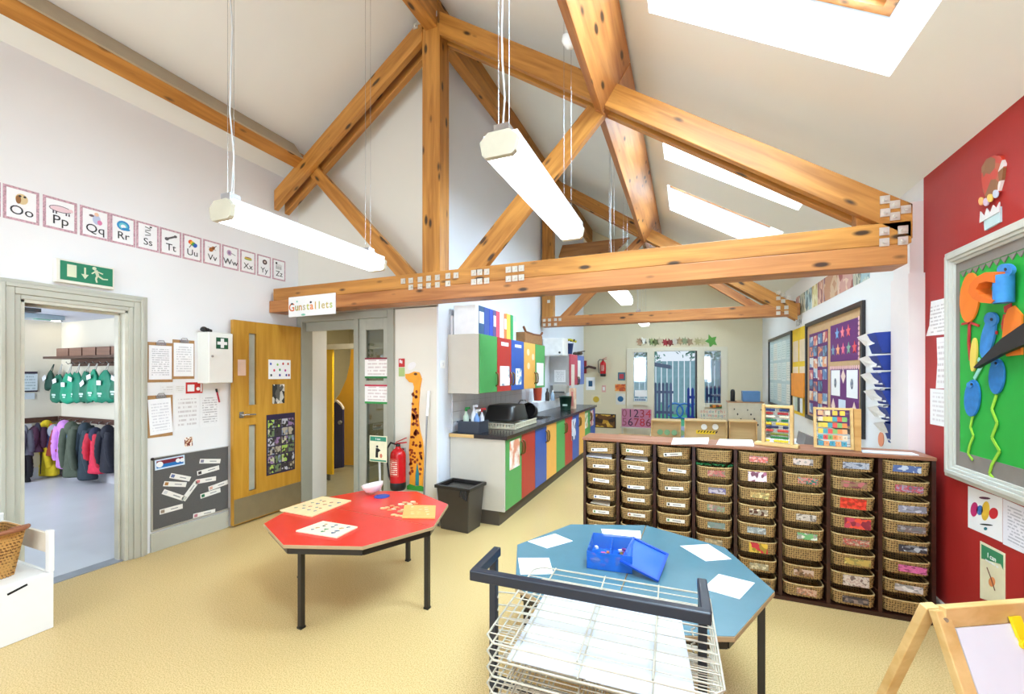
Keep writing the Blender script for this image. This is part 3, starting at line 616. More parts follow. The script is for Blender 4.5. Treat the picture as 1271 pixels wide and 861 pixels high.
t = thing('marker_pen', 'red marker pen with black cap stuck upright on the left wall', 'pen', tuple(FL.w(b[0], b[1], 0))); mb.build('barrel', C(180, 40, 60), t)
MB().tube([FL.w(a[0]-.004, a[1]+.012, .01), FL.w(a[0]+.003, a[1]-.018, .01)], .009, 8).build('cap', BLACK, t)
t = thing('sticker', 'small brown and white patterned sticker above the grey noticeboard', 'sticker', tuple(FL.w(*FL.px(234, 552)))); a = FL.px(229, 543); b = FL.px(239, 553)
MB().rect(FL, a[0], b[1], b[0], a[1], 0, .002).build('sheet', patch_mat([(250, 240, 230), (150, 80, 50), (230, 200, 170), (120, 50, 40)], 5, 2), t)
# grey noticeboard
t = thing('noticeboard', 'charcoal grey felt noticeboard with aluminium edge low on the left wall beside the oak door', 'noticeboard', (XL, 2.5, .17))
n0, n1, nz0, nz1 = 2.165, 2.80, .185, .785
MB().rect(FL, n0, nz0, n1, nz1, 0, .010).build('felt', mat((92, 90, 88), .9, var=.08, scale=120), t)
fr_ = MB().rect(FL, n0-.01, nz0-.012, n1+.01, nz0, 0, .014).rect(FL, n0-.01, nz1, n1+.01, nz1+.006, 0, .012).rect(FL, n0-.012, nz0, n0, nz1, 0, .014)
fr_.build('edge', mat((188, 186, 178), .35, metal=.5), t); MB().disc(FL, n0-.004, nz1-.004, .012, None, .012, .018).build('corner_cap', BLACK, t)
tags = [((211.5, 590), (234, 594), .105, -.30), ((203.5, 600), (229, 601), .1, -.04), ((202.5, 610), (226.5, 618), .1, -.42), ((198.5, 635), (224.5, 628), .1, .35), ((227, 619.5), (243, 598), .1, 1.0), ((248, 572), (271.5, 572), .1, 0.02), ((245, 587), (270, 580), .1, .22), ((243, 597.5), (266, 593.5), .1, .10), ((259, 606), (281, 598), .1, .26), ((249, 615.5), (271.5, 608), .1, .28), ((240, 640), (265, 634), .1, .12)]
wheres = ['uppermost in the left column, tilted down to the right', 'second in the left column, with a brown square', 'third in the left column, tilted steeply down rightward', 'lowest at the left, tilted upward', 'standing nearly upright in the middle', 'topmost on the right, level', 'second from the top on the right, tilted up', 'touching the upright tag, third on the right', 'furthest right, tilted up', 'with a green picture square, fifth on the right', 'at the bottom right above the board edge']
pcol = [(96, 110, 150), (170, 120, 60), (210, 210, 210), (150, 130, 110), (200, 200, 190), (130, 130, 150), (60, 50, 50), (200, 120, 120), (220, 170, 150), (30, 120, 80), (190, 120, 130)]
for i, (a, b, hh, _r) in enumerate(tags):
    A_ = Vector(FL.px(*a)); B_ = Vector(FL.px(*b)); d = (B_-A_); c = (A_+B_)/2; L_ = d.length; an = math.atan2(d.y, d.x)
    F = MF(FL.mat(c.x, c.y, .0105, an))
    t = thing('name_tag', 'name tag on the grey noticeboard, '+wheres[i], 'tag', tuple(FL.w(c.x, c.y, .0105)), 0, 'name tags on the grey noticeboard')
    MB().rect(F, -L_/2-.008, -.021, L_/2+.008, .021, 0, .0015).build('strip', mat((240, 236, 228), .4, var=.01), t)
    MB().rect(F, -L_/2, -.013, -L_/2+.028, .013, .0015, .0025).build('picture', C(*pcol[i]), t)
    MB().rect(F, -.005, -.004, L_/2-.03, .004, .0015, .002).build('printed_name', C(150, 150, 150), t)
a = FL.px(189.5, 573); b = FL.px(230, 583); t = thing('banner_card', 'small blue and red banner card with white discs, top left of the grey noticeboard', 'card', tuple(FL.w(2.29, .69, .01)))
ba, bb_ = 2.18, 2.41; F = MF(FL.mat((ba+bb_)/2, .728, .011, .03)); w = (bb_-ba)/2
MB().rect(F, -w, -.043, w, .043, 0, .0015).build('border', C(206, 224, 240), t); MB().rect(F, -w+.012, -.03, w-.012, 0, .0015, .0025).build('lower_band', C(20, 110, 180), t); MB().rect(F, -w+.012, 0, w-.012, .032, .0015, .0025).build('upper_band', C(120, 30, 50), t)
MB().disc(F, -w+.035, 0, .025, None, .0025, .0035).disc(F, w-.055, .005, .018, None, .0025, .0035).disc(F, w-.022, .002, .018, None, .0025, .0035).build('discs', C(240, 240, 240), t)
# notices on the oak door
def onleaf(xa, ya, xb, yb):
    # intersect pixel rays with the leaf face
    out = []
    for x, y in ((xa, ya), (xb, yb)):
        r = Vector(ray(x, y)); n = FD.w(0, 0, 1)-FD.w(0, 0, 0); o = FD.w(0, 0, .022); cpos = Vector((0, 0, CAMH)); tt = (o-cpos).dot(n)/r.dot(n); p = cpos+r*tt
        q = FD.M.inverted() @ p; out.append((q.x, q.y))
    return out
def leafcard(xa, ya, xb, yb, m, name, label, cat):
    (a0, b0), (a1, b1) = onleaf(xa, ya, xb, yb); return MB().rect(FD, a0, b0, a1, b1, .0225, .024).solo(name, m, label, cat)
(a0, b0), (a1, b1) = onleaf(333, 446, 360.5, 470); tb = thing('notice', 'white notice dotted with coloured balloons on the oak door', 'notice', tuple(FD.w((a0+a1)/2, b1, .0225))); MB().rect(FD, a0, b0, a1, b1, .0225, .024).build('sheet', PAPER, tb)
for i, (x, y, c) in enumerate([(.1, .78, (60, 90, 190)), (.4, .75, (150, 200, 90)), (.65, .8, (200, 60, 60)), (.88, .8, (190, 80, 60)), (.25, .45, (210, 50, 80)), (.5, .48, (60, 160, 90)), (.75, .45, (180, 60, 150)), (.12, .2, (60, 60, 60)), (.5, .2, (70, 60, 150)), (.8, .2, (60, 80, 150)), (.92, .2, (150, 50, 70))]):
    MB().disc(FD, a0+(a1-a0)*x, b1+(b0-b1)*y, .011, .014, .0242, .0252, n=10).build('balloon', C(*c), tb)
leafcard(338, 477, 353, 500, patch_mat([(236, 230, 220), (40, 40, 40), (200, 196, 186), (90, 86, 80)], 3, 4), 'photo', 'small black and white photo on the oak door below the balloon notice', 'photo')
leafcard(295, 446, 305, 466, mat((232, 200, 180), .5), 'notice', 'small pink notice at the left edge of the oak door', 'notice')
t = thing('photo_poster', 'dark poster of many small photographs low on the oak door', 'poster', tuple(FD.w(.5, .8, .02))); (a0, b0), (a1, b1) = onleaf(330.5, 515, 366, 582)
MB().rect(FD, a0, b1, a1, b0, .0225, .024).build('backing', mat((46, 34, 66), .5), t)
pc = [(170, 200, 90), (120, 110, 90), (190, 190, 200), (90, 80, 70), (150, 120, 160), (110, 130, 90), (200, 196, 160), (60, 56, 60), (140, 150, 170), (180, 170, 150)]
for r in range(6):
    for q in range(4):
        x0 = a0+(a1-a0)*(.05+.235*q); z0 = b1+(b0-b1)*(.03+.15*r)
        MB().rect(FD, x0, z0, x0+(a1-a0)*.21, z0+(b0-b1)*.13, .024, .025).build('photo', patch_mat([pc[(r*4+q) % 10], pc[(r*3+q*2+3) % 10], (50, 46, 46)], 3, r+q*.3), t)
# ================================================================== TIE BEAM SIGN
t = thing('name_sign', 'white hand-lettered sign reading Gunstallets fixed to the left end of the near tie beam', 'sign', tuple(AY(388, 390, YT)))
a = Vector(FT.px(359.5, 369.5)); b = Vector(FT.px(417.5, 363.5)); c = Vector(FT.px(359.5, 394)); F = MF(FT.mat((a.x+b.x)/2, (a.y+c.y)/2+.004, .006, math.atan2(b.y-a.y, b.x-a.x)))
w = (b.x-a.x)/2; hgt = (a.y-c.y)/2
MB().rect(F, -w, -hgt, w, hgt, 0, .006).build('board', mat((240, 238, 236), .5, var=.01), t)
lc = [(210, 110, 50), (160, 150, 60), (200, 150, 80), (190, 180, 140), (190, 190, 90), (230, 130, 50), (210, 170, 80), (180, 180, 90), (200, 180, 120), (200, 180, 100), (190, 200, 110)]
for i, ch in enumerate('Gunstallets'):
    text(ch, F, -w*.86 if i == 0 else -w*.80+i*w*.162, -.008, .105 if i else .115, C(*lc[i]), t, .0065, 'letter', off=.002)
for u in (-w*.84, -w*.02): MB().disc(F, u, .032, .013, .011, .0065, .009).build('black_hat', BLACK, t)
MB().disc(F, -w*.35, -hgt*.85, .03, .01, .0065, .008).disc(F, -w*.62, hgt*.5, .01, None, .0065, .008).build('doodle', C(120, 196, 170), t)
# ================================================================== PARTITION
def leafnotice(xa, ya, xb, yb, label, c1, c2, y=YP-.0):
    F = Fr('B', y); a = F.px(xa, ya); b = F.px(xb, yb)
    t = thing('notice', label, 'notice', tuple(F.w((a[0]+b[0])/2, b[1], 0)), 0, 'notices on the glass beside the toilets door')
    MB().rect(F, a[0], b[1], b[0], a[1], 0, .002).build('sheet', lines_mat((244, 240, 236), (170, 120, 120), 6, .4, xa), t)
    MB().rect(F, a[0], a[1]-.018, b[0], a[1], .002, .003).build('header_band', C(*c1), t); MB().rect(F, a[0], b[1], b[0], b[1]+.022, .002, .003).build('footer_band', C(*c2), t)
leafnotice(453, 444, 484, 469.5, 'white notice with maroon top band on the glass panel, upper of the two', (130, 30, 50), (40, 120, 60))
leafnotice(453, 477, 484, 501.5, 'white notice with red and green bands on the glass panel, lower of the two', (190, 40, 70), (50, 150, 70))
F = Fr('B', YP-.35); a = F.px(459, 540); b = F.px(480.5, 574)
t = thing('poster_on_stick', 'green and cream poster with a black figure, on a stick behind the red table', 'poster', tuple(F.w((a[0]+b[0])/2, 0)))
cx = (a[0]+b[0])/2; MB().tube([F.w(cx+.03, 0.01, -.01), F.w(cx, b[1]+.1, -.01)], .011, 8).build('stick', mat((200, 200, 196), .4), t)
MB().lathe([(.11, 0), (.11, .015), (.02, .03)], tuple(F.w(cx+.03, 0)), 20).build('base', mat((120, 120, 118), .5), t)
MB().rect(F, a[0], b[1], b[0], a[1], 0, .004).build('sheet', mat((236, 230, 196), .5), t)
MB().rect(F, a[0]+.008, a[1]-.05, b[0]-.008, a[1]-.008, .004, .005).build('green_band', C(50, 140, 110), t); MB().rect(F, a[0]+.008, b[1]+.006, b[0]-.008, b[1]+.02, .004, .005).build('green_band', C(50, 140, 110), t)
mb = MB().disc(F, cx-.01, b[1]+.145, .012, None, .004, .006).poly(F, [(cx-.03, b[1]+.04), (cx, b[1]+.04), (cx, b[1]+.09), (cx+.03, b[1]+.11), (cx, b[1]+.13), (cx-.025, b[1]+.13)], .004, .006); mb.build('black_figure', BLACK, t)
MB().disc(F, cx+.035, b[1]+.06, .014, .02, .004, .006).build('bin_picture', C(210, 120, 90), t)
text('I can', F, cx, a[1]-.03, .03, PAPER, t, .0055)
# fire extinguishers
def extinguisher(base, s, label, front=(0, -1)):
    t = thing('fire_extinguisher', label, 'fire extinguisher', tuple(base)); M = Matrix.Translation(base) @ Matrix.Scale(s, 4)
    MB().lathe([(.07, 0), (.078, .02), (.078, .075), (.0775, .076)], (0, 0, 0), 20, M=M).build('base_band', BLACK, t)
    MB().lathe([(.077, .076), (.077, .34), (.070, .37), (.045, .40), (.025, .415), (.025, .43)], (0, 0, 0), 20, M=M).build('cylinder', mat((200, 22, 30), .25, var=.02), t)
    MB().lathe([(.022, .43), (.022, .455), (.012, .46)], (0, 0, 0), 12, M=M).build('valve', mat((60, 60, 60), .3, metal=.8), t)
    mb = MB(); q = lambda x, y, z: M @ Vector((x, y, z))
    mb.sq(q(-.03, 0, .455), q(.10, 0, .475), .02*s, .012*s).sq(q(-.02, 0, .47), q(.10, 0, .52), .02*s, .008*s); mb.build('lever', C(190, 30, 34), t)
    MB().tube([q(-.02, 0, .45), q(-.09, 0, .46), q(-.135, 0, .40), q(-.13, 0, .25), q(-.11, .0, .12), q(-.09, 0, .08)], .010*s, 8).build('hose', BLACK, t)
    F = MF(Matrix.Translation(base) @ Matrix.Scale(s, 4) @ Matrix(((1, 0, 0, 0), (0, 0, -1, -.0775), (0, 1, 0, 0), (0, 0, 0, 1))))
    mb = MB()
    for k in range(7):
        a0_ = -.9+k*.22
    for k in range(6):
        an0, an1 = -2.3+k*.24, -2.3+(k+1)*.24
        P = [q(.0785*math.cos(an), .0785*math.sin(an), z) for an, z in ((an0, .14), (an1, .14), (an1, .32), (an0, .32))]
        mb.add(P, [(0, 1, 2, 3)], 0, [(k/6, 0), ((k+1)/6, 0), ((k+1)/6, 1), (k/6, 1)])
    mb.build('label', lines_mat((206, 60, 50), (246, 236, 220), 9, .9, 4), t)
    MB().box(-.02, .02, .07, .10, .2, .4, 0, M).build('wall_bracket', STEEL, t)
    return t
p = AY(494, 607, YP-.10); extinguisher(Vector((p.x, YP-.10, p.z)), 1.0, 'red fire extinguisher with black hose and base on the partition beside the giraffe')
t = thing('fire_sign', 'small red fire extinguisher sign with green strip below it, left of the giraffe head', 'sign', tuple(FP.w(*FP.px(499, 468)))); a = FP.px(495, 445); b = FP.px(502.5, 467)
MB().rect(FP, a[0], (a[1]+b[1])/2+.005, b[0], a[1], 0, .003).build('red_plate', C(190, 40, 40), t); MB().rect(FP, a[0], b[1], b[0], (a[1]+b[1])/2, 0, .003).build('green_plate', C(170, 190, 120), t)
MB().rect(FP, a[0]+.012, a[1]-.045, a[0]+.028, a[1]-.012, .003, .004).rect(FP, a[0]+.034, a[1]-.05, a[0]+.045, a[1]-.02, .003, .004).build('symbol', PAPER, t)
MB().disc(FP, *FP.px(511, 454), .055, .035, 0, .002, rot=.5).solo('paper_scrap', mat((232, 228, 226), .5), 'pale oval paper scrap with faint writing above the giraffe head', 'paper')
# giraffe height chart
t = thing('giraffe_height_chart', 'wooden giraffe height chart, yellow with brown spots, on the white partition', 'height chart', tuple(FP.w(-2.55, .32)))
G0 = [(515, 461), (521, 462), (524, 470), (522, 481), (520.5, 500), (520, 520), (522, 535), (525.5, 548), (526.5, 565), (526, 585), (525, 606), (518.5, 606), (517.5, 590), (515, 606), (509, 606), (510, 580), (508.5, 558), (510, 540), (511.5, 515), (513, 495), (515, 480), (513.5, 475), (509, 474), (504.5, 469), (504, 464), (509, 463.5)]
mb = MB(); pts = [FP.px(*p) for p in G0][::-1]; mb.poly(FP, pts, .0, .016); mb.build('body', mat((238, 160, 40), .5, var=.05), t)
mb = MB(); random.seed(3)
for k in range(70):
    v = random.random(); py_ = 482+v*106; xc = 518.0 if py_ < 530 else 518; hw = 3.2 if py_ < 525 else 3.2+4.2*min(1, (py_-525)/25); px_ = xc-(1.5 if py_ < 540 else .6)+random.uniform(-hw, hw)
    if py_ > 575: px_ = random.choice((511.5, 522.5))+random.uniform(-1.5, 2)
    u, vv = FP.px(px_, py_); mb.disc(FP, u, vv, random.uniform(.010, .018), random.uniform(.012, .020), .016, .0175, 0, 7, random.random()*3)
mb.build('spots', C(140, 52, 14), t)
u, v = FP.px(517, 464); MB().disc(FP, u, v, .02, .013, .016, .018).build('mane_tuft', C(90, 50, 24), t)
a = FP.px(507, 600); b = FP.px(527, 609); MB().poly(FP, [(a[0], b[1]), (b[0], b[1]), (b[0], a[1]-.01), (b[0]-.03, a[1]), ((a[0]+b[0])/2, a[1]-.012), (a[0]+.03, a[1]+.004), (a[0], a[1]-.015)], .016, .026).build('grass_base', C(50, 150, 50), t)
a = FP.px(518, 574); b = FP.px(521, 602); MB().poly(FP, [(a[0]-.006, b[1]), (a[0]+.03, b[1]), (a[0]+.032, b[1]+.12), (a[0]+.012, a[1]), (a[0]-.008, b[1]+.1)], .0165, .022).build('blue_tail', C(30, 130, 140), t)
# brush handle / pole
t = thing('window_pole', 'long grey and white window pole leaning on the partition right of the giraffe', 'pole', tuple(AY(526, 640, YP-.12)))
a = AY(532, 485, YP-.03); m_ = AY(530, 516, YP-.045); b = AY(525, 650, YP-.14); MB().tube([b, m_], .009, 8).build('shaft', GREYM, t); MB().tube([m_, a], .014, 8).build('sleeve', mat((238, 238, 236), .4), t)
# ================================================================== TOILETS BEYOND
YEL = mat((230, 176, 30), .4, var=.03); NAVY = mat((44, 42, 82), .4)
def toil(name, pxs, y, th, m, label, cat, foot=0):
    F = Fr('B', y); return MB().poly(F, [F.px(*p) for p in pxs], -th, 0).solo(name, m, label, cat)
t = thing('cubicle_screen', 'narrow bright yellow cubicle screen nearest the toilets doorway', 'cubicle', tuple(AY(404, 592, 4.55)))
F = Fr('B', 4.55); a = F.px(396, 430); b = F.px(412.5, 589); MB().rect(F, a[0]-.12, b[1], b[0], a[1], -.03, 0).build('panel', mat((242, 190, 24), .35, var=.02), t); MB().rect(F, b[0]-.15, 0.006, b[0]-.06, b[1], -.03, -.005).build('foot', C(110, 106, 92), t)
t = thing('cubicle_screen', 'tall ochre yellow cubicle partition with a curved cut-out behind the navy door', 'cubicle', tuple(AY(434, 590, 5.3)))
F = Fr('B', 5.3); pts = [(424, 577), (444, 577), (446, 430), (436, 430), (434.5, 450), (430, 470), (422, 488), (413, 500), (413, 577)]; MB().poly(F, [F.px(*p) for p in pts], -.03, 0).build('panel', mat((222, 164, 40), .4, var=.03), t)
a = F.px(445, 580); MB().rect(F, a[0]-.1, .006, a[0]+.1, .22, -.03, -.002).build('foot', C(70, 64, 56), t)
t = thing('cubicle_door', 'low navy cubicle door with a curved top and round knob', 'door', tuple(AY(419, 590, 5.0)))
F = Fr('B', 5.0); pts = [(412, 582), (425.5, 580), (425.5, 508), (422, 503), (417, 498.5), (412, 501.5)]; MB().poly(F, [F.px(*p) for p in pts], -.03, 0).build('leaf', NAVY, t)
MB().poly(F, [F.px(*p) for p in ((412, 501.5), (417, 498), (422, 502.5), (425.5, 508), (425.5, 505.5), (422, 500), (417, 496), (412, 499.5))], -.032, .004).build('edge_trim', mat((214, 206, 190), .4), t)
u, v = F.px(423, 524); MB().disc(F, u, v, .03, None, 0, .03).build('knob', GREYM, t)
struct(MB().box(-5.3, -3.0, 4.5, 4.6, 1.83, 1.90), 'trim_toilets_rail', mat((224, 214, 186), .4))
tl = area('toilet_ceiling_lamp', (-3.9, 5.0, 2.38), (0, 0, 0), .6, .6, 22, (1, .93, .78))
t = thing('ceiling_panel_light', 'square ceiling light in the toilets beyond the partition', 'light', (-3.9, 5.0, 2.39)); MB().box(-4.22, -3.58, 4.68, 5.32, 2.385, 2.40).build('panel', PAPER, t)
# ================================================================== KITCHEN RUN
KG, KR, KB, KY = mat((74, 160, 84), .4, var=.03), mat((184, 46, 40), .4, var=.03), mat((44, 88, 176), .4, var=.03), mat((240, 178, 84), .4, var=.03)
CARC = mat((204, 198, 184), .5, var=.015); PLN = mat((76, 68, 58), .5, var=.04); WTOP = mat((38, 36, 38), .22, var=.25, scale=80)
KX = -1.65; K0 = 3.86; KW = .44
def handle_mesh(t, x, y, z):
    mb = MB(); mb.tube([(x, y, z-.075), (x+.022, y, z-.055), (x+.028, y, z), (x+.022, y, z+.055), (x, y, z+.075)], .009, 8); return mb.build('handle', mat((120, 92, 50), .3, metal=.6), t)
cols = [(KG, 'green'), (KR, 'red'), (KB, 'blue'), (KY, 'yellow'), (KG, 'green'), (KR, 'red'), (KB, 'blue'), (KY, 'yellow'), (KG, 'green'), (KB, 'blue')]
ordn = ['nearest', 'second', 'third', 'fourth', 'fifth']
pairn = ['green and red doors, nearest the black bin', 'blue and yellow doors, second from the near end', 'green and red doors, in the middle of the row', 'blue and yellow doors, second from the far end', 'green and blue doors, at the far end of the worktop']
for k in range(5):
    a = K0+k*2*KW; b = a+2*KW
    t = thing('base_cupboard', 'base cupboard with '+pairn[k], 'cupboard', (-1.95, (a+b)/2, 0), 0, 'base cupboards of the kitchen run')
    MB().box(XK+.005, KX-.02, a+.001, b-.001, .14, .845 if k not in (1, 2) else .70).build('body', CARC, t)
    MB().box(XK+.03, KX-.06, a+.001, b-.001, 0, .139).build('plinth', PLN, t)
    for j in range(2):
        y0 = a+j*KW+.004; y1 = y0+KW-.008; m, cn = cols[k*2+j]
        d = MB().box(KX-.018, KX, y0, y1, .145, .838).build('door', m, t, None, .002); d['label'] = cn+' cupboard door'
        hy = y1-.035 if (k*2+j) % 2 == 0 else y0+.035
        if k*2+j == 0: hy = y1-.03
        handle_mesh(d, KX, hy, .70)
KF = Fr('L', KX)
t = thing('end_panel', 'pale grey end panel closing the near end of the base cupboards', 'panel', (-1.95, K0-.012, 0)); MB().box(XK+.005, KX-.004, K0-.022, K0-.001, .139, .846).build('board', CARC, t); MB().box(XK+.03, KX-.06, K0-.022, K0-.001, 0, .138).build('plinth', PLN, t)
t = thing('worktop', 'long black laminate worktop over the coloured cupboards, with inset sink', 'worktop', (-1.95, 6, .85))
SY0, SY1 = 5.35, 5.85
mb = MB().box(XK+.005, KX+.03, K0-.045, SY0, .847, .885).box(XK+.005, KX+.03, SY1, 8.29, .847, .885).box(XK+.005, -2.17, SY0, SY1, .847, .885).box(-1.78, KX+.03, SY0, SY1, .847, .885)
mb.build('top', WTOP, t, None, .004); MB().box(XK+.005, -1.98, K0-.048, K0-.045, .849, .883).build('edge_strip', PALEW, t)
mb = MB().box(-2.17, -1.78, SY0, SY1, .72, .73).box(-2.17, -2.165, SY0, SY1, .73, .886).box(-1.785, -1.78, SY0, SY1, .73, .886).box(-2.165, -1.785, SY0, SY0+.005, .73, .886).box(-2.165, -1.785, SY1-.005, SY1, .73, .886)
mb.build('sink_bowl', STEEL, t); mb = MB(); mb.tube([(-2.2, 5.6, .885), (-2.2, 5.6, 1.08), (-2.17, 5.6, 1.12), (-2.10, 5.6, 1.12), (-2.07, 5.6, 1.07)], .011, 8).tube([(-2.2, 5.5, .885), (-2.2, 5.5, .94)], .013, 8).tube([(-2.2, 5.7, .885), (-2.2, 5.7, .94)], .013, 8); mb.build('tap', STEEL, t)
tl_ = None
wk = thing('tiled_splashback', 'white tiled splashback behind the draining rack under the wall cupboards', 'tiles', (XK, 5, .89)); MB().box(XK, XK+.006, 3.87, 6.35, .886, 1.31).build('grout', mat((200, 202, 206), .8), wk)
random.seed(5)
for i in range(16):
    for j in range(4):
        y = 3.874+i*.155; z = .889+j*.105; M = Matrix.Translation((XK+.006, y, z))
        if tl_ is None: tl_ = MB().box(XK+.006, XK+.012, y, y+.151, z, z+.101).build('tile', mat((232, 234, 240), .15, var=.02), wk, M)
        else: share(tl_, wk, M, 'tile')
struct(MB().box(XK, XK+.10, 6.36, 8.4, .886, 1.04), 'trim_pipe_boxing', mat((236, 236, 240), .4), .003)
# sheets on base doors
def doorsheet(F, xa, ya, xb, yb, m, label, name='paper_picture', group='sheets stuck on the cupboard doors', d=.002): return sheet(F, xa, ya, xb, yb, m, name, label, 'paper', group, d)
KFs = Fr('L', KX+.001)
doorsheet(KFs, 632.5, 548, 645, 577, patch_mat([(250, 248, 246), (248, 246, 244), (246, 226, 212), (226, 150, 120)], 2.2, 9, soft=True), 'child drawing in orange on the nearest green base door')
doorsheet(KFs, 709.5, 521, 714.5, 544, patch_mat([(230, 230, 240), (60, 60, 90), (200, 210, 230)], 4, 10), 'white sheet with dark picture on the far blue base door')
doorsheet(KFs, 726, 513, 729.5, 530, patch_mat([(240, 236, 226), (150, 180, 120), (230, 200, 160)], 4, 11), 'pale patterned sheet on the last green base door')
doorsheet(KFs, 732.5, 510, 736.5, 527, patch_mat([(240, 236, 230), (190, 90, 110), (230, 200, 200)], 4, 12), 'pinkish sheet on the last blue base door')
# wall cupboards
UX = -1.90; UY0 = 3.80; UZ0, UZ1 = 1.295, 1.895; ub = [3.80, 4.21, 4.61, 5.03, 5.46, 5.88]
uc = [(KG, 'green'), (KR, 'red'), (KB, 'blue'), (KY, 'yellow'), (KG, 'green')]
for k, (i0, i1, lb) in enumerate(((0, 1, 'single green door, nearest the camera'), (1, 3, 'red and blue doors'), (3, 5, 'yellow and green doors, at the far end of the row'))):
    a, b = ub[i0], ub[i1]; t = thing('wall_cupboard', 'wall cupboard with '+lb, 'cupboard', (-2.1, (a+b)/2, UZ0), 0, 'wall cupboards above the sink')
    MB().box(XK+.001, UX-.018, a+.001, b-.001, UZ0, UZ1).build('body', CARC, t)
    for j in range(i0, i1):
        m, cn = uc[j]; d = MB().box(UX-.016, UX, ub[j]+.004, ub[j+1]-.004, UZ0+.005, UZ1-.003).build('door', m, t, None, .002); d['label'] = cn+' wall cupboard door'
        handle_mesh(d, UX, ub[j+1]-.035 if j in (0, 1, 3) else ub[j]+.04, UZ0+.14)
UF = Fr('L', UX+.001)
doorsheet(UF, 620.5, 454, 632.5, 478, patch_mat([(246, 246, 246), (240, 240, 244), (150, 160, 170), (248, 248, 248)], 4, 13), 'white sheet with a grey drawing on the red wall cupboard door')
doorsheet(UF, 640, 457, 647, 477, patch_mat([(246, 246, 246), (120, 160, 200), (248, 248, 248)], 4, 14), 'small white sheet on the blue wall cupboard door')
for (xa, ya, xb, yb, w) in ((622, 424, 631, 430, 'red'), (639, 427, 647, 432, 'blue')):
    sheet(UF, xa, ya, xb, yb, mat((232, 232, 240), .4), 'paper_label', 'small white cut paper label at the top of the %s wall cupboard door' % w, 'label', 'paper labels on the wall cupboards')
for (x, y, w) in ((655.5, 437, 'upper left'), (661.5, 443, 'right'), (656, 454, 'lower left')):
    u, v = UF.px(x, y); MB().disc(UF, u, v, .05, .045, 0, .002, n=9).solo('paper_cutout', mat((250, 220, 180), .5), 'pale cut-out paper flower on the yellow wall cupboard door, %s' % w, 'cut-out', 'paper cut-outs on the yellow wall cupboard')
doorsheet(UF, 666, 450, 674.5, 478, PAPER, 'large blank white sheet on the far green wall cupboard door')
# second wall cupboard with red and blue doors
t = thing('wall_cupboard', 'smaller grey wall cupboard with red and blue doors near the far end of the worktop', 'cupboard', (-2.08, 7.85, 1.28), 0, 'wall cupboards above the sink')
MB().box(XK+.001, -1.918, 7.30, 8.42, 1.28, 1.84).build('body', mat((186, 186, 186), .5), t)
for a, b, m, n_ in ((7.31, 7.86, mat((206, 70, 96), .4), 'pinkish red cupboard door'), (7.865, 8.41, mat((90, 116, 190), .4), 'blue cupboard door')):
    d = MB().box(-1.916, -1.90, a, b, 1.285, 1.835).build('door', m, t, None, .002); d['label'] = n_; handle_mesh(d, -1.90, b-.05 if a < 7.5 else a+.05, 1.36)
sheet(Fr('L', -1.898), 709, 452, 713, 480, mat((246, 238, 230), .5), 'hanging_sheet', 'long pale sheet hanging on the pinkish red wall cupboard door', 'paper', 'sheets on the far wall cupboard')
sheet(Fr('L', -1.898), 717, 447, 720.5, 470, PAPER, 'hanging_sheet', 'narrow white sheet hanging on the far blue wall cupboard door', 'paper', 'sheets on the far wall cupboard')
F = Fr('B', 7.298); sheet(F, 688, 459, 702, 474, lines_mat((240, 240, 240), (120, 120, 130), 8, .4, 15), 'notice', 'white notice on the grey side of the far wall cupboard', 'notice')
t = thing('paper_towel_dispenser', 'pale grey paper towel dispenser below the far wall cupboard', 'dispenser', (-2.1, 7.2, 1.1)); F = Fr('B', 7.2); a = F.px(686, 477); b = F.px(702, 488); MB().rect(F, a[0], b[1], b[0], a[1], -.25, 0).build('case', mat((188, 182, 170), .4), t, None, .01)
MB().rect(F, a[0]+.02, b[1]+.01, b[0]-.02, b[1]+.03, 0, .004).build('slot', DGREY, t)
# water heater
t = thing('water_heater', 'white box water heater high on the kitchen wall left of the far cupboard', 'heater', (-2.1, 7.0, 1.75)); F = Fr('B', 6.85); a = F.px(676, 419.5); b = F.px(699, 441)
MB().rect(F, a[0]-.03, b[1], b[0], a[1], -.32, 0).build('casing', mat((240, 240, 238), .35), t, None, .015); MB().disc(F, b[0]-.06, b[1]+.05, .018, None, 0, .012).build('dial', DGREY, t)
# bucket on far cupboard with toys
t = thing('bucket', 'dark blue bucket on top of the far wall cupboard', 'bucket', (-2.02, 7.62, 1.841)); MB().lathe([(.075, 0), (.10, .19), (.105, .19), (.105, .2), (.09, .2), (.07, .01)], (-2.02, 7.62, 1.841), 18).build('pail', C(34, 62, 120), t)
MB().tube([(-2.02-.10*math.cos(a), 7.62, 2.03+.09*math.sin(a)) for a in [i*math.pi/8 for i in range(9)]], .004, 6).build('handle', STEEL, t)
mb = MB(); mb.tube([(-2.16, 7.62, 2.09), (-1.98, 7.60, 2.11), (-1.86, 7.62, 2.07)], .022, 8); t = thing('garland', 'yellow and black striped garland lying over the blue bucket', 'decoration', (-2.0, 7.62, 2.06)); mb.build('strand', mat((210, 196, 40), .5), t)
for x in (-2.12, -2.04, -1.96, -1.9): MB().lathe([(.025, -.012), (.025, .012)], (x, 7.61, 2.10-.1*abs(x+2)*.6), 10, M=Matrix.Rotation(math.pi/2, 4, 'Y')).build('band', BLACK, t)
mb = MB(); [mb.blob((-1.98+.05*i, 8.0+.05*(i % 2), 1.875), .05, .06, .032, 8) for i in range(3)]; mb.tube([(-2.0, 8, 1.89), (-1.8, 8.05, 1.92)], .01, 6); mb.solo('dark_bundle', mat((90, 76, 60), .7), 'dark lumpy bundle on top of the far wall cupboard beside the bucket', 'bundle')
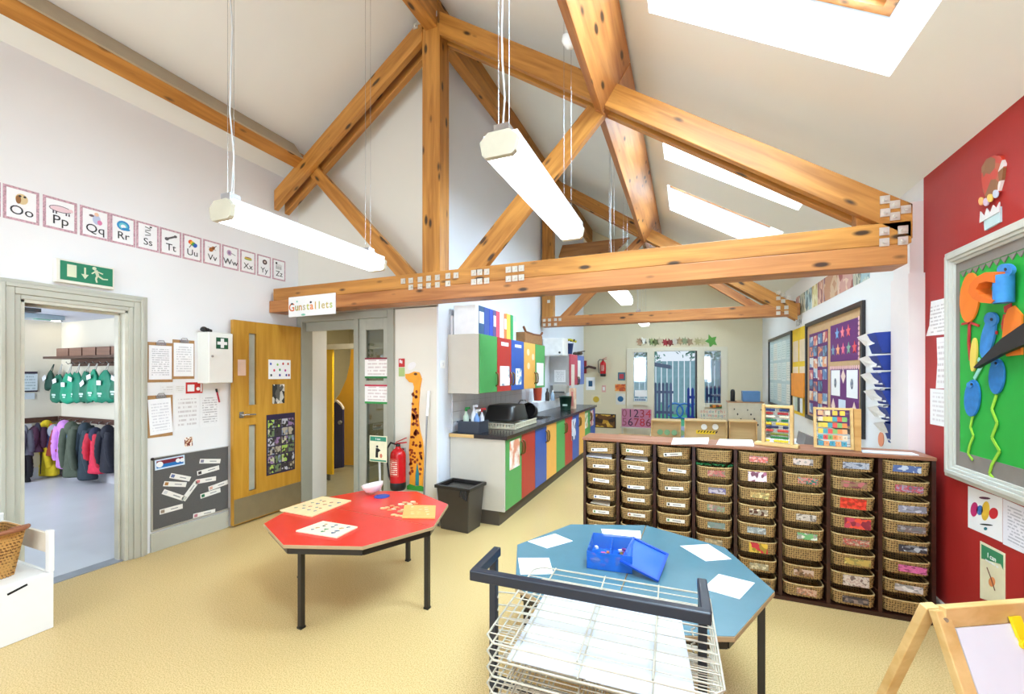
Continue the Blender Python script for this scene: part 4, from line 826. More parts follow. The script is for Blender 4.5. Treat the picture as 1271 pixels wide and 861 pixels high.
# folders on top of wall cupboards
random.seed(11)
fold = [((240, 240, 240), 'white'), ((58, 92, 130), 'slate blue'), ((60, 86, 160), 'navy blue'), ((50, 80, 190), 'bright blue'), ((96, 84, 130), 'purple'), ((226, 84, 104), 'pink'), ((240, 236, 232), 'off-white'), ((240, 124, 70), 'orange'), ((248, 208, 90), 'yellow'), ((40, 160, 90), 'green'), ((206, 236, 226), 'pale mint')]
y = 4.02
px_f = [590, 594, 601, 607.5, 612, 616, 620.5, 625.5, 629, 633.5, 637, 640.5]
for i, (c, n) in enumerate(fold):
    ya = AX(px_f[i], 400, -1.97).y; yb = AX(px_f[i+1], 400, -1.97).y; ya += .004
    h = .30 if i < 8 else .31
    t = thing('lever_arch_file', '%s file standing on the wall cupboards, %s' % (n, 'first of the row after the magazine box' if i == 0 else 'between the %s and %s ones' % (fold[i-1][1], fold[i+1][1]) if i < 10 else 'last of the row'), 'file', (-2.1, ya, UZ1), 0, 'files on top of the wall cupboards')
    mb = MB().box(-2.22, -1.97, ya, yb, UZ1+.001, UZ1+h); mb.build('cover', C(*c), t, None, .003)
    MB().box(-1.97, -1.968, ya+.01, yb-.01, UZ1+.12, UZ1+.24).build('spine_label', mat((236, 236, 236), .5) if i % 3 == 1 else C(*c), t)
t = thing('magazine_box', 'clear plastic magazine box of papers at the near end of the wall cupboards', 'box', (-2.1, 3.9, UZ1)); ya = AX(568, 400, -1.97).y
F = Fr('B', 3.84); a = F.px(567, 386); b = F.px(589.5, 414); MB().rect(F, a[0], UZ1+.001, b[0], a[1], -.10, 0).build('case', mat((226, 226, 226), .2), t, None, .006); MB().rect(F, a[0]+.02, UZ1+.02, b[0]-.03, UZ1+.13, .0005, .003).build('papers', mat((236, 226, 190), .5), t)
MB().box(-2.262, -2.235, 3.84, 4.0, UZ1+.001, UZ1+.2).solo('white_folder', mat((236, 236, 238), .4), 'thin white folder leaning at the wall left of the magazine box', 'file')
# wooden crate basket on far end
t = thing('wooden_tray', 'wooden tray basket with upturned ends on top of the far wall cupboards', 'tray', (-2.1, 5.6, UZ1)); c = (-2.08, 5.55)
MB().box(-2.22, -1.93, 5.15, 5.86, UZ1+.001, UZ1+.14).build('body', mat((150, 104, 62), .6, var=.15, scale=30), t, None, .01)
MB().tube([(-1.94, 5.12, UZ1+.20), (-1.94, 5.2, UZ1+.14), (-1.94, 5.5, UZ1+.13), (-1.94, 5.8, UZ1+.14), (-1.94, 5.88, UZ1+.19)], .016, 8).build('rim', mat((120, 70, 40), .6), t)
# worktop items
def bottle(x, y, z, h, r, c, capc, label, group='bottles on the worktop'):
    t = thing('bottle', label, 'bottle', (x, y, z), 0, group); MB().lathe([(r*.9, 0), (r, .01), (r, h*.6), (r*.4, h*.78), (r*.35, h*.85)], (x, y, z+.0005), 14).build('body', C(*c, .25), t); MB().lathe([(r*.42, h*.85), (r*.42, h), (.001, h)], (x, y, z), 12).build('cap', C(*capc), t); return t
WZ = .8855
t = thing('caddy', 'dark blue plastic caddy with holes holding spray bottles on the near end of the worktop', 'caddy', (-2.08, 4.0, WZ))
cx0, cx1, cy0, cy1 = -2.20, -1.955, 3.88, 4.10
MB().box(cx0, cx1, cy0, cy1, WZ, WZ+.01).box(cx0, cx0+.008, cy0, cy1, WZ+.01, WZ+.12).box(cx1-.008, cx1, cy0, cy1, WZ+.01, WZ+.12).box(cx0+.008, cx1-.008, cy0, cy0+.008, WZ+.01, WZ+.12).box(cx0+.008, cx1-.008, cy1-.008, cy1, WZ+.01, WZ+.12).build('tub', mat((44, 52, 66), .4), t)
MB().box(cx0-.008, cx1+.008, cy0-.008, cy0, WZ+.105, WZ+.12).box(cx1, cx1+.008, cy0, cy1, WZ+.105, WZ+.12).build('rim', mat((50, 58, 74), .4), t)
sprays = [(-2.15, 3.97, .24, .032, (200, 220, 200), (40, 130, 60), 'green-topped clear spray bottle, leftmost in the blue caddy'), (-2.09, 4.03, .26, .032, (236, 238, 240), (230, 230, 236), 'white spray bottle in the middle of the blue caddy'), (-2.03, 3.98, .22, .03, (120, 160, 216), (236, 236, 236), 'pale blue bottle in the blue caddy'), (-2.0, 4.04, .23, .026, (214, 214, 220), (200, 60, 60), 'red-capped bottle at the right of the blue caddy')]
for (x, y, h, r, c, cc, lb) in sprays:
    t = bottle(x, y, WZ+.011, h, r, c, cc, lb, 'spray bottles in the blue caddy'); MB().sq((x-.005, y, WZ+h+.005), (x+.05, y-.02, WZ+h+.012), .018, .022).build('trigger', C(*cc), t)
# dish rack
t = thing('dish_drainer', 'cream plastic dish drainer tray with ribbed edge beside the sink', 'dish drainer', (-1.95, 4.7, WZ)); D0, D1 = 4.28, 5.0
MB().box(-2.2, -1.72, D0, D1, WZ+.001, WZ+.02).build('tray', mat((220, 214, 186), .4), t, None, .004)
mb = MB(); [mb.box(-2.2+.035*i, -2.185+.035*i, D0, D0+.012, WZ+.02, WZ+.055) for i in range(14)]; [mb.box(-1.735, -1.72, D0+.04*i, D0+.015+.04*i, WZ+.02, WZ+.055) for i in range(18)]; mb.box(-2.2, -1.72, D0, D0+.012, WZ+.055, WZ+.065).box(-1.735, -1.72, D0, D1, WZ+.055, WZ+.065)
mb['kind'] if False else None
q = mb.build('ribs', mat((228, 222, 196), .4), t); q['kind'] = 'stuff'
t = thing('black_washing_up_bowl', 'black upturned washing-up bowl standing in the cream drainer', 'bowl', (-1.97, 4.64, WZ+.06)); Mx = Matrix.Translation((-1.98, 4.66, WZ+.07))
prof = [(1, 0), (1.03, .005), (1.0, .03), (.86, .16), (.8, .175), (.001, .178)]; mb = MB()
vs = []; n = 28
for r, z in prof:
    for k in range(n):
        a = 2*math.pi*k/n; c_, s_ = math.cos(a), math.sin(a); e = .35; vs.append(Mx @ Vector((.20*r*math.copysign(abs(c_)**e, c_), .26*r*math.copysign(abs(s_)**e, s_), z)))
mb.add(vs, [(i*n+k, i*n+(k+1) % n, (i+1)*n+(k+1) % n, (i+1)*n+k) for i in range(len(prof)-1) for k in range(n)], 0, None, True); mb.build('shell', mat((30, 28, 28), .3), t)
t = thing('saucepan', 'black and steel saucepan in the drainer beside the upturned bowl', 'pan', (-1.88, 5.06, WZ+.02)); Mx = Matrix.Translation((-1.86, 5.12, WZ+.13)) @ Matrix.Rotation(1.25, 4, 'X')
MB().lathe([(.001, -.06), (.09, -.06), (.10, -.05), (.10, .06), (.095, .06), (.09, -.045)], (0, 0, 0), 20, M=Mx).build('pan_body', mat((46, 44, 46), .3, metal=.5), t); MB().sq((-1.80, 5.12, WZ+.06), (-1.70, 5.16, WZ+.05), .03, .02).build('handle', BLACK, t)
bottle(-2.14, 6.75, 1.041, .21, .035, (60, 50, 46), (50, 50, 50), 'dark brown soap bottle on the black tray of the white ledge'); bottle(-2.10, 6.93, 1.041, .17, .032, (170, 196, 220), (240, 240, 240), 'pale blue soap bottle beside the dark one on the ledge')
p = AX(733-100, 300, -2.0)
t = thing('red_jug', 'red and orange plastic jug hanging below the wall cupboards', 'jug', (-2.16, 5.9, 1.06)); q = AY(658, 494, 6.1); MB().lathe([(.055, -.13), (.065, .0), (.07, .12), (.066, .12), (.06, 0)], (q.x+.12, 6.1, q.z+.1), 14).build('body', patch_mat([(150, 40, 30), (190, 70, 40), (230, 150, 80)], 2, 3), t); MB().tube([(q.x+.12, 6.0, q.z+.18), (q.x+.12, 5.95, q.z+.12), (q.x+.12, 6.0, q.z+.04)], .008, 6).build('handle', C(170, 50, 40), t)
t = thing('green_bin', 'dark green tall waste tub standing on the far end of the worktop', 'tub', (-2.05, 7.3, WZ)); q = AY(702, 506, 7.0); MB().lathe([(.085, 0), (.105, .21), (.11, .21), (.11, .225), (.098, .225), (.08, .02)], (q.x, 7.0, WZ), 20).build('tub', C(24, 62, 44), t); MB().box(q.x-.02, q.x+.06, 6.885, 6.89, WZ+.07, WZ+.10).build('label_strip', C(190, 210, 200), t)
t = thing('tall_carton', 'tall pale peach carton on the worktop beside the dark green tub', 'carton', (-1.93, 7.5, WZ)); q = AY(711, 500, 7.25); MB().box(q.x-.05, q.x+.05, 7.2, 7.3, WZ, WZ+.36).build('carton', patch_mat([(240, 206, 176), (246, 222, 190), (230, 180, 150)], 2, 3, soft=True), t, None, .003); MB().box(q.x-.02, q.x+.02, 7.198, 7.2, WZ+.05, WZ+.3).build('print', C(220, 130, 120), t)
# bin by the kitchen end
t = thing('black_bin', 'large black plastic bin with liner at the end of the kitchen units', 'bin', (-2.03, 3.66, 0))
def frust(mb, cx, cy, z0, z1, a0, b0, a1, b1, mi=0, rz=0):
    R_ = Matrix.Translation((cx, cy, 0)) @ Matrix.Rotation(rz, 4, 'Z'); vs = [R_ @ Vector((sx*a, sy*b, z)) for z, a, b in ((z0, a0, b0), (z1, a1, b1)) for sx, sy in ((-1, -1), (1, -1), (1, 1), (-1, 1))]
    return mb.add(vs, [(3, 2, 1, 0), (4, 5, 6, 7), (0, 1, 5, 4), (1, 2, 6, 5), (2, 3, 7, 6), (3, 0, 4, 7)], mi)
bc = (-2.04, 3.655); frust(MB(), bc[0], bc[1]-.0, 0, .40, .155, .115, .185, .14, 0, -.08).build('body', mat((64, 58, 52), .35, var=.05), t, None, .008)
mb = MB()
for (x0, x1, y0, y1) in ((-.2, .2, -.155, -.13), (-.2, .2, .13, .155), (-.2, -.17, -.13, .13), (.17, .2, -.13, .13)): mb.box(x0, x1, y0, y1, .40, .43, 0, Matrix.Translation((bc[0], bc[1], 0)) @ Matrix.Rotation(-.08, 4, 'Z'))
mb.build('rim', BLKM, t, None, .003); MB().box(-.17, .17, -.13, .13, .401, .405, 0, Matrix.Translation((bc[0], bc[1], 0)) @ Matrix.Rotation(-.08, 4, 'Z')).build('liner', mat((14, 14, 14), .25), t)
mb = MB(); [mb.tube([(bc[0]+.10+.015*k, bc[1]-.165, .41), (bc[0]+.09+.02*k, bc[1]-.17, .35-.01*k)], .012, 6) for k in range(4)]; mb.build('liner_fold', mat((40, 42, 46), .2), t)
# ================================================================== BACK WALL: GLAZED SCREEN
d3 = bpy.data.objects.new('door_3', None); COL.objects.link(d3); d3['kind'] = 'structure'; WM[d3] = Matrix.Identity(4)
SCR = mat((226, 218, 196), .45, var=.01); Y0, Y1 = YB-.03, YB+.10
xs = [FB.px(x, 480)[0] for x in (778, 786.5, 803.5, 812, 864.5, 874.5, 895, 903)]; zt = 1.97; zb = .86
mb = MB().box(xs[0], xs[1], Y0, Y1, 0, 2.06).box(xs[2], xs[3], Y0, Y1, 0, 2.06).box(xs[4]+.012, xs[5], Y0, Y1, 0, 2.06).box(xs[6], xs[7], Y0, Y1, 0, 2.06).box(xs[1], xs[2], Y0, Y1, zt, 2.06).box(xs[3], xs[4]+.012, Y0, Y1, 1.985, 2.06).box(xs[5], xs[6], Y0, Y1, zt, 2.06)
mb.box(xs[1], xs[2], Y0, Y1, .78, zb).box(xs[5], xs[6], Y0, Y1, .78, zb).box(xs[1], xs[2], Y0+.03, Y1-.02, 0, .78).box(xs[5], xs[6], Y0+.03, Y1-.02, 0, .78)
mb.build('frame', SCR, d3, None, .004)
for i, j in ((1, 2), (5, 6)): MB().box(xs[i], xs[j], YB+.03, YB+.036, zb, zt).build('pane', glass(), d3)
MB().box(xs[4]-.02, xs[4]+.012, YB-.02, YB+.85, .01, 1.98).build('open_door_edge', BLKM, d3)
MB().box(xs[3], xs[4], YB, YB+.12, 0, .02).build('sill', STEEL, d3)
# ================================================================== OUTSIDE
PAVE = mat((150, 164, 190), .7, var=.1, scale=4)
struct(MB().box(-4, 5, YB+.2, 13.2, -.1, -.02), 'floor_patio', PAVE)
struct(MB().box(-6, 8, 13.2, 24, -.12, -.03), 'ground_lawn', mat((60, 150, 110), .9, var=.2, scale=20))
S1 = bpy.data.lights.new('sun', 'SUN'); S1.energy = 1.0; S1.angle = .3; so = bpy.data.objects.new('sun', S1); COL.objects.link(so); so.rotation_euler = (math.radians(38), 0, math.radians(-160+180))
FEN = mat((130, 160, 172), .7, var=.12, scale=6); fs = thing('garden_fence', 'tall pale vertical board fence across the garden beyond the glazed door', 'fence', (0, 17, 0)); src = None; random.seed(4)
for i in range(34):
    x = -3.4+i*.2; y = 17+.02*(i % 2)+max(0, (i-12))*-.02; h = 1.95+random.uniform(-.02, .02)
    M = Matrix.Translation((x, y, -.03))
    if src is None: src = MB().box(x-.085, x+.085, y, y+.02, -.03, 1.95).build('board', FEN, fs, M)
    else: share(src, fs, M, 'board')
MB().box(-3.5, 3.4, 16.6, 16.64, .35, .43).build('rail', FEN, fs)
def picket(x0, x1, y, h, n, m, name, label):
    t = thing(name, label, 'fence', ((x0+x1)/2, y, -.02)); w = (x1-x0)/n
    for i in range(n): MB().poly(Fr('B', y), [(x0+i*w, -.02), (x0+i*w+w*.62, -.02), (x0+i*w+w*.62, h-.05), (x0+i*w+w*.31, h), (x0+i*w, h-.05)], -.02, 0).build('picket', m, t)
    MB().box(x0, x1, y+.02, y+.05, h*.3, h*.3+.07).box(x0, x1, y+.02, y+.05, h*.75, h*.75+.07).build('rail', m, t)
NV = mat((50, 62, 110), .6)
a = AY(812, 500, 12.6); b = AY(836, 500, 12.6); picket(a.x, b.x, 12.6, 1.25, 5, mat((90, 104, 136), .6), 'picket_fence', 'grey-blue picket fence seen through the left of the open back door')
a = AY(853, 500, 11.6); b = AY(863, 500, 11.6); picket(a.x, b.x+.1, 11.6, 1.15, 3, mat((30, 60, 160), .5), 'picket_gate', 'bright blue picket gate just outside the back door on the right')
a = AY(876, 500, 11.8); b = AY(896, 500, 11.8); picket(a.x, b.x, 11.8, 1.2, 4, NV, 'picket_fence', 'navy picket fence seen through the right glazed side panel')
for (x, y, z, r, lb) in ((-2.4, 20, 2.7, 1.7, 'pale leafy tree above the garden fence, on the left of the doorway view'), (1.2, 20.5, 2.9, 1.8, 'pale leafy tree above the garden fence, in the middle of the doorway view'), (4.8, 20, 2.7, 1.7, 'pale leafy tree above the garden fence, seen through the right side panel')):
    t = thing('garden_tree', lb, 'tree', (x, y, 0), 0, 'trees beyond the garden fence'); MB().tube([(x, y, -.03), (x+.1, y, 2)], [.14, .09], 8).build('trunk', C(110, 100, 96), t)
    mb = MB(); random.seed(int(x*10)+90)
    for k in range(900):
        d = Vector((random.gauss(0, 1), random.gauss(0, 1), random.gauss(0, 1))).normalized()*r*random.uniform(.5, 1); d.z *= .75; c = Vector((x, y, z))+d; s_ = .10
        a_, b_ = Vector((random.uniform(-1, 1), random.uniform(-1, 1), random.uniform(-1, 1))).normalized()*s_, Vector((random.uniform(-1, 1), random.uniform(-1, 1), random.uniform(-1, 1))).normalized()*s_*.6
        mb.add([c-a_, c-b_, c+a_, c+b_], [(0, 1, 2, 3)], 0)
    q = mb.build('foliage', mat((110, 150, 140), .7, var=.3, scale=2), t); q['kind'] = 'stuff'
t = thing('canopy_roof', 'dark blue-grey canopy roof corner outside at the upper left of the open door', 'canopy', (-1.1, 12.2, 2.3)); a = AY(812, 447, 12.2); b = AY(832, 452, 12.2)
MB().poly(Fr('B', 12.2), [(a.x-1.6, a.z+.25), (a.x-1.6, a.z+.12), (b.x, b.z-.12), (b.x, b.z-.02)], -1.2, 0).build('roof', C(90, 104, 130), t); MB().box(-2.3, -2.2, 12.3, 12.4, 0, 2.3).build('post', C(160, 170, 190), t); MB().box(-1.62, -1.50, 11.8, 11.92, 0, 2.35).build('post', C(130, 140, 156), t)
q = AY(850, 500, 15.4); t = thing('play_hoops', 'small heap of blue play hoops on the lawn by the fence', 'toys', (q.x, 15.2, 0)); [MB().tube([(q.x+.3*i-.3+.25*math.cos(a), 15.2, .25+.25*math.sin(a)) for a in [k*math.pi/6 for k in range(13)]], .03, 6).build('hoop', C(50, 110, 180), t) for i in range(3)]
# ================================================================== BASKET SHELF UNIT
SHX0, SHX1, SHY0, SHY1, SHZ = -.752, 1.367, 3.30, 3.66, 1.0
t = thing('basket_shelf', 'long dark brown storage unit with eight columns of wicker baskets', 'shelf unit', ((SHX0+SHX1)/2, 3.48, 0))
MB().box(SHX0-.006, SHX1, SHY0-.012, SHY1-.10, SHZ-.022, SHZ).build('top', BROWNTOP, t, None, .004)
share_m = None; PIT = (SHX1-SHX0)/8
for i in range(9):
    x = SHX0+i*PIT; w = .020; x0 = x if i == 0 else (x-w if i == 8 else x-w/2)
    MB().box(x0, x0+w, SHY0, SHY1-.11, .001, SHZ-.023).build('upright', DARKW, t)
MB().box(SHX0+.02, SHX1-.02, SHY1-.112, SHY1-.108, .03, SHZ-.023).build('back_panel', mat((26, 16, 12), .8), t)
MB().box(SHX0+.02, SHX1-.02, SHY0-.006, SHY1-.112, 0.001, .026).build('base', DARKW, t)
ZP = .1205; ZT = .962; BH = .081
rn = None
for i in range(8):
    for k in range(8):
        z = max(.0265, ZT-k*ZP-BH-.007)
        for dxr in (.0112, PIT-.0192):
            Mr = Matrix.Translation((SHX0+i*PIT+dxr, 0, z))
            if rn is None: rn = MB().box(SHX0+dxr, SHX0+dxr+.008, SHY0+.01, SHY1-.115, z, z+.005).build('runner', DARKW, t, Mr)
            else: share(rn, t, Mr, 'runner')
def woven(w, d, h, M, nx=30, nh=7, amp=.0032, taper=.93, sag=.006, thick=.010):
    """woven basket: rounded-rectangle walls with an over-under relief, thick rolled rim, base"""
    mb = MB(); per = []; n = nx*2+int(nx*2*d/w); n -= n % 2
    for k in range(n):
        a = 2*math.pi*k/n; c, s = math.cos(a), math.sin(a); e = .28
        per.append((math.copysign(abs(c)**e, c)*w/2, math.copysign(abs(s)**e, s)*d/2))
    # equalise spacing
    P = per+[per[0]]; L_ = [0]
    for i in range(n): L_.append(L_[-1]+math.dist(P[i], P[i+1]))
    q = []; j = 0
    for k in range(n):
        tt = L_[-1]*k/n
        while L_[j+1] < tt: j += 1
        f = (tt-L_[j])/max(1e-9, L_[j+1]-L_[j]); q.append((P[j][0]+(P[j+1][0]-P[j][0])*f, P[j][1]+(P[j+1][1]-P[j][1])*f))
    vs = []; rows = nh
    for r in range(rows+1):
        f = r/rows; sc = taper+(1-taper)*f
        for k in range(n):
            x, y = q[k]; l = math.hypot(x, y); nx_, ny_ = x/(w/2), y/(d/2); m_ = max(abs(nx_), abs(ny_)); nn = (math.copysign(1, x) if abs(nx_) >= m_-.02 else 0, math.copysign(1, y) if abs(ny_) >= m_-.02 else 0)
            dd = amp*(1 if (k+r) % 2 else -1)
            vs.append(M @ Vector((x*sc+nn[0]*dd, y*sc+nn[1]*dd, h*f-(sag*(1-(2*x/w)**2) if r == rows else 0))))
    mb.add(vs, [(r*n+k, r*n+(k+1) % n, (r+1)*n+(k+1) % n, (r+1)*n+k) for r in range(rows) for k in range(n)], 0, None, True)
    iv = [M @ Vector((x*(taper+(1-taper)*f)*(1-2*thick/w), y*(taper+(1-taper)*f)*(1-2*thick/d), z)) for f, z in ((1, h-sag), (0, .006)) for x, y in q]
    mb.add(iv, [(k, n+k, n+(k+1) % n, (k+1) % n) for k in range(n)]+[list(range(n, 2*n))], 0)
    rim = [M @ Vector((x*.99, y*.99, h-sag*(1-(2*x/w)**2))) for x, y in q[::2]]; rim.append(rim[0]); mb2 = MB().tube(rim, thick*.55, 6, cap=False)
    return mb, mb2
def weave_mat(c1, c2, zs, xs):  # dark bands colour in the shade of gaps between coils and stitches
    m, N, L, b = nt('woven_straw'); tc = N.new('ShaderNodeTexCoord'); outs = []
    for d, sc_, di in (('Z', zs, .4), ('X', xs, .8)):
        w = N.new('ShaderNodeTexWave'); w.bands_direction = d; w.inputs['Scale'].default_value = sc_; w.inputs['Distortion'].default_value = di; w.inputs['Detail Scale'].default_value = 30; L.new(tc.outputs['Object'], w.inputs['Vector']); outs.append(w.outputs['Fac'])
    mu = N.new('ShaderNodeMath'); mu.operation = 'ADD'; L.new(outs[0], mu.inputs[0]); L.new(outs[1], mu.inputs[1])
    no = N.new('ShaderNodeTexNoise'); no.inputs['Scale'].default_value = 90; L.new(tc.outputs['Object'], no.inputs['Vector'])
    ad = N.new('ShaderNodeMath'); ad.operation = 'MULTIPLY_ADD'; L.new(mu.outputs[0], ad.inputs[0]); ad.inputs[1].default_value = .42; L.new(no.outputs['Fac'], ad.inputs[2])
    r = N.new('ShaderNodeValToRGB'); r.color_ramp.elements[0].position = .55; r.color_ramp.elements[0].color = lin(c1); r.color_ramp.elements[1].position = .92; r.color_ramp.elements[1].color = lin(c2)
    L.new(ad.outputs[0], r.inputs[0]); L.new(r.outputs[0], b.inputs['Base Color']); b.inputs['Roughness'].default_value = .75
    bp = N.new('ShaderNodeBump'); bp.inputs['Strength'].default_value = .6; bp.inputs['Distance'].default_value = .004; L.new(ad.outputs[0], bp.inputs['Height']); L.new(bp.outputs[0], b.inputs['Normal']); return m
BW, BD = PIT-.036, .235
random.seed(21)
LBL = [(246, 244, 236)]
def card_cols(i, k):
    pal = {(4, 0): [(220, 90, 80), (240, 200, 190)], (4, 1): [(240, 220, 225), (190, 120, 150)], (4, 2): [(190, 150, 90), (230, 220, 150)], (4, 3): [(90, 60, 50), (240, 220, 190)], (4, 4): [(150, 160, 160), (210, 214, 210)], (4, 5): [(200, 50, 60), (230, 190, 70)], (4, 6): [(170, 150, 110), (236, 226, 190)], (4, 7): [(160, 140, 110), (120, 110, 90)],
           (5, 0): [(220, 200, 190), (180, 170, 165)], (5, 1): [(236, 120, 110), (90, 170, 150)], (5, 3): [(220, 210, 196), (190, 176, 160)], (5, 4): [(120, 180, 120), (226, 226, 210)], (5, 6): [(210, 180, 160), (160, 120, 90)], (5, 7): [(190, 120, 90), (220, 190, 160)],
           (6, 0): [(190, 190, 196), (150, 160, 180)], (6, 1): [(150, 120, 90), (190, 110, 110)], (6, 2): [(226, 60, 46), (236, 90, 60)], (6, 3): [(230, 80, 60), (200, 70, 90)], (6, 4): [(190, 60, 56), (200, 190, 160)], (6, 5): [(200, 170, 90), (230, 210, 120)], (6, 6): [(226, 214, 200), (190, 160, 150)], (6, 7): [(150, 130, 120), (100, 90, 90)],
           (7, 0): [(90, 110, 160), (190, 200, 215)], (7, 1): [(190, 60, 70), (150, 160, 180)], (7, 2): [(150, 150, 165), (190, 190, 200)], (7, 3): [(120, 100, 96), (170, 170, 170)], (7, 4): [(70, 70, 76), (190, 195, 200)], (7, 5): [(226, 120, 170), (216, 100, 156)], (7, 6): [(210, 200, 196), (230, 226, 222)],
           (3, 1): [(200, 90, 90), (190, 170, 140)], (3, 2): [(120, 110, 150), (190, 180, 190)], (3, 3): [(110, 160, 120), (220, 150, 150)], (3, 4): [(120, 140, 130), (190, 200, 190)], (3, 5): [(190, 170, 130), (220, 200, 160)]}
    return pal.get((i, k))
coln = ['first', 'second', 'third', 'fourth', 'fifth', 'sixth', 'seventh', 'eighth']; rown = ['top', 'second', 'third', 'fourth', 'fifth', 'sixth', 'seventh', 'bottom']
cname = lambda c: min([('red', (210, 60, 50)), ('pink', (230, 130, 170)), ('green', (110, 170, 120)), ('grey', (150, 150, 160)), ('brown', (140, 110, 80)), ('blue', (90, 110, 160)), ('cream', (226, 214, 196)), ('dark', (70, 70, 76)), ('orange-pink', (230, 110, 90)), ('mauve', (120, 110, 150))], key=lambda q: sum((a-b)**2 for a, b in zip(q[1], c)))[0]
STW = [mat((186, 152, 96), .75, var=.3, scale=60, bump=.3), mat((196, 164, 108), .75, var=.25, scale=60, bump=.3)]
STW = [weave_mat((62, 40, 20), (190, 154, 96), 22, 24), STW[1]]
bk_src = None; lab_src = None
for i in range(8):
    for k in range(8):
        cx = SHX0+PIT*(i+.5)+random.uniform(-.004, .004); z = ZT-k*ZP-BH+random.uniform(-.001, .001); y = SHY0-.004+BD/2+random.uniform(0, .012); tilt = random.uniform(-.02, .02)
        cc = card_cols(i, k); txt = 'white name strip' if i < 3 else (('%s picture label' % cname(cc[0])) if cc else 'no label')
        lab = 'wicker basket with %s in the %s row, %s column from the left' % (txt, rown[k], coln[i])
        t = thing('wicker_basket', lab, 'basket', (cx, y, z), tilt, 'wicker baskets in the brown storage unit'); M = WM[t]
        if bk_src is None:
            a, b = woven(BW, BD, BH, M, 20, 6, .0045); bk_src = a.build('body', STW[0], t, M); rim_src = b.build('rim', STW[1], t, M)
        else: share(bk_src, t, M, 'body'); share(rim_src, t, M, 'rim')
        F = MF(M @ Matrix(((1, 0, 0, 0), (0, 0, -1, -BD/2-.004), (0, 1, 0, 0), (0, 0, 0, 1))))
        if i < 3:
            u = random.uniform(-.01, .02) if k else -.005; v = BH*.45+random.uniform(-.012, .01); r = random.choice((0, .02, -.05, .06)) if not (i == 2 and k == 0) else .12
            if i == 1 and k == 2: v -= .03
            Fq = MF(F.mat(u, v, 0, r)); MB().rect(Fq, -.062, -.012, .062, .012, 0, .002).build('label', mat((244, 240, 228), .4, var=.01), t)
            text(random.choice(('Oliver', 'Emily', 'Jack', 'Sophie', 'Harry', 'Grace', 'Alfie', 'Lily', 'Noah', 'Ava')) if False else '~~~~', Fq, .005, 0, .018, C(110, 110, 110), t, .002) if False else MB().rect(Fq, -.02, -.003, .035, .003, .002, .0026).build('printed_name', C(150, 146, 140), t)
            MB().rect(Fq, -.055, -.007, -.042, .007, .002, .0026).build('picture', C(*random.choice(((90, 150, 90), (60, 60, 60), (200, 120, 60), (80, 110, 170)))), t)
        elif cc:
            w_ = .055+(.012 if i >= 6 else 0); h_ = .020+(.012 if (i, k) in ((4, 1), (6, 2), (6, 3), (6, 6), (4, 5)) else 0)
            Fq = MF(F.mat(random.uniform(-.005, .02), BH*.48, 0, random.uniform(-.05, .03)))
            MB().rect(Fq, -w_, -h_, w_, h_, 0, .002).build('picture_label', patch_mat([cc[0], cc[1], cc[0], tuple(int(v*.7) for v in cc[1])], 2.5, i*8+k, soft=(i+k) % 2 == 0, sx=2.2, rough=.25), t)
# contents that show above the rims
def loose(x, z, dx, dz, col, name, label, cat='paper'):
    mb = MB(); mb.add([Vector((x, 3.32, z)), Vector((x+dx, 3.31, z-.005)), Vector((x+dx*.9, 3.45, z+dz)), Vector((x+dx*.1, 3.45, z+dz*1.1)), Vector((x, 3.32, z+.003)), Vector((x+dx, 3.31, z-.002)), Vector((x+dx*.9, 3.45, z+dz+.003)), Vector((x+dx*.1, 3.45, z+dz*1.1+.003))], [(3, 2, 1, 0), (4, 5, 6, 7), (0, 1, 5, 4), (1, 2, 6, 5), (2, 3, 7, 6), (3, 0, 4, 7)]); return mb.solo(name, mat(col, .5), label, cat)
loose(-.735, .848, .20, .018, (240, 240, 244), 'loose_sheets', 'white sheets poking out of the second-row basket, first column')
loose(-.44, .848, .17, .02, (236, 232, 226), 'loose_sheets', 'pale card poking out of the second-row basket, second column')
loose(-.70, .486, .15, .012, (226, 214, 190), 'loose_sheets', 'cream paper in the fifth-row basket, first column')
mb = MB(); random.seed(8)
for k in range(14):
    x = .07+k*.016; mb.tube([(x, 3.36, .845), (x+random.uniform(-.02, .02), 3.33, .862), (x+random.uniform(-.03, .03), 3.30+random.uniform(0, .04), .852)], .006, 5)
q = mb.solo('green_netting', C(40, 110, 60), 'green netting strands spilling over the second-row basket, fourth column', 'netting'); q['kind'] = 'stuff'
# papers and abacuses on top
for (pts, lb) in ((((836, 543.5), (880, 543), (878.5, 551), (833, 551.5)), 'white sheet on the brown unit, left of the two near the middle'), (((893, 545), (934, 546), (936, 553.5), (889, 552)), 'white sheet on the brown unit just left of the bead abacus')):
    F = Fr('Z', SHZ+.0005); MB().poly(F, [tuple(AZ(p[0], p[1], SHZ)[:2]) for p in pts][::-1], 0, .0015).solo('paper_sheet', PAPER, lb, 'paper', 'paper sheets on the brown unit')
F = Fr('Z', SHZ+.0005); MB().poly(F, [(1.02, 3.32), (1.30, 3.33), (1.30, 3.42), (1.04, 3.42)], 0, .004).solo('paper_sheet', mat((222, 226, 234), .4), 'pale sheets lying at the right end of the brown unit under the blue chart', 'paper', 'paper sheets on the brown unit')
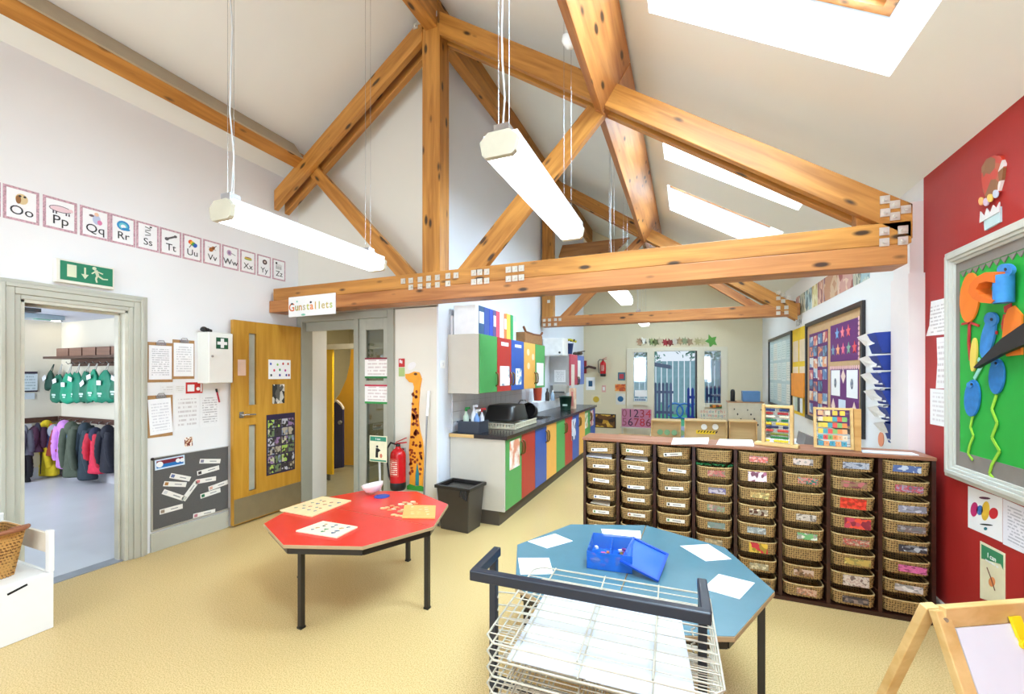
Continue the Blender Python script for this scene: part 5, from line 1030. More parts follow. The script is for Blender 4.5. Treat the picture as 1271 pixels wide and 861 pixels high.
# bead abacus
p = AZ(975, 550, SHZ); A0 = Vector((AY(948, 545, 3.42).x, 3.42, SHZ)); A1 = Vector((AY(983, 550, 3.36).x, 3.36, SHZ)); ang = math.atan2(A1.y-A0.y, A1.x-A0.x); Lw = (A1-A0).length
t = thing('bead_abacus', 'pine bead abacus with coloured bead rows, the left one on the brown unit', 'abacus', tuple((A0+A1)/2), ang); M = WM[t]; HH = .285
for sx in (-1, 1): MB().box(sx*Lw/2-.010, sx*Lw/2+.010, -.018, .018, .022, HH, 0, M).build('side_post', PALEW, t, None, .003)
MB().box(-Lw/2-.05, Lw/2+.04, -.035, .035, .001, .022, 0, M).build('base', PALEW, t, None, .003); MB().box(-Lw/2+.010, Lw/2-.010, -.012, .012, HH-.022, HH-.004, 0, M).build('top_rail', PALEW, t, None, .003)
rc = [(30, 60, 120), (170, 40, 40), (232, 220, 190), (30, 110, 70), (228, 196, 40), (30, 40, 80), (206, 70, 60), (120, 130, 50), (40, 120, 60), (230, 210, 50)]
for r in range(10):
    z = HH-.037-r*.0235; MB().tube([M @ Vector((-Lw/2+.01, 0, z)), M @ Vector((Lw/2-.01, 0, z))], .0015, 5).build('rod', STEEL, t)
    n = 10; st = (Lw-.03)/13
    for k in range(n):
        off = (k+ (0 if k < [5, 4, 5, 6, 3, 7, 4, 0, 0, 2][r] else 2.5))*st-Lw/2+.02
        b = MB().lathe([(.001, -.0065), (.0075, -.005), (.0105, 0), (.0075, .005), (.001, .0065)], tuple(M @ Vector((off, 0, z))), 8, M=M.to_3x3().to_4x4() @ Matrix.Rotation(math.pi/2, 4, 'Y')).build('bead', C(*rc[r], .25), t)
# number-tile abacus, leaning back
A0 = Vector((AY(1012, 550, 3.40).x, 3.40, SHZ)); A1 = Vector((AY(1058, 553, 3.38).x, 3.38, SHZ)); ang = math.atan2(A1.y-A0.y, A1.x-A0.x); Lw = (A1-A0).length
t = thing('tile_abacus', 'leaning pine frame with rows of coloured number tiles on the brown unit', 'abacus', tuple((A0+A1)/2), ang); M = WM[t] @ Matrix.Rotation(-.12, 4, 'X'); HH = .275
for sx in (-1, 1): MB().box(sx*Lw/2-.008, sx*Lw/2+.008, -.012, .012, .005, HH, 0, M).build('side_post', PALEW, t, None, .002)
MB().box(-Lw/2+.008, Lw/2-.008, -.010, .010, .006, .02, 0, M).build('bottom_rail', PALEW, t); MB().box(-Lw/2+.008, Lw/2-.008, -.010, .010, HH-.016, HH-.002, 0, M).build('top_rail', PALEW, t)
MB().box(Lw/2+.010, Lw/2+.045, .0, .03, .001, HH*.98, 0, WM[t]).build('rear_leg', wood((196, 140, 70), (216, 164, 96), True), t)
tc_ = [(220, 70, 60), (236, 170, 120), (240, 190, 60), (120, 170, 90), (224, 200, 170), (60, 150, 160), (230, 130, 60), (210, 180, 60)]; random.seed(12)
for r in range(6):
    z = .038+r*.040; MB().tube([M @ Vector((-Lw/2, 0, z)), M @ Vector((Lw/2, 0, z))], .0018, 5).build('rod', STEEL, t)
    nn = [5, 6, 6, 6, 6, 4][r]
    for k in range(nn):
        x = -Lw/2+.03+(Lw-.05)*k/(nn-.3); d = MB().box(x-.013, x+.013, -.008, .008, z-.015, z+.015, 0, M).build('tile', C(*(tc_[(r*5+k*3) % 8] if r else (60, 150, 170) if k % 2 == 0 else (226, 150, 90)), .4), t)
        if r < 2:
            Mt = M @ Matrix.Translation((x, -.0085, z)) @ Matrix.Rotation(math.pi/2, 4, 'X'); text(str((3*r+k*2+1) % 10), MF(Mt), 0, 0, .016, INK, d, 0, 'numeral')
# ================================================================== OCTAGONAL TABLES
def oct_table(cx, cy, R_, rot, m, h, label, legs, EDGE):
    t = thing('octagonal_table', label, 'table', (cx, cy, 0), 0, None); V_ = [(cx+R_*math.cos(rot+k*math.pi/4), cy+R_*math.sin(rot+k*math.pi/4)) for k in range(8)]
    F = Fr('Z', 0); g = .0015
    for half, s in ((V_[0:5], 1), (V_[4:8]+[V_[0]], -1)):
        n_ = Vector((-math.sin(rot), math.cos(rot)))*g*s; P = [(p[0]+n_.x, p[1]+n_.y) for p in half]
        a = MB().poly(F, P, h-.022, h-.002).build('tabletop', EDGE, t, None, .002); ci = Vector((sum(p[0] for p in P)/5, sum(p[1] for p in P)/5))
        P2 = [(p[0]*.994+ci.x*.006, p[1]*.994+ci.y*.006) for p in P]; MB().poly(F, P2, h-.002, h).build('laminate', m, a)
    fr = MB(); W_ = [(cx+(R_-.035)*math.cos(rot+k*math.pi/4), cy+(R_-.035)*math.sin(rot+k*math.pi/4)) for k in range(8)]
    for k in range(8):
        a = W_[k]; b = W_[(k+1) % 8]; MB().sq((a[0], a[1], h-.043), (b[0], b[1], h-.043), .018, .040).build('frame_rail', BLKM, t)
    for (lx, ly) in legs:
        an = math.atan2(ly-cy, lx-cx); ML_ = Matrix.Translation((lx, ly, 0)) @ Matrix.Rotation(an, 4, 'Z')
        MB().box(-.015, .015, -.015, .015, .012, h-.03, 0, ML_).build('leg', BLKM, t, None, .003); MB().box(-.017, .017, -.017, .017, .0, .012, 0, ML_).build('foot', BLACK, t)
    return t
EDG = mat((176, 150, 112), .6, var=.05)
oct_table(-2.085, 2.345, .60, math.radians(-3), mat((222, 52, 42), .22, var=.02), .53, 'octagonal classroom table with a red top in two halves and black square legs', [(-2.103, 1.856-.0), (-2.63, 2.315), (-1.535, 2.315), (-2.067, 2.845)], EDG)
oct_table(-.265, 2.225, .625, math.radians(88), mat((84, 126, 140), .25, var=.03), .53, 'octagonal classroom table with a blue top behind the wire drying rack', [(.305, 2.10+.08), (-.285, 2.79), (-.83, 2.24), (-.25, 1.68)], EDG)
# things on the red table
TZ = .5305
def zpoly(pts, z0, z1, name, m, parent=None, label=None, cat=None, group=None, bev=0):
    F = Fr('Z', 0); P = [tuple(AZ(p[0], p[1], z1)[:2]) for p in pts]
    ar = sum(P[i][0]*P[(i+1) % len(P)][1]-P[(i+1) % len(P)][0]*P[i][1] for i in range(len(P)))
    if ar < 0: P = P[::-1]
    mb = MB().poly(F, P, z0, z1)
    return (mb.build(name, m, parent, None, bev) if parent is not None else mb.solo(name, m, label, cat, group, bev)), P
def puzzle(pts, name, m, label, cols, n, th=.010, seed=1):
    P = [AZ(p[0], p[1], TZ+th) for p in pts]; c = sum(P, Vector())/len(P); t = thing(name, label, 'puzzle', (c.x, c.y, TZ)); zpoly(pts, TZ, TZ+th, 'board', m, t, bev=.002); random.seed(seed)
    o, a, b = P[0], P[1]-P[0], P[3]-P[0]
    for k in range(n):
        u, v = .14+.72*((k % 4)+.5+random.uniform(-.2, .2))/4, .14+.72*((k//4)+.5+random.uniform(-.2, .2))/max(1, (n+3)//4); q = o+a*u+b*v; F = Fr('Z', 0); r = random.uniform(.008, .013)
        mb = MB(); mb.disc(F, q.x, q.y, r, r*.7, TZ+th, TZ+th+.002, n=7, rot=random.random()*3); mb.disc(F, q.x+r*.8, q.y+r*.6, r*.5, r*.5, TZ+th, TZ+th+.002, n=6); mb.build('picture_piece', C(*random.choice(cols)), t)
PZ = mat((238, 212, 160), .5, var=.05)
puzzle([(347, 632.5), (400, 615.5), (436, 620.5), (387, 640)], 'puzzle_board', PZ, 'large pale wooden board puzzle of small pictures at the left of the red table', [(120, 130, 110), (190, 120, 90), (110, 110, 130), (160, 150, 90)], 16, seed=4)
puzzle([(367, 658), (401, 646), (444, 653), (418, 666)], 'puzzle_board', mat((244, 226, 196), .5, var=.04), 'small pale wooden animal puzzle at the front edge of the red table', [(60, 90, 120), (90, 70, 60), (80, 130, 90), (50, 50, 60), (190, 150, 90)], 12, seed=9)
puzzle([(499, 641.5), (502, 626), (541, 627), (540, 642)], 'puzzle_tray', mat((232, 176, 100), .5, var=.08), 'orange wooden puzzle tray with rounded slots at the right of the red table', [(240, 206, 150), (236, 190, 120), (246, 220, 180)], 12, seed=6)
random.seed(15); pc_ = [(475, 630), (480, 629), (486, 627), (491, 629), (488, 631), (483, 632), (497, 625), (502, 623), (507, 624), (512, 622), (496, 634), (500, 632), (488, 638), (493, 639), (499, 639.5), (504, 641), (508, 619+6), (515, 624)]
for i, (x, y) in enumerate(pc_):
    q = AZ(x, y, TZ+.006); F = Fr('Z', 0); r = random.uniform(.014, .020); mb = MB(); mb.disc(F, q.x, q.y, r, r*.8, TZ, TZ+.006, n=8, rot=random.random()); mb.disc(F, q.x+r, q.y+r*.3, r*.45, r*.45, TZ, TZ+.006, n=6)
    pn, pcx = random.choice((('tan', (236, 196, 140)), ('orange', (226, 150, 100)), ('cream', (240, 216, 180)), ('brown', (216, 170, 120)))); zn = 'behind' if y < 626 else ('left of' if y < 633 else 'in front of')
    mb.solo('puzzle_piece', C(*pcx), 'small loose %s wooden puzzle piece lying %s the orange puzzle tray' % (pn, zn), 'puzzle piece', 'loose %s puzzle pieces %s the orange tray' % (pn, zn))
q = AZ(464, 613, TZ); t = thing('bowl', 'white bowl tilted on a round blue mat at the back of the red table', 'bowl', (q.x, q.y, TZ+.005)); Mb = Matrix.Translation((q.x-.005, q.y-.0, TZ+.036)) @ Matrix.Rotation(-.22, 4, 'Y') @ Matrix.Scale(1.25, 4)
MB().lathe([(.02, -.018), (.045, -.008), (.064, .02), (.068, .04), (.065, .04), (.058, .02), (.04, -.002), (.001, -.006)], (0, 0, 0), 24, M=Mb).build('body', mat((242, 226, 222), .3), t)
q = AZ(474, 616, TZ); MB().lathe([(.001, 0), (.058, 0), (.06, .002), (.058, .004), (.001, .004)], (q.x, q.y, TZ), 24).solo('blue_mat', C(40, 76, 160), 'round blue mat under the tilted white bowl on the red table', 'mat')
# things on the blue table
for pts, lb in ((((655, 671.5), (689, 662), (711, 671), (679, 680)), 'white sheet at the left of the blue table, nearer the kitchen'), (((643, 692), (681.5, 692), (687, 712), (646, 712.5)), 'white sheet at the left edge of the blue table beside the drying rack'), (((746, 656), (795, 658.5), (796, 668), (749, 665)), 'white sheet behind the blue box at the back of the blue table'), (((844, 677), (879, 675), (908, 693.5), (876, 696)), 'white sheet at the right of the blue box on the blue table'), (((872, 730), (892, 712), (937, 723), (918, 743)), 'white sheet nearest the right front corner of the blue table')):
    zpoly(pts, TZ, TZ+.0015, 'paper_sheet', PAPER, None, lb, 'paper', 'white sheets on the blue table')
BLP = clearplastic((40, 120, 226), .58, .12); base = [AZ(x, y, TZ) for x, y in ((718.5, 702), (774, 709.5), (799, 690), (743, 680))]
c = sum(base, Vector())/4; vx = (base[1]-base[0]); rot = math.atan2(vx.y, vx.x); bw = vx.length/2; bd = (base[3]-base[0]).length/2
t = thing('blue_storage_box', 'open translucent blue plastic box with divided compartments of coloured bricks on the blue table', 'box', (c.x, c.y, TZ), rot); M = WM[t]; hb = .085; w_ = .003
mb = MB(); mb.box(-bw, bw, -bd, bd, 0.001, .005, 0, M).box(-bw, bw, -bd, -bd+w_, .005, hb, 0, M).box(-bw, bw, bd-w_, bd, .005, hb, 0, M).box(-bw, -bw+w_, -bd+w_, bd-w_, .005, hb, 0, M).box(bw-w_, bw, -bd+w_, bd-w_, .005, hb, 0, M)
mb.build('tub', BLP, t); MB().box(-.002, .002, -bd+w_, bd-w_, .005, hb*.8, 0, M).build('divider', BLP, t)
random.seed(2); bricks = []
for k in range(26):
    sx = random.choice((-1, 1)); x = sx*random.uniform(.015, bw-.02); y = random.uniform(-bd+.02, bd-.02); z = .006+.012*random.randint(0, 2); Mk = M @ Matrix.Translation((x, y, z)) @ Matrix.Rotation(random.random()*3, 4, 'Z')
    bcn, bcc = random.choice((('red', (200, 50, 60)), ('yellow', (230, 190, 60)), ('pink', (220, 90, 130)), ('white', (240, 240, 240)), ('purple', (120, 60, 120)), ('orange', (210, 120, 60))))
    MB().box(-.011, .011, -.007, .007, 0, .010, 0, Mk).solo('toy_brick', C(*bcc, .25), 'small %s toy brick in the %s compartment of the blue storage box' % (bcn, 'left' if sx < 0 else 'right'), 'brick', '%s toy bricks in the %s compartment' % (bcn, 'left' if sx < 0 else 'right'))
lid = [AZ(x, y, z) for x, y, z in ((769, 697, TZ+.06), (817, 722, TZ+.004), (842, 694, TZ+.02), (794, 671, TZ+.088))]
t = thing('box_lid', 'translucent blue lid leaning flat against the right side of the blue box', 'lid', tuple(lid[1])); u_ = (lid[1]-lid[0]); v_ = (lid[3]-lid[0]); n_ = u_.cross(v_).normalized(); Ml = Matrix.Identity(4)
ux, uy = u_.normalized(), n_.cross(u_.normalized())
for i in range(3): Ml[i][0] = ux[i]; Ml[i][1] = uy[i]; Ml[i][2] = n_[i]; Ml[i][3] = lid[0][i]
lw, lh = u_.length, v_.dot(uy); F = MF(Ml); MB().rect(F, 0, 0, lw, lh, -.003, 0).build('panel', clearplastic((36, 110, 222), .66), t)
MB().rect(F, 0, 0, lw, .012, 0, .007).rect(F, 0, lh-.012, lw, lh, 0, .007).rect(F, 0, .012, .012, lh-.012, 0, .007).rect(F, lw-.012, .012, lw, lh-.012, 0, .007).build('rim', clearplastic((24, 84, 204), .75), t)
# ================================================================== DRYING RACK
RZ = .85; pLf = AZ(584.5, 711, RZ); pRf = AZ(887.5, 759, RZ); pLb = AZ(613, 688, RZ); pRb = AZ(872, 730, RZ)
t = thing('drying_rack', 'black steel-framed paper drying rack with many white wire shelves in front of the blue table', 'drying rack', ((pLb.x+pRb.x)/2, (pLb.y+pRb.y)/2, 0)); RB = mat((30, 36, 48), .35)
dx = (pRb-pLb).normalized(); dy = Vector((-dx.y, dx.x, 0)); Lr = (pRb-pLb).length
# the posts stand under the side arms
fb = .16
P = lambda u, v, z: pLb+dx*u+dy*v+Vector((0, 0, z-RZ))
MB().sq(P(-.012, -fb, RZ), P(Lr+.012, -fb, RZ), .028, .034).build('top_bar', RB, t, None, .004)
for u in (0, Lr):
    MB().sq(P(u, -fb, RZ), P(u, .035, RZ), .028, .032).build('side_arm', RB, t, None, .004)
    MB().sq(P(u, .0, RZ-.016), P(u, .0, .08), .026, .026).build('post', RB, t, None, .003)
    MB().sq(P(u, -.30, .065), P(u, .42, .065), .028, .03).build('foot_bar', RB, t, None, .003)
    for v in (-.28, .40): MB().lathe([(.001, -.012), (.028, -.012), (.03, 0), (.028, .012), (.001, .012)], tuple(P(u, v, .03)), 14, M=Matrix.Rotation(math.pi/2, 4, 'Y')).build('castor', BLACK, t)
for z in (.40, .12): MB().sq(P(.013, .0, z), P(Lr-.013, .0, z), .024, .03).build('cross_bar', RB, t, None, .003)
WIRE = mat((190, 182, 162), .4, var=.15, scale=30); ysh = [-.325+.041*i for i in range(13)]
def rack_shelf(z, k):
    mb = MB(); y0, y1 = ysh[0], ysh[-1]; a, b = .105, Lr+.03
    lp = [P(a+.03, y1, z), P(a, y1-.03, z), P(a, y0+.03, z), P(a+.03, y0, z), P(b-.03, y0, z), P(b, y0+.03, z), P(b, y1-.03, z), P(b-.03, y1, z)]; mb.tube(lp+[lp[0]], .0032, 6, cap=False)
    for y in ysh[1:-1]: mb.tube([P(a, y, z), P(b, y, z)], .0018, 5, cap=False)
    for u in (.20, .40, .60): mb.tube([P(u*Lr/.74, y0, z+.004), P(u*Lr/.74, y1, z+.004)], .0028, 5, cap=False)
    for s_ in (.02, Lr-.02): mb.tube([P(s_+(.05 if s_ < .1 else -.0), .03, z), P(s_-.01, .02, z), P(s_-.005, -.0, z-.012)], .003, 5)
    return mb
sh0 = None
for k in range(14):
    z = .755-.046*k
    if z < .13: break
    M = Matrix.Translation((0, 0, z-.755)) @ WM[t]
    if sh0 is None: sh0 = rack_shelf(z, k).build('wire_shelf', WIRE, t, M)
    else: share(sh0, t, M, 'wire_shelf')
zp = .752; sh_px = [((664, 738), (686, 746), (672, 803), (628, 800)), ]
F = Fr('Z', 0)
def rsheet(u0, v0, u1, v1, z, lb, rot=0):
    P4 = [P(u0, v0, z), P(u1, v0+.0, z), P(u1+rot, v1, z), P(u0+rot, v1, z)]; MB().poly(F, [(q.x, q.y) for q in P4], z, z+.0012).solo('paper_sheet', mat((206, 210, 220), .5, var=.01), lb, 'paper', 'white papers in the drying rack')
rsheet(.17, -.31, .40, .08, .7072+.0015, 'large white paper on the drying rack, left of the two overlapping sheets')
rsheet(.39, -.315, .655, .09, .7072+.003, 'large white paper on the drying rack, right of the two overlapping sheets', -.03)
# ================================================================== EASEL
c0 = AZ(1152, 752, .80); c1 = AZ(1290, 741.5, .80); ex = (c1-c0); ex.z = 0; ex.normalize(); en = Vector((ex.y, -ex.x, 0))    # en points toward the camera
t = thing('easel', 'pine A-frame easel with a white board and yellow clip at the bottom right corner', 'easel', (c0.x+.2*ex.x, c0.y+.2*ex.y, 0))
W_ = .46; EP = lambda u, v, z: c0+ex*u+en*v+Vector((0, 0, z-.80)); EZ = .795
def side(sg, nm):
    # sloping frame: top at v=0 z=EZ, bottom v=.26*sg z=0
    s = sg*.30
    for u in (.02, W_): MB().sq(EP(u, s*0+.012*sg, EZ), EP(u, s, .0), .045, .024).build('leg', PALEW, t, None, .003)
    return s
side(1, 'front'); side(-1, 'back')
fw = lambda u, f, o=0: EP(u, .012+.288*f+o, EZ*(1-f))
MB().sq(fw(.02, .02, .004), fw(W_, .02, .004), .02, .06).build('top_rail', PALEW, t, None, .003)
MB().sq(fw(.02, .80), fw(W_, .80), .03, .02).build('bottom_rail', PALEW, t)
Mq = Matrix.Identity(4); o_ = fw(.045, .055, .006); a_ = ex; b_ = (fw(.045, .05)-fw(.045, .75)).normalized(); n_ = a_.cross(b_)
for i in range(3): Mq[i][0] = a_[i]; Mq[i][1] = b_[i]; Mq[i][2] = n_[i]; Mq[i][3] = o_[i]
Fe = MF(Mq); MB().rect(Fe, 0, -.55, W_-.07, -.0, 0, .006).build('whiteboard', mat((224, 226, 232), .2, var=.03, scale=4), t)
cl = MB(); u = .185; cl.rect(Fe, u, -.035, u+.035, .02, .008, .016).rect(Fe, u+.006, -.06, u+.038, -.03, .006, .014).disc(Fe, u+.02, -.055, .018, .012, .006, .016); cl.solo('yellow_clip', C(246, 212, 20), 'yellow plastic clip on the top edge of the easel whiteboard', 'clip')
Bq = MB(); Bq.sq(EP(.02, -.03, EZ-.03), EP(W_, -.03, EZ-.03), .03, .02).build('back_rail', PALEW, t); MB().sq(EP(.05, .26, .12), EP(.05, -.25, .12), .012, .012).build('stay', PALEW, t)
for u in (.02, .45): MB().lathe([(.007, 0), (.007, .004)], tuple(EP(u, .03, EZ-.02)), 8, M=Matrix.Rotation(math.pi/2, 4, 'X')).build('screw', STEEL, t)
# ================================================================== WHITE TOY BENCH
t = thing('toy_bench', 'white painted toy box bench with arm rail and handle slot at the left edge', 'bench', (-3.8, .95, 0)); BWm = mat((240, 240, 236), .4, var=.01); bx0, bx1, by0, by1 = -4.10, -3.46, .35, 1.305
MB().box(bx1-.018, bx1, by0, by1, 0.001, .33).build('front_panel', BWm, t, None, .003); MB().box(bx0, bx1-.02, by1-.018, by1, .001, .33).box(bx0, bx1-.02, by0, by0+.018, .001, .33).build('side_panel', BWm, t, None, .003)
MB().box(bx0, bx1-.02, by0+.02, by1-.02, .31, .33).build('seat', BWm, t, None, .003); MB().box(bx0, bx0+.018, by0, by1, .331, .6).build('backrest', BWm, t, None, .003)
MB().box(bx1-.045, bx1+.002, by1-.020, by1+.004, .331, .575).build('arm_post', BWm, t, None, .004); MB().box(bx0+.02, bx1-.05, by1-.016, by1, .44, .555).build('arm_rail', mat((226, 218, 200), .4), t, None, .003)
Fq = Fr('L', bx1+.0005); a = Fq.px(9, 738); b = Fq.px(34, 725); MB().line(Fq, (a[0], a[1]), (b[0], b[1]), .012, 0, .001).build('handle_slot', mat((16, 16, 16), .9), t)
M = Matrix.Translation((-3.72, 1.06, .3305)); a, b = woven(.30, .36, .26, M, 34, 16, .005, .78, 0, .014)
t = thing('wicker_hamper', 'honey-coloured wicker basket with rolled handles on the white toy bench', 'basket', (-3.72, 1.06, .3305)); a.build('body', weave_mat((110, 66, 28), (214, 160, 86), 18, 14), t); b.build('rim', WICK, t)
MB().tube([(-3.66, 1.20, .585), (-3.58, 1.24, .605), (-3.52, 1.20, .61), (-3.56, 1.05, .60)], .013, 8).build('handle', mat((150, 90, 56), .5), t)
mb = MB(); [mb.blob((-3.76+.05*math.cos(k), 1.02+.06*math.sin(k*1.7), .58+.012*(k % 3)), .09, .09, .07, 12) for k in range(5)]; mb.solo('black_cloth', mat((26, 26, 30), .9, bump=.3), 'black bundled cloth heaped in the wicker hamper', 'cloth')
t = thing('red_box', 'red and white box edge at the left edge on the toy bench seat', 'box', (-3.58, .88, .331)); MB().box(-3.64, -3.52, .80, .985, .331, .40).build('carton', C(214, 60, 60), t, None, .003)
# ================================================================== RIGHT WALL, NEAR (RED)
R_ = FRW
def RP(x, y): return R_.px(x, y)
def rcard(pts, m, name, label, cat, group=None, th=.002):
    return MB().poly(R_, [RP(*p) for p in pts][::-1] if False else [RP(*p) for p in pts], 0, th).solo(name, m, label, cat, group)
# framed green board: outer corner (1180,315)..(1180,590)
(gu0, gz1), (_, gz0) = RP(1180, 315), RP(1180, 590); gu1 = -1.55
t = thing('display_board', 'large green display board in a grey-white moulded frame on the red wall', 'display board', tuple(R_.w((gu0+gu1)/2, gz0, 0)))
MB().rect(R_, gu0+.09, gz0+.09, gu1-.09, gz1-.09, 0, .008).build('backing', mat((34, 168, 58), .6, var=.05, scale=8), t)
MB().rect(R_, gu0+.06, gz0+.06, gu1-.06, gz0+.16, .008, .011).rect(R_, gu0+.06, gz1-.13, gu1-.06, gz1-.06, .008, .011).rect(R_, gu0+.06, gz0+.16, gu0+.11, gz1-.13, .008, .011).build('grey_border', mat((134, 126, 118), .7), t)
teeth = MB()
for k in range(22):
    u = gu0+.12+k*.055; teeth.poly(R_, [(u, gz1-.135), (u+.028, gz1-.165), (u+.055, gz1-.135)], .0085, .0125)
q = teeth.build('zigzag_edge', mat((134, 126, 118), .7), t); q['kind'] = 'stuff'
FRM = mat((206, 206, 196), .4, var=.02); pr_ = [(.0, .022, .028), (.022, .045, .040), (.045, .062, .032), (.062, .078, .02)]
for nm, (ua, ub_, va, vb, ax) in {'l': (0, 0, 0, 0, 0)}.items():
    for a, b, d in pr_:
        pass
mb = MB()
for a, b, d in pr_:
    mb.rect(R_, gu0+a, gz0+a, gu0+b, gz1-a, 0, d).rect(R_, gu1-b, gz0+a, gu1-a, gz1-a, 0, d).rect(R_, gu0+b, gz1-b, gu1-b, gz1-a, 0, d).rect(R_, gu0+b, gz0+a, gu1-b, gz0+b, 0, d)
mb.build('frame', FRM, t, None, .003)
ORG = mat((246, 128, 30), .6, var=.05); BLU = mat((56, 136, 206), .6, var=.15, scale=20)
def ell(cx, cy, rx, ry, rot=0, n=20):
    return [(cx+rx*math.cos(a)*math.cos(rot)-ry*math.sin(a)*math.sin(rot), cy+rx*math.cos(a)*math.sin(rot)+ry*math.sin(a)*math.cos(rot)) for a in [2*math.pi*k/n for k in range(n)]]
def onb(pts, m, name, label, cat='decoration', w0=.012, w1=.02, parent=None, group=None):
    mb = MB().poly(R_, [RP(*p) for p in pts], w0, w1)
    return mb.build(name, m, parent) if parent is not None else mb.solo(name, m, label, cat, group)
def strip_(pts, m, wd, name, parent, w0=.013, w1=.017):
    mb = MB(); P_ = [RP(*p) for p in pts]
    for a, b in zip(P_, P_[1:]): mb.line(R_, a, b, wd, w0, w1)
    return mb.build(name, m, parent)
REDR = C(190, 40, 40); LIME = C(160, 214, 60); YELP = C(236, 210, 90)
t = thing('paper_flower', 'tall orange paper oval with red stem at the left of the green board', 'paper craft', tuple(R_.w(*RP(1209, 372), .012))); onb(ell(1209, 369, 12, 31, .08), ORG, 'oval', '', parent=t)
strip_([(1208, 400), (1207, 425), (1209, 447)], REDR, .02, 'red_stem', t); strip_([(1198, 402), (1209, 400), (1220, 404)], REDR, .012, 'red_stem', t); onb(ell(1214, 440, 4, 21, .06), YELP, 'yellow_petal', '', parent=t)
t = thing('paper_bird', 'long blue paper bird shape in the middle of the green board', 'paper craft', tuple(R_.w(*RP(1233, 415), .012))); onb(ell(1232, 418, 8, 27, .22), BLU, 'body', '', parent=t); onb(ell(1237, 396, 8, 9), BLU, 'head', '', parent=t, w0=.013, w1=.024); onb(ell(1239, 396, 1.6, 2), BLACK, 'eye', '', parent=t, w0=.024, w1=.026); strip_([(1234, 409), (1243, 413)], REDR, .015, 'beak', t)
for (cx, cy, hh, sw, lb) in ((1212, 494, 23, 0, 'lower left blue paper fish with a curling lime ribbon tail'), (1243, 467, 22, 0, 'right-hand blue paper fish with a long curling lime ribbon tail')):
    t = thing('paper_fish', lb, 'paper craft', tuple(R_.w(*RP(cx, cy+hh), .012))); onb(ell(cx, cy, 9.5, hh, .06), mat((38, 120, 190), .6, var=.15, scale=30), 'body', '', parent=t); onb(ell(cx-1, cy-hh*.72, 4, 3.5), BLU, 'head', '', parent=t, w0=.02, w1=.025)
    onb(ell(cx+2, cy-hh*.75, 1.4, 1.6), BLACK, 'eye', '', parent=t, w0=.025, w1=.027)
    if cx < 1230: strip_([(1212, 516), (1209, 530), (1213, 541), (1208, 553), (1206, 563), (1212, 571)], LIME, .012, 'ribbon', t)
    else: strip_([(1242, 490), (1236, 508), (1243, 525), (1236, 543), (1246, 560), (1236, 577), (1233, 588), (1238, 594)], LIME, .014, 'ribbon', t)
strip_([(1214, 470), (1224, 452), (1219, 445)], C(150, 216, 200), .02, 'feather', thing('paper_feather', 'pale teal and yellow paper feathers between the birds on the green board', 'paper craft', tuple(R_.w(*RP(1220, 460), .012))))
onb([(1253, 395), (1258, 383), (1265, 379), (1275, 390), (1275, 440), (1256, 442), (1250, 425)], ORG, 'paper_flower', 'orange rounded paper shape at the right part of the green board behind the black arm', 'paper craft')
t = thing('paper_toucan', 'blue paper tube bird with a big curved orange beak on the green board', 'paper craft', tuple(R_.w(*RP(1255, 380), .012)))
a = RP(1262, 340); b = RP(1262, 375); MB().tube([R_.w(a[0], a[1], .045), R_.w(b[0], b[1], .045)], .036, 18).build('body_tube', BLU, t); onb(ell(1263, 334, 10, 8), BLU, 'head', '', parent=t, w0=.03, w1=.045); onb(ell(1265, 333, 1.5, 2), BLACK, 'eye', '', parent=t, w0=.046, w1=.048)
onb([(1264, 336), (1252, 336), (1240, 342), (1231, 352), (1229, 361), (1235, 369), (1246, 374), (1260, 375), (1264, 371), (1252, 368), (1243, 364), (1240, 357), (1244, 350), (1254, 347), (1264, 349)], mat((236, 112, 30), .6), 'beak_loop', '', parent=t, w0=.03, w1=.085)
strip_([(1256, 378), (1257, 386)], REDR, .05, 'foot_strip', t); strip_([(1253, 390), (1250, 404), (1253, 414), (1249, 428)], REDR, .02, 'red_ribbon', t)
# black arm protruding from the board
t = thing('screen_bracket', 'flat black wedge-shaped bracket jutting across the green board at the right edge', 'bracket', tuple(R_.w(*RP(1260, 435), .05)))
MB().poly(R_, [RP(1228, 457), RP(1226, 455.5), RP(1250, 431), RP(1262, 420), RP(1300, 395), RP(1300, 424), RP(1262, 439)], .035, .055).build('arm', mat((34, 30, 30), .5), t); u, v = RP(1285, 415); MB().rect(R_, u-.03, v-.02, u+.03, v+.02, .012, .034).build('mount', BLACK, t)
# notices left of the board
rcard([(1181, 368), (1156, 374), (1154, 403), (1150, 417), (1181, 414)], lines_mat((244, 240, 238), (130, 110, 110), 10, .45, 21), 'notice', 'white notice with curling lower edge, topmost beside the green board', 'notice', 'notices beside the green board')
rcard([(1181, 417), (1163, 419), (1164, 450), (1162, 482), (1181, 482)], lines_mat((244, 240, 238), (150, 120, 120), 9, .4, 22), 'notice', 'white notice in the middle of the three beside the green board', 'notice', 'notices beside the green board')
rcard([(1181, 484), (1155, 482), (1155, 526), (1181, 531)], lines_mat((244, 242, 240), (160, 140, 140), 8, .35, 23), 'notice', 'white notice, lowest of the three beside the green board', 'notice', 'notices beside the green board')
t = thing('picture_sheet', 'white picture sheet with magenta, yellow and red insect drawings below the green board', 'picture', tuple(R_.w(*RP(1223, 660), 0))); onb([(1202, 603), (1244.5, 618), (1244.5, 673), (1202, 654)], PAPER, 'sheet', '', parent=t, w0=0, w1=.002)
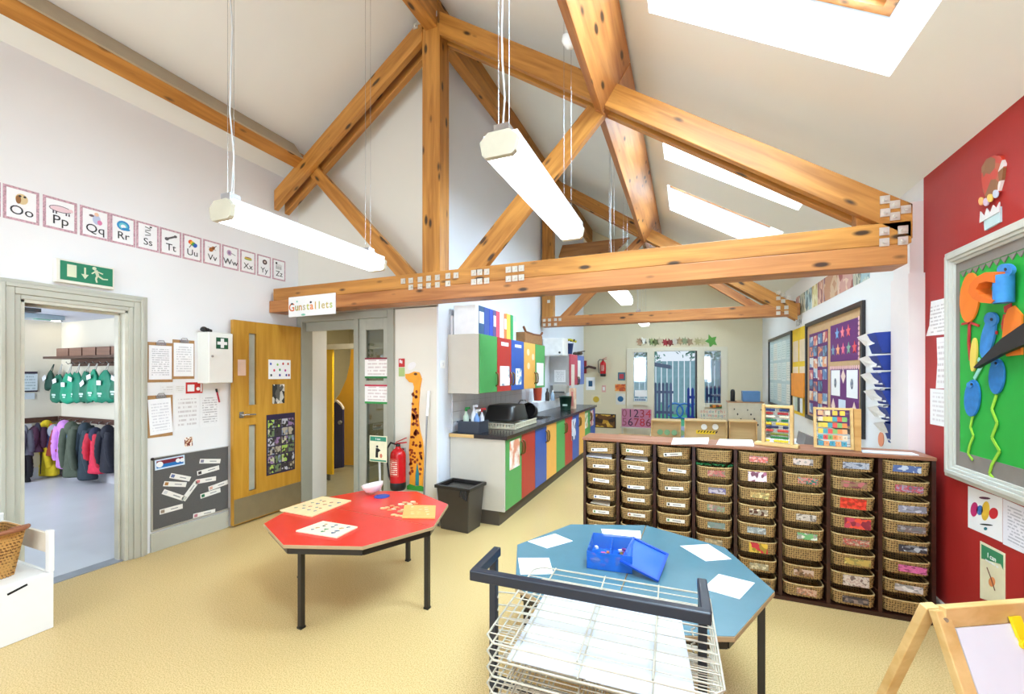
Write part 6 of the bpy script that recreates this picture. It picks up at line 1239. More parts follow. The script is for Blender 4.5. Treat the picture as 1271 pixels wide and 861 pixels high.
for (cx, cy, rx, ry, cc) in ((1210, 632, 4.5, 9, (196, 40, 110)), (1217, 633, 4, 6, (60, 110, 180)), (1224, 634, 5, 12, (236, 190, 60)), (1234, 637, 5.5, 7, (206, 40, 50)), (1223, 618, 7, 1.5, (90, 40, 70)), (1225, 651, 8, 1, (40, 40, 40)), (1224, 656, 2, 2, (40, 120, 130))): onb(ell(cx, cy, rx, ry, .1), C(*cc), 'drawing', '', parent=t, w0=.002, w1=.003)
rcard([(1245.5, 618.5), (1300, 642), (1300, 700), (1245.5, 675)], lines_mat((238, 236, 244), (120, 120, 140), 14, .5, 24), 'notice', 'white printed notice right of the insect picture below the green board', 'notice')
t = thing('hygiene_poster', 'cream and green poster with an orange figure low on the red wall above the easel', 'poster', tuple(R_.w(*RP(1232, 742), 0))); onb([(1217, 671), (1248, 687), (1248, 752), (1217, 742)], mat((236, 230, 196), .5), 'sheet', '', parent=t, w0=0, w1=.002)
onb([(1219, 675), (1246, 689), (1246, 707), (1243, 700), (1219, 693)], C(60, 140, 96), 'green_band', '', parent=t, w0=.002, w1=.003); onb(ell(1232, 722, 4, 6), C(236, 150, 90), 'orange_figure', '', parent=t, w0=.002, w1=.003); strip_([(1226, 704), (1231, 717), (1236, 733)], C(120, 60, 50), .006, 'stick', t, .003, .004)
u, v = RP(1232, 687); text('I can', R_, u, v-.02, .035, PAPER, t, .0035)
u, v = RP(1232, 694); text('remember to', R_, u, v-.02, .018, PAPER, t, .0035)
# hot-air balloon craft
t = thing('balloon_picture', 'paper hot-air balloon in red, brown and white with a pale basket on the red wall', 'paper craft', tuple(R_.w(*RP(1233, 284), 0)))
bp_ = mat((226, 222, 220), .5); onb([(1222, 222), (1222, 207), (1228, 197), (1238, 192), (1246, 193), (1250, 203), (1248, 220), (1243, 238), (1228, 246), (1224, 237)], patch_mat([(200, 60, 40), (150, 100, 60), (228, 220, 216), (140, 90, 50), (190, 90, 60)], 3, 5), 'envelope', '', parent=t, w0=0, w1=.012)
onb([(1224, 270), (1244, 256), (1244, 275), (1225, 286)], C(196, 220, 222), 'basket', '', parent=t, w0=0, w1=.01)
onb([(1220, 276), (1221, 262), (1226, 268), (1229, 258), (1233, 264), (1237, 254), (1241, 258), (1245, 250), (1245, 262), (1224, 274)], bp_, 'white_fringe', '', parent=t, w0=.01, w1=.014)
for cx, cy, c_ in ((1223, 249, (244, 180, 110)), (1234, 245, (246, 200, 100)), (1241, 240, (200, 206, 220)), (1229, 250, (220, 190, 210))): onb(ell(cx, cy, 3, 5), C(*c_), 'small_balloon', '', parent=t, w0=.012, w1=.018)
# ================================================================== RIGHT WALL, FAR (WHITE)
# blue pocket chart
t = thing('pocket_chart', 'royal blue hanging pocket chart with papers sticking out of its stepped pockets', 'pocket chart', tuple(R_.w(*RP(1115, 553), 0))); NB = mat((26, 60, 160), .5, var=.08)
a = RP(1108, 393); b = RP(1123, 555); MB().poly(R_, [a, RP(1123, 391.5), b, (a[0], b[1])], 0, .008).build('backing', NB, t)
pz = [412, 440, 461, 482, 503, 523]; ext = [.17, .16, .15, .13, .11, .07]; ua, ub2 = a[0], b[0]
for k in range(6):
    z1_ = RP(1112, pz[k])[1]; z0_ = (RP(1112, pz[k+1])[1] if k < 5 else RP(1112, 552)[1]); e = ext[k]
    vs = [R_.w(ua, z1_, .008), R_.w(ub2, z1_, .008), R_.w(ub2, z0_+.01, .008), R_.w(ua, z0_+.01, .008), R_.w(ua, z1_-.01, e), R_.w(ub2, z1_-.01, e), R_.w(ub2, z0_+.01, max(.012, e-.045)), R_.w(ua, z0_+.01, max(.012, e-.045))]
    d = MB().add(vs, [(4, 5, 6, 7), (0, 4, 7, 3), (1, 2, 6, 5), (3, 7, 6, 2)]).build('pocket', NB, t)
    for q in range(3):
        if k == 5 and q: break
        uu = ua-.02+(ub2-ua)*(.0+.16*q); zz_ = z1_-.045; pw = .10
        MB().add([R_.w(uu, zz_-.05, e-.01), R_.w(uu+pw*.8, zz_-.04, e-.02), R_.w(uu+pw*.8, zz_+.045, e+.0-q*.02), R_.w(uu-.02, zz_+.02, e+.035-q*.02), R_.w(uu, zz_-.05, e-.013), R_.w(uu+pw*.8, zz_-.04, e-.023), R_.w(uu+pw*.8, zz_+.045, e-.003-q*.02), R_.w(uu-.02, zz_+.02, e+.032-q*.02)], [(0, 1, 2, 3), (7, 6, 5, 4), (0, 4, 5, 1), (1, 5, 6, 2), (2, 6, 7, 3), (3, 7, 4, 0)]).solo('paper_sheet', PAPER, 'white paper in the %s pocket of the blue chart, %s of its bunch' % (('top', 'second', 'third', 'fourth', 'fifth', 'bottom')[k], ('front', 'middle', 'back')[q]), 'paper', 'papers in the blue pocket chart')
    for q in range(3):
        u = ua+(ub2-ua)*(.2+.3*q); MB().rect(R_, u, z0_+.03, u+.012, z0_+.042, e-.035, e-.02).build('white_dot', PAPER, t) if k else None
t = thing('orange_leaflet', 'orange paper shape low on the white wall left of the pocket chart', 'paper', tuple(R_.w(*RP(1094, 553), 0))); onb(ell(1094, 545, 3.5, 9), C(240, 150, 110), 'shape', '', parent=t, w0=0, w1=.004)
# framed board group
(u0, v1) = RP(1002, 401); (u3, v0b) = RP(1074.7, 553); v1 = 2.13; v0 = .93
def board(ua, ub_, v0, v1, label, backc, fc, fw_):
    t = thing('display_board', label, 'display board', tuple(R_.w((ua+ub_)/2, v0, 0))); MB().rect(R_, ua+fw_, v0+fw_, ub_-fw_, v1-fw_, 0, .006).build('backing', backc, t)
    if fc: MB().rect(R_, ua, v0, ua+fw_, v1, 0, .028).rect(R_, ub_-fw_, v0, ub_, v1, 0, .028).rect(R_, ua+fw_, v0, ub_-fw_, v0+fw_, 0, .028).rect(R_, ua+fw_, v1-fw_, ub_-fw_, v1, 0, .028).build('frame', fc, t, None, .003)
    return t
PUR = mat((104, 40, 110), .6, var=.04); TAN = mat((200, 164, 120), .7, var=.06, scale=30); BFR = mat((34, 32, 36), .35)
tP = board(u0, u3, v0, v1, 'black framed display board with tan border and purple panels on the far white wall', TAN, BFR, .045)
def pan(x0, y0a, x1, y1a, m, parent, name='panel', w=(.006, .009)):
    a = RP(x0, y0a); b = RP(x1, y1a); MB().rect(R_, a[0], b[1], b[0], a[1], w[0], w[1]).build(name, m, parent); return a, b
zA, zB = 2.05, 1.0
uA, uB = RP(1005.5, 450)[0], RP(1028.5, 450)[0]; uC, uD = RP(1032, 450)[0], RP(1067.5, 450)[0]
MB().rect(R_, uA, 1.0, uB, 1.98, .006, .009).build('purple_panel', PUR, tP); MB().rect(R_, uC, 1.62, uD, 2.0, .006, .009).build('purple_panel', PUR, tP); MB().rect(R_, uC, 1.0, uD, 1.55, .006, .009).build('purple_panel', PUR, tP)
sc_ = MB()
for k in range(16): sc_.disc(R_, uC+(uD-uC)*k/15, 1.555, .02, None, .009, .011, n=8)
for k in range(9): sc_.disc(R_, uD+.005, 1.63+.045*k, .02, None, .009, .011, n=8)
q = sc_.build('scalloped_trim', C(236, 190, 190), tP); q['kind'] = 'stuff'
def star(u, v, r, c, lb):
    MB().poly(R_, [(u+(r if k % 2 == 0 else r*.45)*math.sin(k*math.pi/5), v+(r if k % 2 == 0 else r*.45)*math.cos(k*math.pi/5)) for k in range(10)], .0095, .013).solo('paper_star', C(*c), lb, 'star', 'paper stars on the purple panel')
for k, (c, n) in enumerate((((120, 170, 214), 'pale blue'), ((244, 130, 140), 'pink'), ((236, 100, 110), 'coral red'))): star(uC+(uD-uC)*(.28+.2*k), 1.90, .062, c, '%s paper star in the upper row of the purple panel' % n)
for k, (c, n) in enumerate((((120, 150, 170), 'grey-blue'), ((250, 170, 120), 'peach'), ((236, 110, 140), 'rose'), ((130, 170, 150), 'sage green'), ((230, 80, 90), 'red'))): star(uC+(uD-uC)*(.12+.19*k), 1.735, .062, c, '%s paper star in the lower row of the purple panel' % n)
for (a, b, c, d, m_, lb) in ((.04, 1.27, .38, 1.53, 'figure', 'white sheet with a small dark figure drawing, upper left on the lower purple panel'), (.62, 1.27, .97, 1.53, 'figure', 'white sheet with a blue-grey figure drawing, upper right on the lower purple panel'), (.42, 1.40, .58, 1.54, 'none', 'pale pink diamond paper between the two drawings'), (.04, 1.08, .20, 1.24, 'none', 'pale pink diamond paper at the lower left of the purple panel'), (.33, 1.14, .58, 1.24, 'none', 'small pale blue paper in the middle of the lower purple panel'), (.78, 1.06, .95, 1.24, 'none', 'pale pink diamond paper at the lower right of the purple panel')):
    ua_, ub_ = uC+(uD-uC)*a, uC+(uD-uC)*c
    pts = [(ua_, b), (ub_, b), (ub_, d), (ua_, d)] if m_ == 'figure' or 'blue' in lb else [((ua_+ub_)/2, b), (ub_, (b+d)/2), ((ua_+ub_)/2, d), (ua_, (b+d)/2)]
    if m_ == 'figure':
        tt = thing('drawing', lb, 'drawing', tuple(R_.w(ua_, b, .009)), 0, 'papers on the lower purple panel'); MB().poly(R_, pts, .0095, .011).build('sheet', PAPER, tt); MB().disc(R_, (ua_+ub_)/2, (b+d)/2, .035, .05, .011, .012).build('figure', patch_mat([(90, 110, 140), (160, 160, 160), (60, 60, 70)], 4, ua_), tt)
    else: MB().poly(R_, pts, .0095, .011).solo('paper_cutout', C(214, 226, 240) if 'blue' in lb else C(240, 214, 200), lb, 'paper', 'papers on the lower purple panel')
# collage of small photographs on the left purple panel
random.seed(31); pcl = [[(60, 110, 170), (200, 210, 220)], [(236, 130, 60), (90, 60, 110)], [(230, 226, 220), (110, 150, 190)], [(200, 60, 70), (236, 200, 180)], [(90, 140, 180), (40, 60, 100)], [(230, 150, 90), (240, 220, 200)]]
for r in range(7):
    for c in range(4):
        if (r, c) in ((0, 1), (2, 3)): continue
        ua_ = uA+(uB-uA)*(.03+.245*c)+random.uniform(-.01, .01); va = 1.03+.134*r+random.uniform(-.015, .01); pc2 = pcl[(r*5+c*3) % 6]
        MB().rect(R_, ua_, va, ua_+(uB-uA)*.21, va+.115, .0095, .0115).solo('small_photo', patch_mat([pc2[0], pc2[1], pc2[0]], 2.5, r*4+c, rough=.3), 'small photo on the left purple panel, %s row, %s' % (('top', 'second', 'third', 'fourth', 'fifth', 'sixth', 'bottom')[6-r], ('far left', 'centre left', 'centre right', 'far right')[c]), 'photo', 'small photos on the left purple panel')
# yellow strip
uY0, uY1 = RP(984.3, 450)[0], RP(1001.3, 450)[0]
t = board(uY0, uY1, .93, 2.12, 'narrow yellow display panel between the two black framed boards', mat((246, 206, 30), .6), None, .0)
for k, (z0, z1) in enumerate(((1.66, 1.98), (1.33, 1.62))):
    for j, (f0, f1) in enumerate(((.06, .46), (.56, .98))): MB().rect(R_, uY0+(uY1-uY0)*f0, z0, uY0+(uY1-uY0)*f1, z1-.03, .007, .009).solo('yellow_panel_sheet', mat((246, 222, 190), .5), 'pale sheet on the yellow panel, %s row %s' % (('upper', 'second')[k], ('left', 'right')[j]), 'paper', 'sheets on the yellow panel')
MB().rect(R_, uY0+(uY1-uY0)*.05, 1.18, uY0+(uY1-uY0)*.98, 1.5, .0095, .03).solo('orange_wallet', mat((244, 150, 20), .5), 'orange paper wallet fixed in the middle of the yellow panel', 'wallet')
for k in range(4): MB().rect(R_, uY0+(uY1-uY0)*(.08+.23*k), .98, uY0+(uY1-uY0)*(.24+.23*k), 1.17, .01+.008*k, .014+.008*k).solo('hanging_paper', mat(((226, 230, 226), (190, 206, 190), (60, 60, 60), (220, 226, 230))[k], .5), '%s paper strip hanging below the orange wallet' % ('white', 'pale green', 'dark', 'pale grey')[k], 'paper', 'papers below the orange wallet')
uF0, uF1 = RP(955.5, 450)[0], RP(984.2, 450)[0]
t = board(uF0, uF1, .93, 2.12, 'black framed display board of pale blue papers furthest along the white wall', mat((196, 214, 214), .6), BFR, .045); random.seed(41)
for r in range(3):
    for c in range(5):
        ua_ = uF0+.06+(uF1-uF0-.12)*c/5; va = 1.02+r*.34
        MB().rect(R_, ua_+.02, va+random.uniform(0, .03), ua_+(uF1-uF0)/5-.05, va+.31, .0065, .009).solo('pinned_sheet', lines_mat(random.choice(((224, 236, 232), (210, 226, 226), (236, 236, 226))), (100, 150, 150), 8, .4, r*5+c), 'pale sheet pinned on the furthest board, %s row, %s column' % (('bottom', 'middle', 'top')[r], ('first', 'second', 'third', 'fourth', 'fifth')[c]), 'paper', 'sheets on the furthest board')
# frieze above the boards
random.seed(51)
fc = [[(210, 160, 150), (170, 90, 80), (230, 200, 180)], [(190, 190, 170), (120, 130, 120), (220, 220, 200)], [(170, 200, 206), (210, 220, 210), (100, 130, 140)], [(220, 214, 160), (190, 170, 110), (236, 230, 200)], [(200, 150, 130), (150, 90, 90), (226, 190, 170)], [(190, 140, 110), (140, 90, 110), (210, 180, 150)]]
fx = [988, 993, 999.5, 1008, 1015, 1022.5, 1040, 1059, 1068, 1080]
nmz = ['pinkish', 'rust and cream', 'grey-green', 'pale blue', 'yellowish', 'terracotta', 'brown and violet', 'pale teal', 'greenish']
for k in range(9):
    a = RP(fx[k]+.3, 400)[0]; b = RP(fx[k+1]-.4, 400)[0]
    MB().rect(R_, a, 2.30, b, 2.56, 0, .003).solo('frieze_picture', patch_mat(fc[k % 6]+[fc[k % 6][0]], 3, k, sx=1.5), '%s child painting in the frieze above the boards on the far right wall' % nmz[k], 'picture', 'frieze pictures above the boards')
text('1 2 3 4', R_, (RP(985, 395)[0]+RP(999, 395)[0])/2, 2.19, .11, C(90, 90, 96), None, .002, 'wall_lettering')
bpy.data.objects['wall_lettering']['label'] = 'small dark characters stuck on the wall above the yellow panel'; bpy.data.objects['wall_lettering']['category'] = 'lettering'
# ================================================================== BACK WALL
q = AY(748.5, 467, YB-.09); extinguisher(Vector((q.x, YB-.09, q.z)), .85, 'small red fire extinguisher hung on the far beige wall left of the glazed screen')
t = thing('coat_hook_arm', 'dark metal bracket with black cable on the far wall left of the fire extinguisher', 'bracket', tuple(FB.w(*FB.px(733, 458), .03))); a = FB.px(724, 457); b = FB.px(740, 457); MB().tube([FB.w(a[0], a[1], .03), FB.w((a[0]+b[0])/2, a[1]+.04, .09), FB.w(b[0], b[1], .03)], .03, 8).build('arm', mat((70, 44, 40), .5), t); MB().rect(FB, a[0]-.02, a[1]-.12, a[0]+.08, a[1]+.18, 0, .03).build('red_box', C(150, 34, 38), t)
def bp4(xa, ya, xb, yb, name, label, cat, back, inner=None, innerc=None, disc=False):
    a = FB.px(xa, ya); b = FB.px(xb, yb); t = thing(name, label, cat, tuple(FB.w((a[0]+b[0])/2, b[1], 0))); MB().rect(FB, a[0], b[1], b[0], a[1], 0, .006).build('sheet', back, t); cx, cy = (a[0]+b[0])/2, (a[1]+b[1])/2
    if disc: MB().disc(FB, cx, cy, (b[0]-a[0])*.32, None, .006, .009).build('disc', innerc, t)
    elif innerc: MB().rect(FB, cx-(b[0]-a[0])*inner, cy-(a[1]-b[1])*inner, cx+(b[0]-a[0])*inner, cy+(a[1]-b[1])*inner, .006, .009).build('picture', innerc, t)
    return t
bp4(727.5, 468, 738.5, 484, 'framed_picture', 'white framed picture with a blue rectangle on the far wall below the extinguisher', 'picture', PAPER, .22, C(40, 90, 130))
bp4(747, 478, 752, 486.5, 'notice', 'tiny pink notice on the far wall below the small extinguisher', 'notice', C(224, 170, 160), .25, PAPER)
bp4(734, 490, 746, 501, 'disc_picture', 'cream square with a yellow disc on the far wall', 'picture', C(232, 220, 186), 0, C(206, 170, 50), True)
bp4(767, 462, 776, 472, 'small_picture', 'small blue and red landscape picture left of the glazed screen, topmost', 'picture', C(70, 110, 130), .3, C(190, 60, 70))
bp4(763.5, 476.5, 776.5, 485.5, 'small_picture', 'small orange patterned picture left of the glazed screen, middle', 'picture', patch_mat([(220, 110, 40), (190, 80, 40), (240, 170, 90)], 4, 2))
bp4(764.5, 488, 776, 502, 'disc_picture', 'white square with a blue disc left of the glazed screen, lowest', 'picture', mat((226, 224, 214), .5), 0, C(30, 100, 150), True)
bp4(738, 513, 764.5, 531.5, 'dark_picture', 'dark brown picture with golden leaf shapes low on the far wall', 'picture', mat((52, 36, 26), .4), .44, patch_mat([(200, 150, 50), (110, 70, 30), (60, 36, 20), (226, 180, 70)], 3.5, 7))
t = thing('number_board', 'mauve board of cut-out numerals in two rows in front of the far wall', 'number board', tuple(AY(790, 533, 9.6))); F = Fr('B', 9.6); a = F.px(771.5, 507); b = F.px(808.5, 531); MB().rect(F, a[0], b[1], b[0], a[1], -.02, 0).build('board', mat((190, 120, 150), .6, var=.05), t)
MB().rect(F, a[0]-.03, b[1]-.03, b[0]+.03, b[1], -.03, .01).build('lower_edge', CARC, t); [MB().rect(F, u_, 0, u_+.03, b[1]-.031, -.03, 0).build('foot', CARC, t) for u_ in (a[0], b[0]-.03)]
nc = [(120, 40, 50), (60, 40, 50), (50, 30, 60), (150, 40, 50), (190, 40, 60)]
for r, s_ in enumerate(('01234', '56786')):
    for k, ch in enumerate(s_): text(ch, F, a[0]+(b[0]-a[0])*(.1+.2*k), a[1]-(a[1]-b[1])*(.26+.48*r), .24, C(*(nc[(k+r) % 5])) if not (k == 0) else C(150, 80, 100), t, .002, 'numeral')
# letters garland above the screen
random.seed(61); gx = [794, 799, 804, 809, 814, 819, 826, 832, 838, 844, 850, 856, 866, 872, 883]
gn = ['tan', 'white', 'cream', 'pale green', 'olive', 'beige', 'crimson', 'dark red', 'cream and grey', 'sandy', 'green-grey', 'pale brown', 'khaki', 'light khaki', 'bright green']
gc = [(190, 150, 120), (244, 240, 232), (226, 216, 190), (150, 170, 110), (130, 140, 90), (206, 190, 160), (170, 40, 50), (130, 40, 40), (214, 206, 190), (190, 160, 120), (150, 160, 120), (170, 140, 110), (190, 180, 130), (206, 196, 150), (90, 160, 60)]
for k, x in enumerate(gx):
    u, v = FB.px(x, 424+random.uniform(-1, 1)); r = .085 if k < 14 else .13; n = random.choice((5, 6, 7)); mb = MB().poly(FB, [(u+r*(1 if j % 2 else .55)*math.cos(j*math.pi/n+random.random()*.3), v+r*(1.2 if j % 2 else .6)*math.sin(j*math.pi/n)) for j in range(2*n)], 0, .012)
    mb.solo('paper_leaf', C(*gc[k]), '%s paper leaf shape above the glazed screen, %s in the row' % (gn[k], ('leftmost', 'second', 'third', 'fourth', 'fifth', 'sixth', 'seventh', 'middle', 'ninth', 'tenth', 'eleventh', 'twelfth', 'third from last', 'second from last', 'last')[k]), 'paper craft', 'paper leaves above the glazed screen')
# papers on the screen panels
t = thing('letter_poster', 'cream poster of small coloured letters low on the right panel of the glazed screen', 'poster', tuple(AY(884, 525, YB-.035))); F = Fr('B', YB-.032); a = F.px(868, 507); b = F.px(902, 524); MB().rect(F, a[0], b[1], b[0], a[1], 0, .004).build('sheet', mat((232, 224, 204), .5), t); random.seed(5)
for k in range(26): text(chr(97+k), F, a[0]+(b[0]-a[0])*(.08+.84*((k % 9)/8)), a[1]-(a[1]-b[1])*(.2+.3*(k//9)), .09, C(*random.choice(((220, 110, 100), (110, 170, 160), (226, 150, 120), (130, 150, 190)))), t, .005, 'letter')
a = F.px(881, 502); b = F.px(896, 506.5); MB().rect(F, a[0], b[1], b[0], a[1], 0, .006).solo('colour_strip', patch_mat([(60, 120, 60), (220, 140, 40), (120, 60, 40)], 2, 3, sx=2), 'small green and orange strip below the right glazed pane', 'strip')
a = F.px(788, 484); b = F.px(803, 492); MB().rect(F, a[0], b[1], b[0], a[1], 0, .004).solo('pane_notice', PAPER, 'white notice on the lower part of the left glazed pane', 'notice')
a = F.px(787, 494); b = F.px(803, 498); t = thing('letter_strip', 'strip of small blue letters at the bottom of the left glazed pane', 'strip', tuple(F.w(a[0], b[1]))); MB().rect(F, a[0], b[1], b[0], a[1], 0, .003).build('strip', mat((216, 224, 230), .5), t); text('welcome', F, (a[0]+b[0])/2, (a[1]+b[1])/2, .07, C(30, 90, 140), t, .004) if False else [MB().rect(F, a[0]+.02+.04*k, b[1]+.015, a[0]+.045+.04*k, a[1]-.015, .003, .005).build('letter', C(30, 90, 140), t) for k in range(6)]
# wooden play unit and bench in the far area
UY = 7.4; F = Fr('B', UY); WU = wood((190, 150, 96), (212, 176, 122), False)
def unit(xa, xb, yt, yb, label, name='play_unit', y=UY, dep=.32):
    F = Fr('B', y); a = F.px(xa, yt); b = F.px(xb, yt); zt_ = a[1]; t = thing(name, label, 'storage', tuple(F.w((a[0]+b[0])/2, 0)))
    MB().rect(F, a[0], zt_-.02, b[0], zt_, -dep, .01).build('top', WU, t, None, .003); MB().rect(F, a[0]+.02, .28, b[0]-.02, zt_-.021, -.07, -.06).build('back', wood((196, 164, 116), (212, 182, 134), False), t)
    for u in (a[0], b[0]-.02): MB().rect(F, u, .001, u+.02, zt_-.021, -dep, 0).build('side', WU, t)
    MB().rect(F, a[0]+.021, .28, b[0]-.021, .30, -dep, 0).build('shelf', WU, t); MB().rect(F, a[0]-.02, .36, b[0]+.02, .42, .001, .02).build('front_lip', WU, t); return t, a, b
t, a, b = unit(808, 845, 521, 0, 'low pale wooden play unit, left of three below the open back door')
for k in range(4): MB().disc(F, a[0]+.14+.11*k, .53, .045, None, -.058, -.03).solo('green_bobbin', C(120, 160, 120), 'round green toy standing in the left play unit, %s from the left' % ('first', 'second', 'third', 'fourth')[k], 'toy', 'round toys in the left play unit')
t, a, b = unit(849.5, 903, 521, 0, 'low pale wooden play unit with a yellow and black striped strip, middle of three'); a2 = F.px(864, 534); b2 = F.px(888, 539.5)
tt = thing('hazard_strip', 'yellow strip with black diagonal stripes on the middle play unit', 'strip', tuple(F.w(a2[0], b2[1], .03))); MB().rect(F, a2[0], b2[1], b2[0], a2[1], -.0585, -.050).build('strip', C(240, 206, 40), tt)
for k in range(7): u = a2[0]+.02+k*.043; MB().poly(F, [(u, b2[1]+.02), (u+.018, b2[1]+.02), (u+.038, a2[1]-.005), (u+.02, a2[1]-.005)], -.050, -.048).build('stripe', BLACK, tt)
for k, x in enumerate((874, 888)): u, v = F.px(x, 530); MB().disc(F, u, v, .045, None, -.055, -.03).solo('white_ring', PAPER, 'white round disc on the middle play unit, %s of two' % ('left', 'right')[k], 'disc')
t, a, b = unit(905, 940, 522, 0, 'low pale wooden play unit, right of three beside the bead abacus')
t = thing('white_cupboard', 'cream cupboard with small black symbols behind the right play unit', 'cupboard', tuple(AY(925, 540, 9.0))); F = Fr('B', 9.0); a = F.px(904, 499.5); b = F.px(948, 499.5); MB().rect(F, a[0], .001, b[0], a[1], -.40, 0).build('body', mat((228, 220, 200), .5), t, None, .004); MB().rect(F, a[0]-.01, a[1], b[0]+.01, a[1]+.02, -.41, .01).build('top', wood((190, 140, 100), (206, 160, 120), False), t)
random.seed(9)
for k in range(12): u = a[0]+.1+.055*k; MB().disc(F, u, a[1]-.12-.09*(k % 4)+random.uniform(-.01, .01), .016, .022, 0, .003, n=3+k % 4).build('symbol', BLACK, t)
zt_ = a[1]+.02; q = F.px(922, 497); q2 = F.px(944, 497); MB().rect(F, q[0], zt_+.001, q2[0], zt_+.20, -.25, -.02).solo('blue_crate', mat((92, 138, 190), .4), 'light blue plastic box on the cream cupboard', 'box', None, .01)
t = thing('dark_speaker', 'small black rounded device on the left end of the cream cupboard', 'speaker', tuple(F.w(F.px(910, 499)[0], zt_, -.1))); q = F.px(910, 499); MB().lathe([(.035, .001), (.04, .02), (.04, .18), (.03, .22), (.001, .23)], tuple(F.w(q[0], zt_, -.1)), 14).build('body', BLACK, t); MB().lathe([(.07, .0005), (.07, .008)], tuple(F.w(q[0], zt_, -.1)), 16).build('base', BLACK, t)
q = AY(907, 516, 8.8); 
F = Fr('B', 8.6); a = F.px(766, 540); b = F.px(838, 540); t = thing('low_bench', 'long low pale wooden bench in front of the number board', 'bench', tuple(F.w((a[0]+b[0])/2, 0))); MB().rect(F, a[0], a[1]-.03, b[0], a[1], -.3, 0).build('top', WU, t, None, .003); [MB().rect(F, u, .001, u+.04, a[1]-.031, -.28, -.02).build('leg', WU, t) for u in (a[0]+.05, b[0]-.09)]
F = Fr('B', 8.6); zb_ = a[1]
for k, x in enumerate((808, 815, 822, 829)): u = F.px(x, 538)[0]; MB().lathe([(.025, 0), (.03, .05), (.001, .055)], tuple(F.w(u, zb_+.001, -.1)), 10).solo('small_pot', mat((246, 236, 220), .4), 'small white pot on the low wooden bench, %s from the left' % ('first', 'second', 'third', 'fourth')[k], 'pot', 'small pots on the low bench')
# white table between the abacuses
t = thing('white_table', 'white low table with rounded corner glimpsed between the two abacuses', 'table', (1.05, 4.75, 0)); MB().poly(Fr('Z', 0), [(.80, 4.35), (1.32, 4.35), (1.36, 4.40), (1.36, 5.3), (.85, 5.3), (.74, 5.2), (.72, 4.5)], .78, .81).build('top', mat((236, 236, 232), .3), t, None, .004)
for x, y in ((.80, 4.42), (1.30, 4.42), (.82, 5.2), (1.30, 5.2)): MB().tube([(x, y, 0), (x, y, .779)], .018, 8).build('leg', GREYM, t)
t = thing('grey_wedge', 'dark grey wedge-shaped book stand on the white table behind the abacuses', 'stand', (1.1, 4.8, .811)); MB().poly(Fr('B', 4.7), [(1.0, .811), (1.3, .811), (1.02, .93)], -.3, 0).build('body', mat((120, 112, 108), .5), t)
# light switch on kitchen wall
t = thing('light_switch', 'white light switch on the bluish kitchen wall near the corner', 'switch', tuple(FK.w(*FK.px(549, 452), 0))); u, v = FK.px(549, 452); MB().rect(FK, u-.04, v-.04, u+.04, v+.04, 0, .008).build('plate', PAPER, t, None, .002); MB().rect(FK, u-.012, v-.018, u+.012, v+.018, .008, .013).build('rocker', mat((226, 226, 226), .4), t)
# ================================================================== CLOAKROOM
CB = Fr('B', 3.30); CL_ = Fr('L', -8.57)
t = thing('coat_rail', 'dark brown coat rail with steel hooks along the cloakroom back wall', 'rail', (-7.4, 3.30, .8)); DK = wood((70, 44, 34), (92, 60, 46), False)
MB().box(-8.56, -6.2, 3.28, 3.30, .80, .87).build('board', DK, t)
for k in range(10): x = -8.4+.2*k; MB().tube([(x, 3.28, .84), (x, 3.24, .83), (x, 3.23, .80), (x, 3.22, .83)], .006, 6).build('hook', STEEL, t)
t = thing('coat_rail', 'dark brown coat rail with name cards along the left cloakroom wall', 'rail', (-8.57, 2.6, .8)); MB().box(-8.57, -8.55, 1.9, 3.27, .80, .87).build('board', DK, t)
for k in range(5): MB().box(-8.55, -8.547, 2.45+.15*k, 2.55+.15*k, .72, .79).build('name_card', C(*((120, 160, 200), (230, 230, 230), (200, 120, 90), (220, 220, 226), (150, 170, 200))[k]), t)
t = thing('shelf', 'dark brown wall shelf above the green bags in the cloakroom', 'shelf', (-7.6, 3.15, 1.72)); MB().box(-8.3, -6.2, 3.02, 3.295, 1.70, 1.73).build('board', DK, t); MB().box(-8.2, -6.2, 3.27, 3.29, 1.60, 1.699).build('hook_board', DK, t)
for k in range(10): x = -8.15+.17*k; MB().tube([(x, 3.27, 1.65), (x, 3.22, 1.63), (x, 3.20, 1.66)], .006, 6).build('hook', STEEL, t)
for k in range(5): MB().box(-8.02+.33*k, -7.72+.33*k, 3.05, 3.28, 1.731, 1.84).solo('brown_crate', wood((116, 82, 66), (140, 102, 84), False), 'brown wooden box on the cloakroom shelf, %s from the left' % ('first', 'second', 'third', 'fourth', 'fifth')[k], 'box', 'brown boxes on the cloakroom shelf', .004)
GBAG = [mat((0, 128, 100), .5, var=.12, scale=9), mat((10, 108, 84), .5, var=.12, scale=9), mat((20, 150, 116), .5, var=.12, scale=9)]
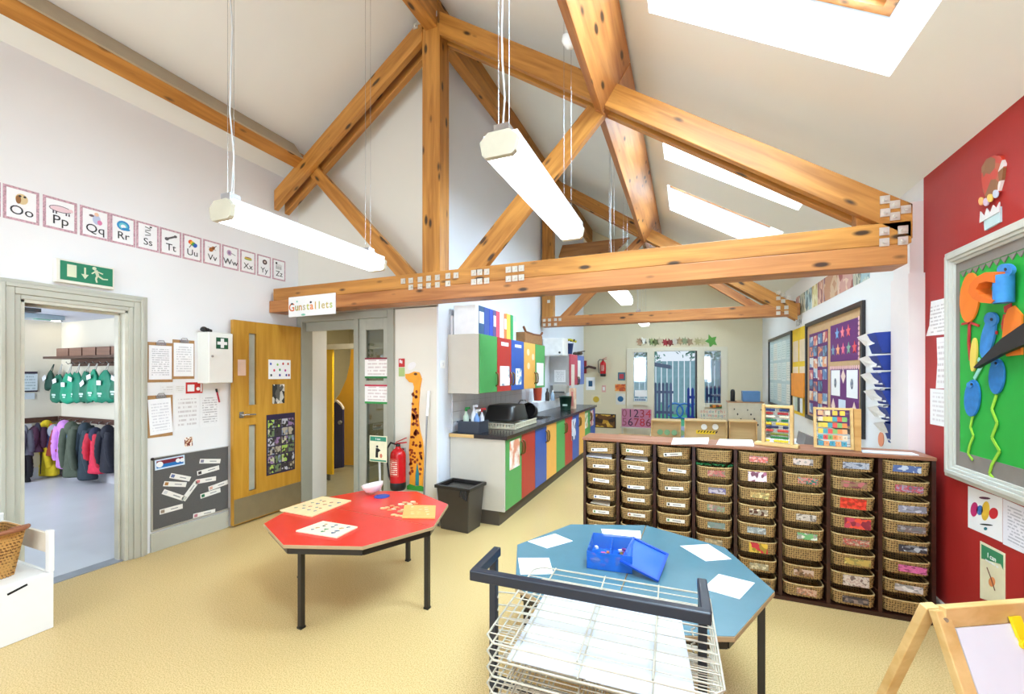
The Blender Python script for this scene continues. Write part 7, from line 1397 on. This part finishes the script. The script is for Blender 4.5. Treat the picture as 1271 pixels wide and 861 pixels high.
def bag(px0, yt, yb, hw, k, dark, label):
    F = Fr('B', 3.20-.012*(k % 3)); u, z1 = F.px(px0, yt); _, z0 = F.px(px0, yb); hwid = 1.3*(F.px(px0+hw, yt)[0]-F.px(px0-hw, yt)[0])/2; H_ = z1-z0
    t = thing('green_bag', label, 'bag', tuple(F.w(u, z0, .03)), 0, 'green bags on the cloakroom hooks'); mb = MB(); vs = []; n = 16
    pr2 = [(.25, 1.0), (.42, .93), (.62, .8), (.85, .55), (1.0, .3), (.98, .12), (.8, .03), (.3, 0)]
    for r, f in pr2:
        for j in range(n): a = 2*math.pi*j/n; vs.append(F.w(u+hwid*r*math.cos(a)*(1+.05*math.sin(3*a+k)), z0+H_*f+.012*math.sin(2*a+k), .035+.05*r*math.sin(a)))
    mb.add(vs, [(i*n+j, i*n+(j+1) % n, (i+1)*n+(j+1) % n, (i+1)*n+j) for i in range(len(pr2)-1) for j in range(n)], 0, None, True); mb.build('body', dark if dark else GBAG[k % 3], t)
    hz = 1.63; MB().tube([F.w(u-.03, z1-.01, .03), F.w(u-.005, hz, .0)], .005, 5).tube([F.w(u+.03, z1-.01, .03), F.w(u+.005, hz, .0)], .005, 5).build('strings', C(206, 206, 200) if not dark else C(20, 60, 50), t)
    Fm = MF(F.mat(u+.02*(k % 3-1), z0+H_*.28, .088, .0)); MB().rect(Fm, -.05, -.012, .05, .012, 0, .001).rect(Fm, -.03, -.04, .03, -.022, 0, .001).build('white_print', mat((206, 232, 224), .5), t) if not dark else None
    Fm = MF(F.mat(u+.03*((k*2) % 3-1), z0+H_*(.78 if k % 2 else .62), .092, .5-.25*(k % 4))); MB().rect(Fm, -.05, -.03, .05, .03, 0, .0015).build('tag', lines_mat((240, 240, 244), (90, 90, 110), 4, .5, k), t)
for k, (x, yt, yb, hw, d, lb) in enumerate(((67, 460, 484, 4, mat((14, 62, 50), .6), 'dark green bag at the left end of the upper hooks'), (77, 465, 499, 7, None, 'first bright green bag from the left on the upper hooks'), (89, 463, 500, 7, None, 'second green bag, with a tag at its bottom'), (99, 462, 499, 6.5, None, 'third green bag, with a slanting tag'), (111, 461, 499, 6, None, 'fourth green bag, with a large white tag'), (121, 459, 498, 6, None, 'fifth green bag, narrow'), (135, 460, 499, 10, None, 'broad green bag with printed letters, sixth from the left'), (150, 462, 495, 7, None, 'green bag at the right end, cut off by the door frame'))): bag(x, yt, yb, hw, k, d, lb)
def coat(F, x, yt, yb, hw, m, label, lining=None, quilt=False, hood=True, d0=.04, slv=.75, m2=None, hem=1.05):
    u, z1 = F.px(x, yt); _, z0 = F.px(x, yb); hwid = abs(F.px(x+hw, yt)[0]-F.px(x-hw, yt)[0])/2; H_ = z1-z0
    t = thing('coat', label, 'coat', tuple(F.w(u, z0, d0)), 0, 'coats on the cloakroom hooks'); mb = MB(); vs = []; n = 18; R2 = 22; ph = x*.7
    for i in range(R2+1):
        f = i/R2; prof = .18+.62*min(1, f/.12)**.6+(.2*(f-.12) if f > .12 else 0); prof *= (hem if f > .8 else 1); q_ = (1+.07*abs(math.sin(f*math.pi*9))) if quilt else 1
        for j in range(n): a = 2*math.pi*j/n; fold = 1+.08*math.sin(4*a+ph)*f; vs.append(F.w(u+hwid*prof*q_*fold*math.cos(a)+.03*math.sin(f*3+ph), z1-H_*f, d0+.06+(.06+.03*f)*q_*fold*math.sin(a)))
    mb.add(vs, [(i*n+j, i*n+(j+1) % n, (i+1)*n+(j+1) % n, (i+1)*n+j) for i in range(R2) for j in range(n)]+[list(range(n)), list(range(R2*n, R2*n+n))], 0, None, True); mb.build('body', m, t)
    for s in (-1, 1):
        pts = []; rr = []
        for i in range(15): f = i/14; pts.append(F.w(u+s*hwid*(.62+.30*f+.05*math.sin(f*4+ph)), z1-H_*(.08+slv*f), d0+.10+.03*math.sin(f*3))); rr.append((.050-.014*f)*(1+(.14*abs(math.sin(f*math.pi*6)) if quilt else 0)))
        MB().tube(pts, rr, 10).build('sleeve', m2 or m, t)
    if hood: MB().blob(F.w(u, z1-.05, d0+.09), hwid*.5 if F.k == 'B' else .07, .07 if F.k == 'B' else hwid*.5, .10, 12).build('hood', lining or m, t)
    if quilt is False: MB().rect(F, u-.006, z0+.03, u+.006, z1-H_*.15, d0+.125, d0+.155).build('zip', DGREY, t)
F = Fr('B', 3.26)
cf = lambda c, b=.25: mat(c, .75, var=.14, scale=14, bump=b)
coat(F, 73, 524, 587, 6.5, cf((222, 196, 30)), 'yellow raincoat hanging near the corner, the brightest and longest at left', hem=1.35)
coat(F, 83, 529, 563, 7, cf((140, 54, 34)), 'rust red short coat with a pale grey hood behind the yellow one', lining=cf((150, 156, 170)), quilt=True)
coat(F, 95, 524, 578, 8, cf((206, 140, 220)), 'lilac quilted coat with hood', quilt=True)
coat(F, 105, 528, 560, 4.5, cf((96, 130, 180)), 'narrow denim blue coat behind the olive one', quilt=False)
coat(F, 110, 525, 588, 7.5, cf((74, 84, 70)), 'long olive grey padded coat', quilt=True, d0=.09)
coat(F, 121, 527, 592, 7.5, cf((40, 56, 68)), 'long dark teal padded coat beside the olive one', quilt=True)
coat(F, 134, 533, 584, 7.5, cf((214, 40, 76)), 'bright pinkish red coat with a navy hood', lining=cf((34, 40, 70)), quilt=True, m2=cf((196, 36, 60)))
coat(F, 149, 530, 583, 8, cf((20, 24, 42)), 'near-black navy coat at the right end beside the door frame', quilt=True)
F = Fr('L', -8.53)
coat(F, 25, 531, 566, 7, cf((96, 98, 108)), 'grey quilted coat on the left cloakroom wall', quilt=True, hood=True)
coat(F, 24, 562, 597, 5, cf((26, 26, 30)), 'black coat hanging low below the grey quilted one', quilt=True, hood=False)
coat(F, 41, 528, 560, 7, cf((70, 36, 60)), 'dark purple coat with pale specks on the left cloakroom wall', lining=cf((34, 30, 50)), quilt=True)
coat(F, 58, 529, 560, 6, cf((206, 74, 40)), 'orange and navy coat next to the corner of the cloakroom', m2=cf((40, 50, 100)), quilt=True)
coat(F, 62, 529, 574, 3.5, cf((130, 130, 142)), 'slim grey coat in the corner behind the orange one', quilt=False, hood=False)
t = thing('notice', 'white notice with dark header on the left cloakroom wall', 'notice', tuple(CL_.w(*CL_.px(35, 487), 0))); a = CL_.px(25.5, 461); b = CL_.px(46.5, 486); MB().rect(CL_, a[0], b[1], b[0], a[1], 0, .003).build('sheet', lines_mat((214, 224, 230), (110, 140, 150), 7, .5, 31), t); MB().rect(CL_, a[0], a[1]-.03, b[0], a[1], .003, .005).rect(CL_, a[0], b[1], b[0], b[1]+.02, .003, .005).build('bands', C(54, 40, 60), t)
a = CL_.px(27, 488); b = CL_.px(43, 495); MB().rect(CL_, a[0], b[1], b[0], a[1], 0, .003).solo('notice', mat((206, 214, 220), .5), 'small pale notice just below the notice with the dark header in the cloakroom', 'notice')
t = thing('ceiling_light', 'flat grey fluorescent ceiling light seen through the cloakroom doorway', 'light', (-6.5, 2.5, 2.25)); q = AZ(50, 394, 2.21); MB().box(q.x-.10, q.x+.10, q.y-.20, q.y+.20, 2.19, 2.249).build('body', mat((176, 196, 206), .3), t, None, .01); MB().box(q.x-.05, q.x+.05, q.y-.05, q.y+.15, 2.185, 2.19).build('lens', C(120, 190, 170), t)
for k, (x, y) in enumerate(((31, 407), (97.5, 401))): q = AZ(x, y, 2.245); q.x = max(q.x, -8.3); q.y = min(q.y, 3.15); tt = thing('downlight', 'round recessed downlight in the cloakroom ceiling, %s of two' % ('left', 'right')[k], 'light', tuple(q)); MB().lathe([(.05, -.004), (.05, .003)], tuple(q), 16).build('lamp', emis((255, 250, 240), 5), tt); MB().lathe([(.07, -.002), (.07, .004)], tuple(q), 16).build('trim_ring', STEEL, tt)
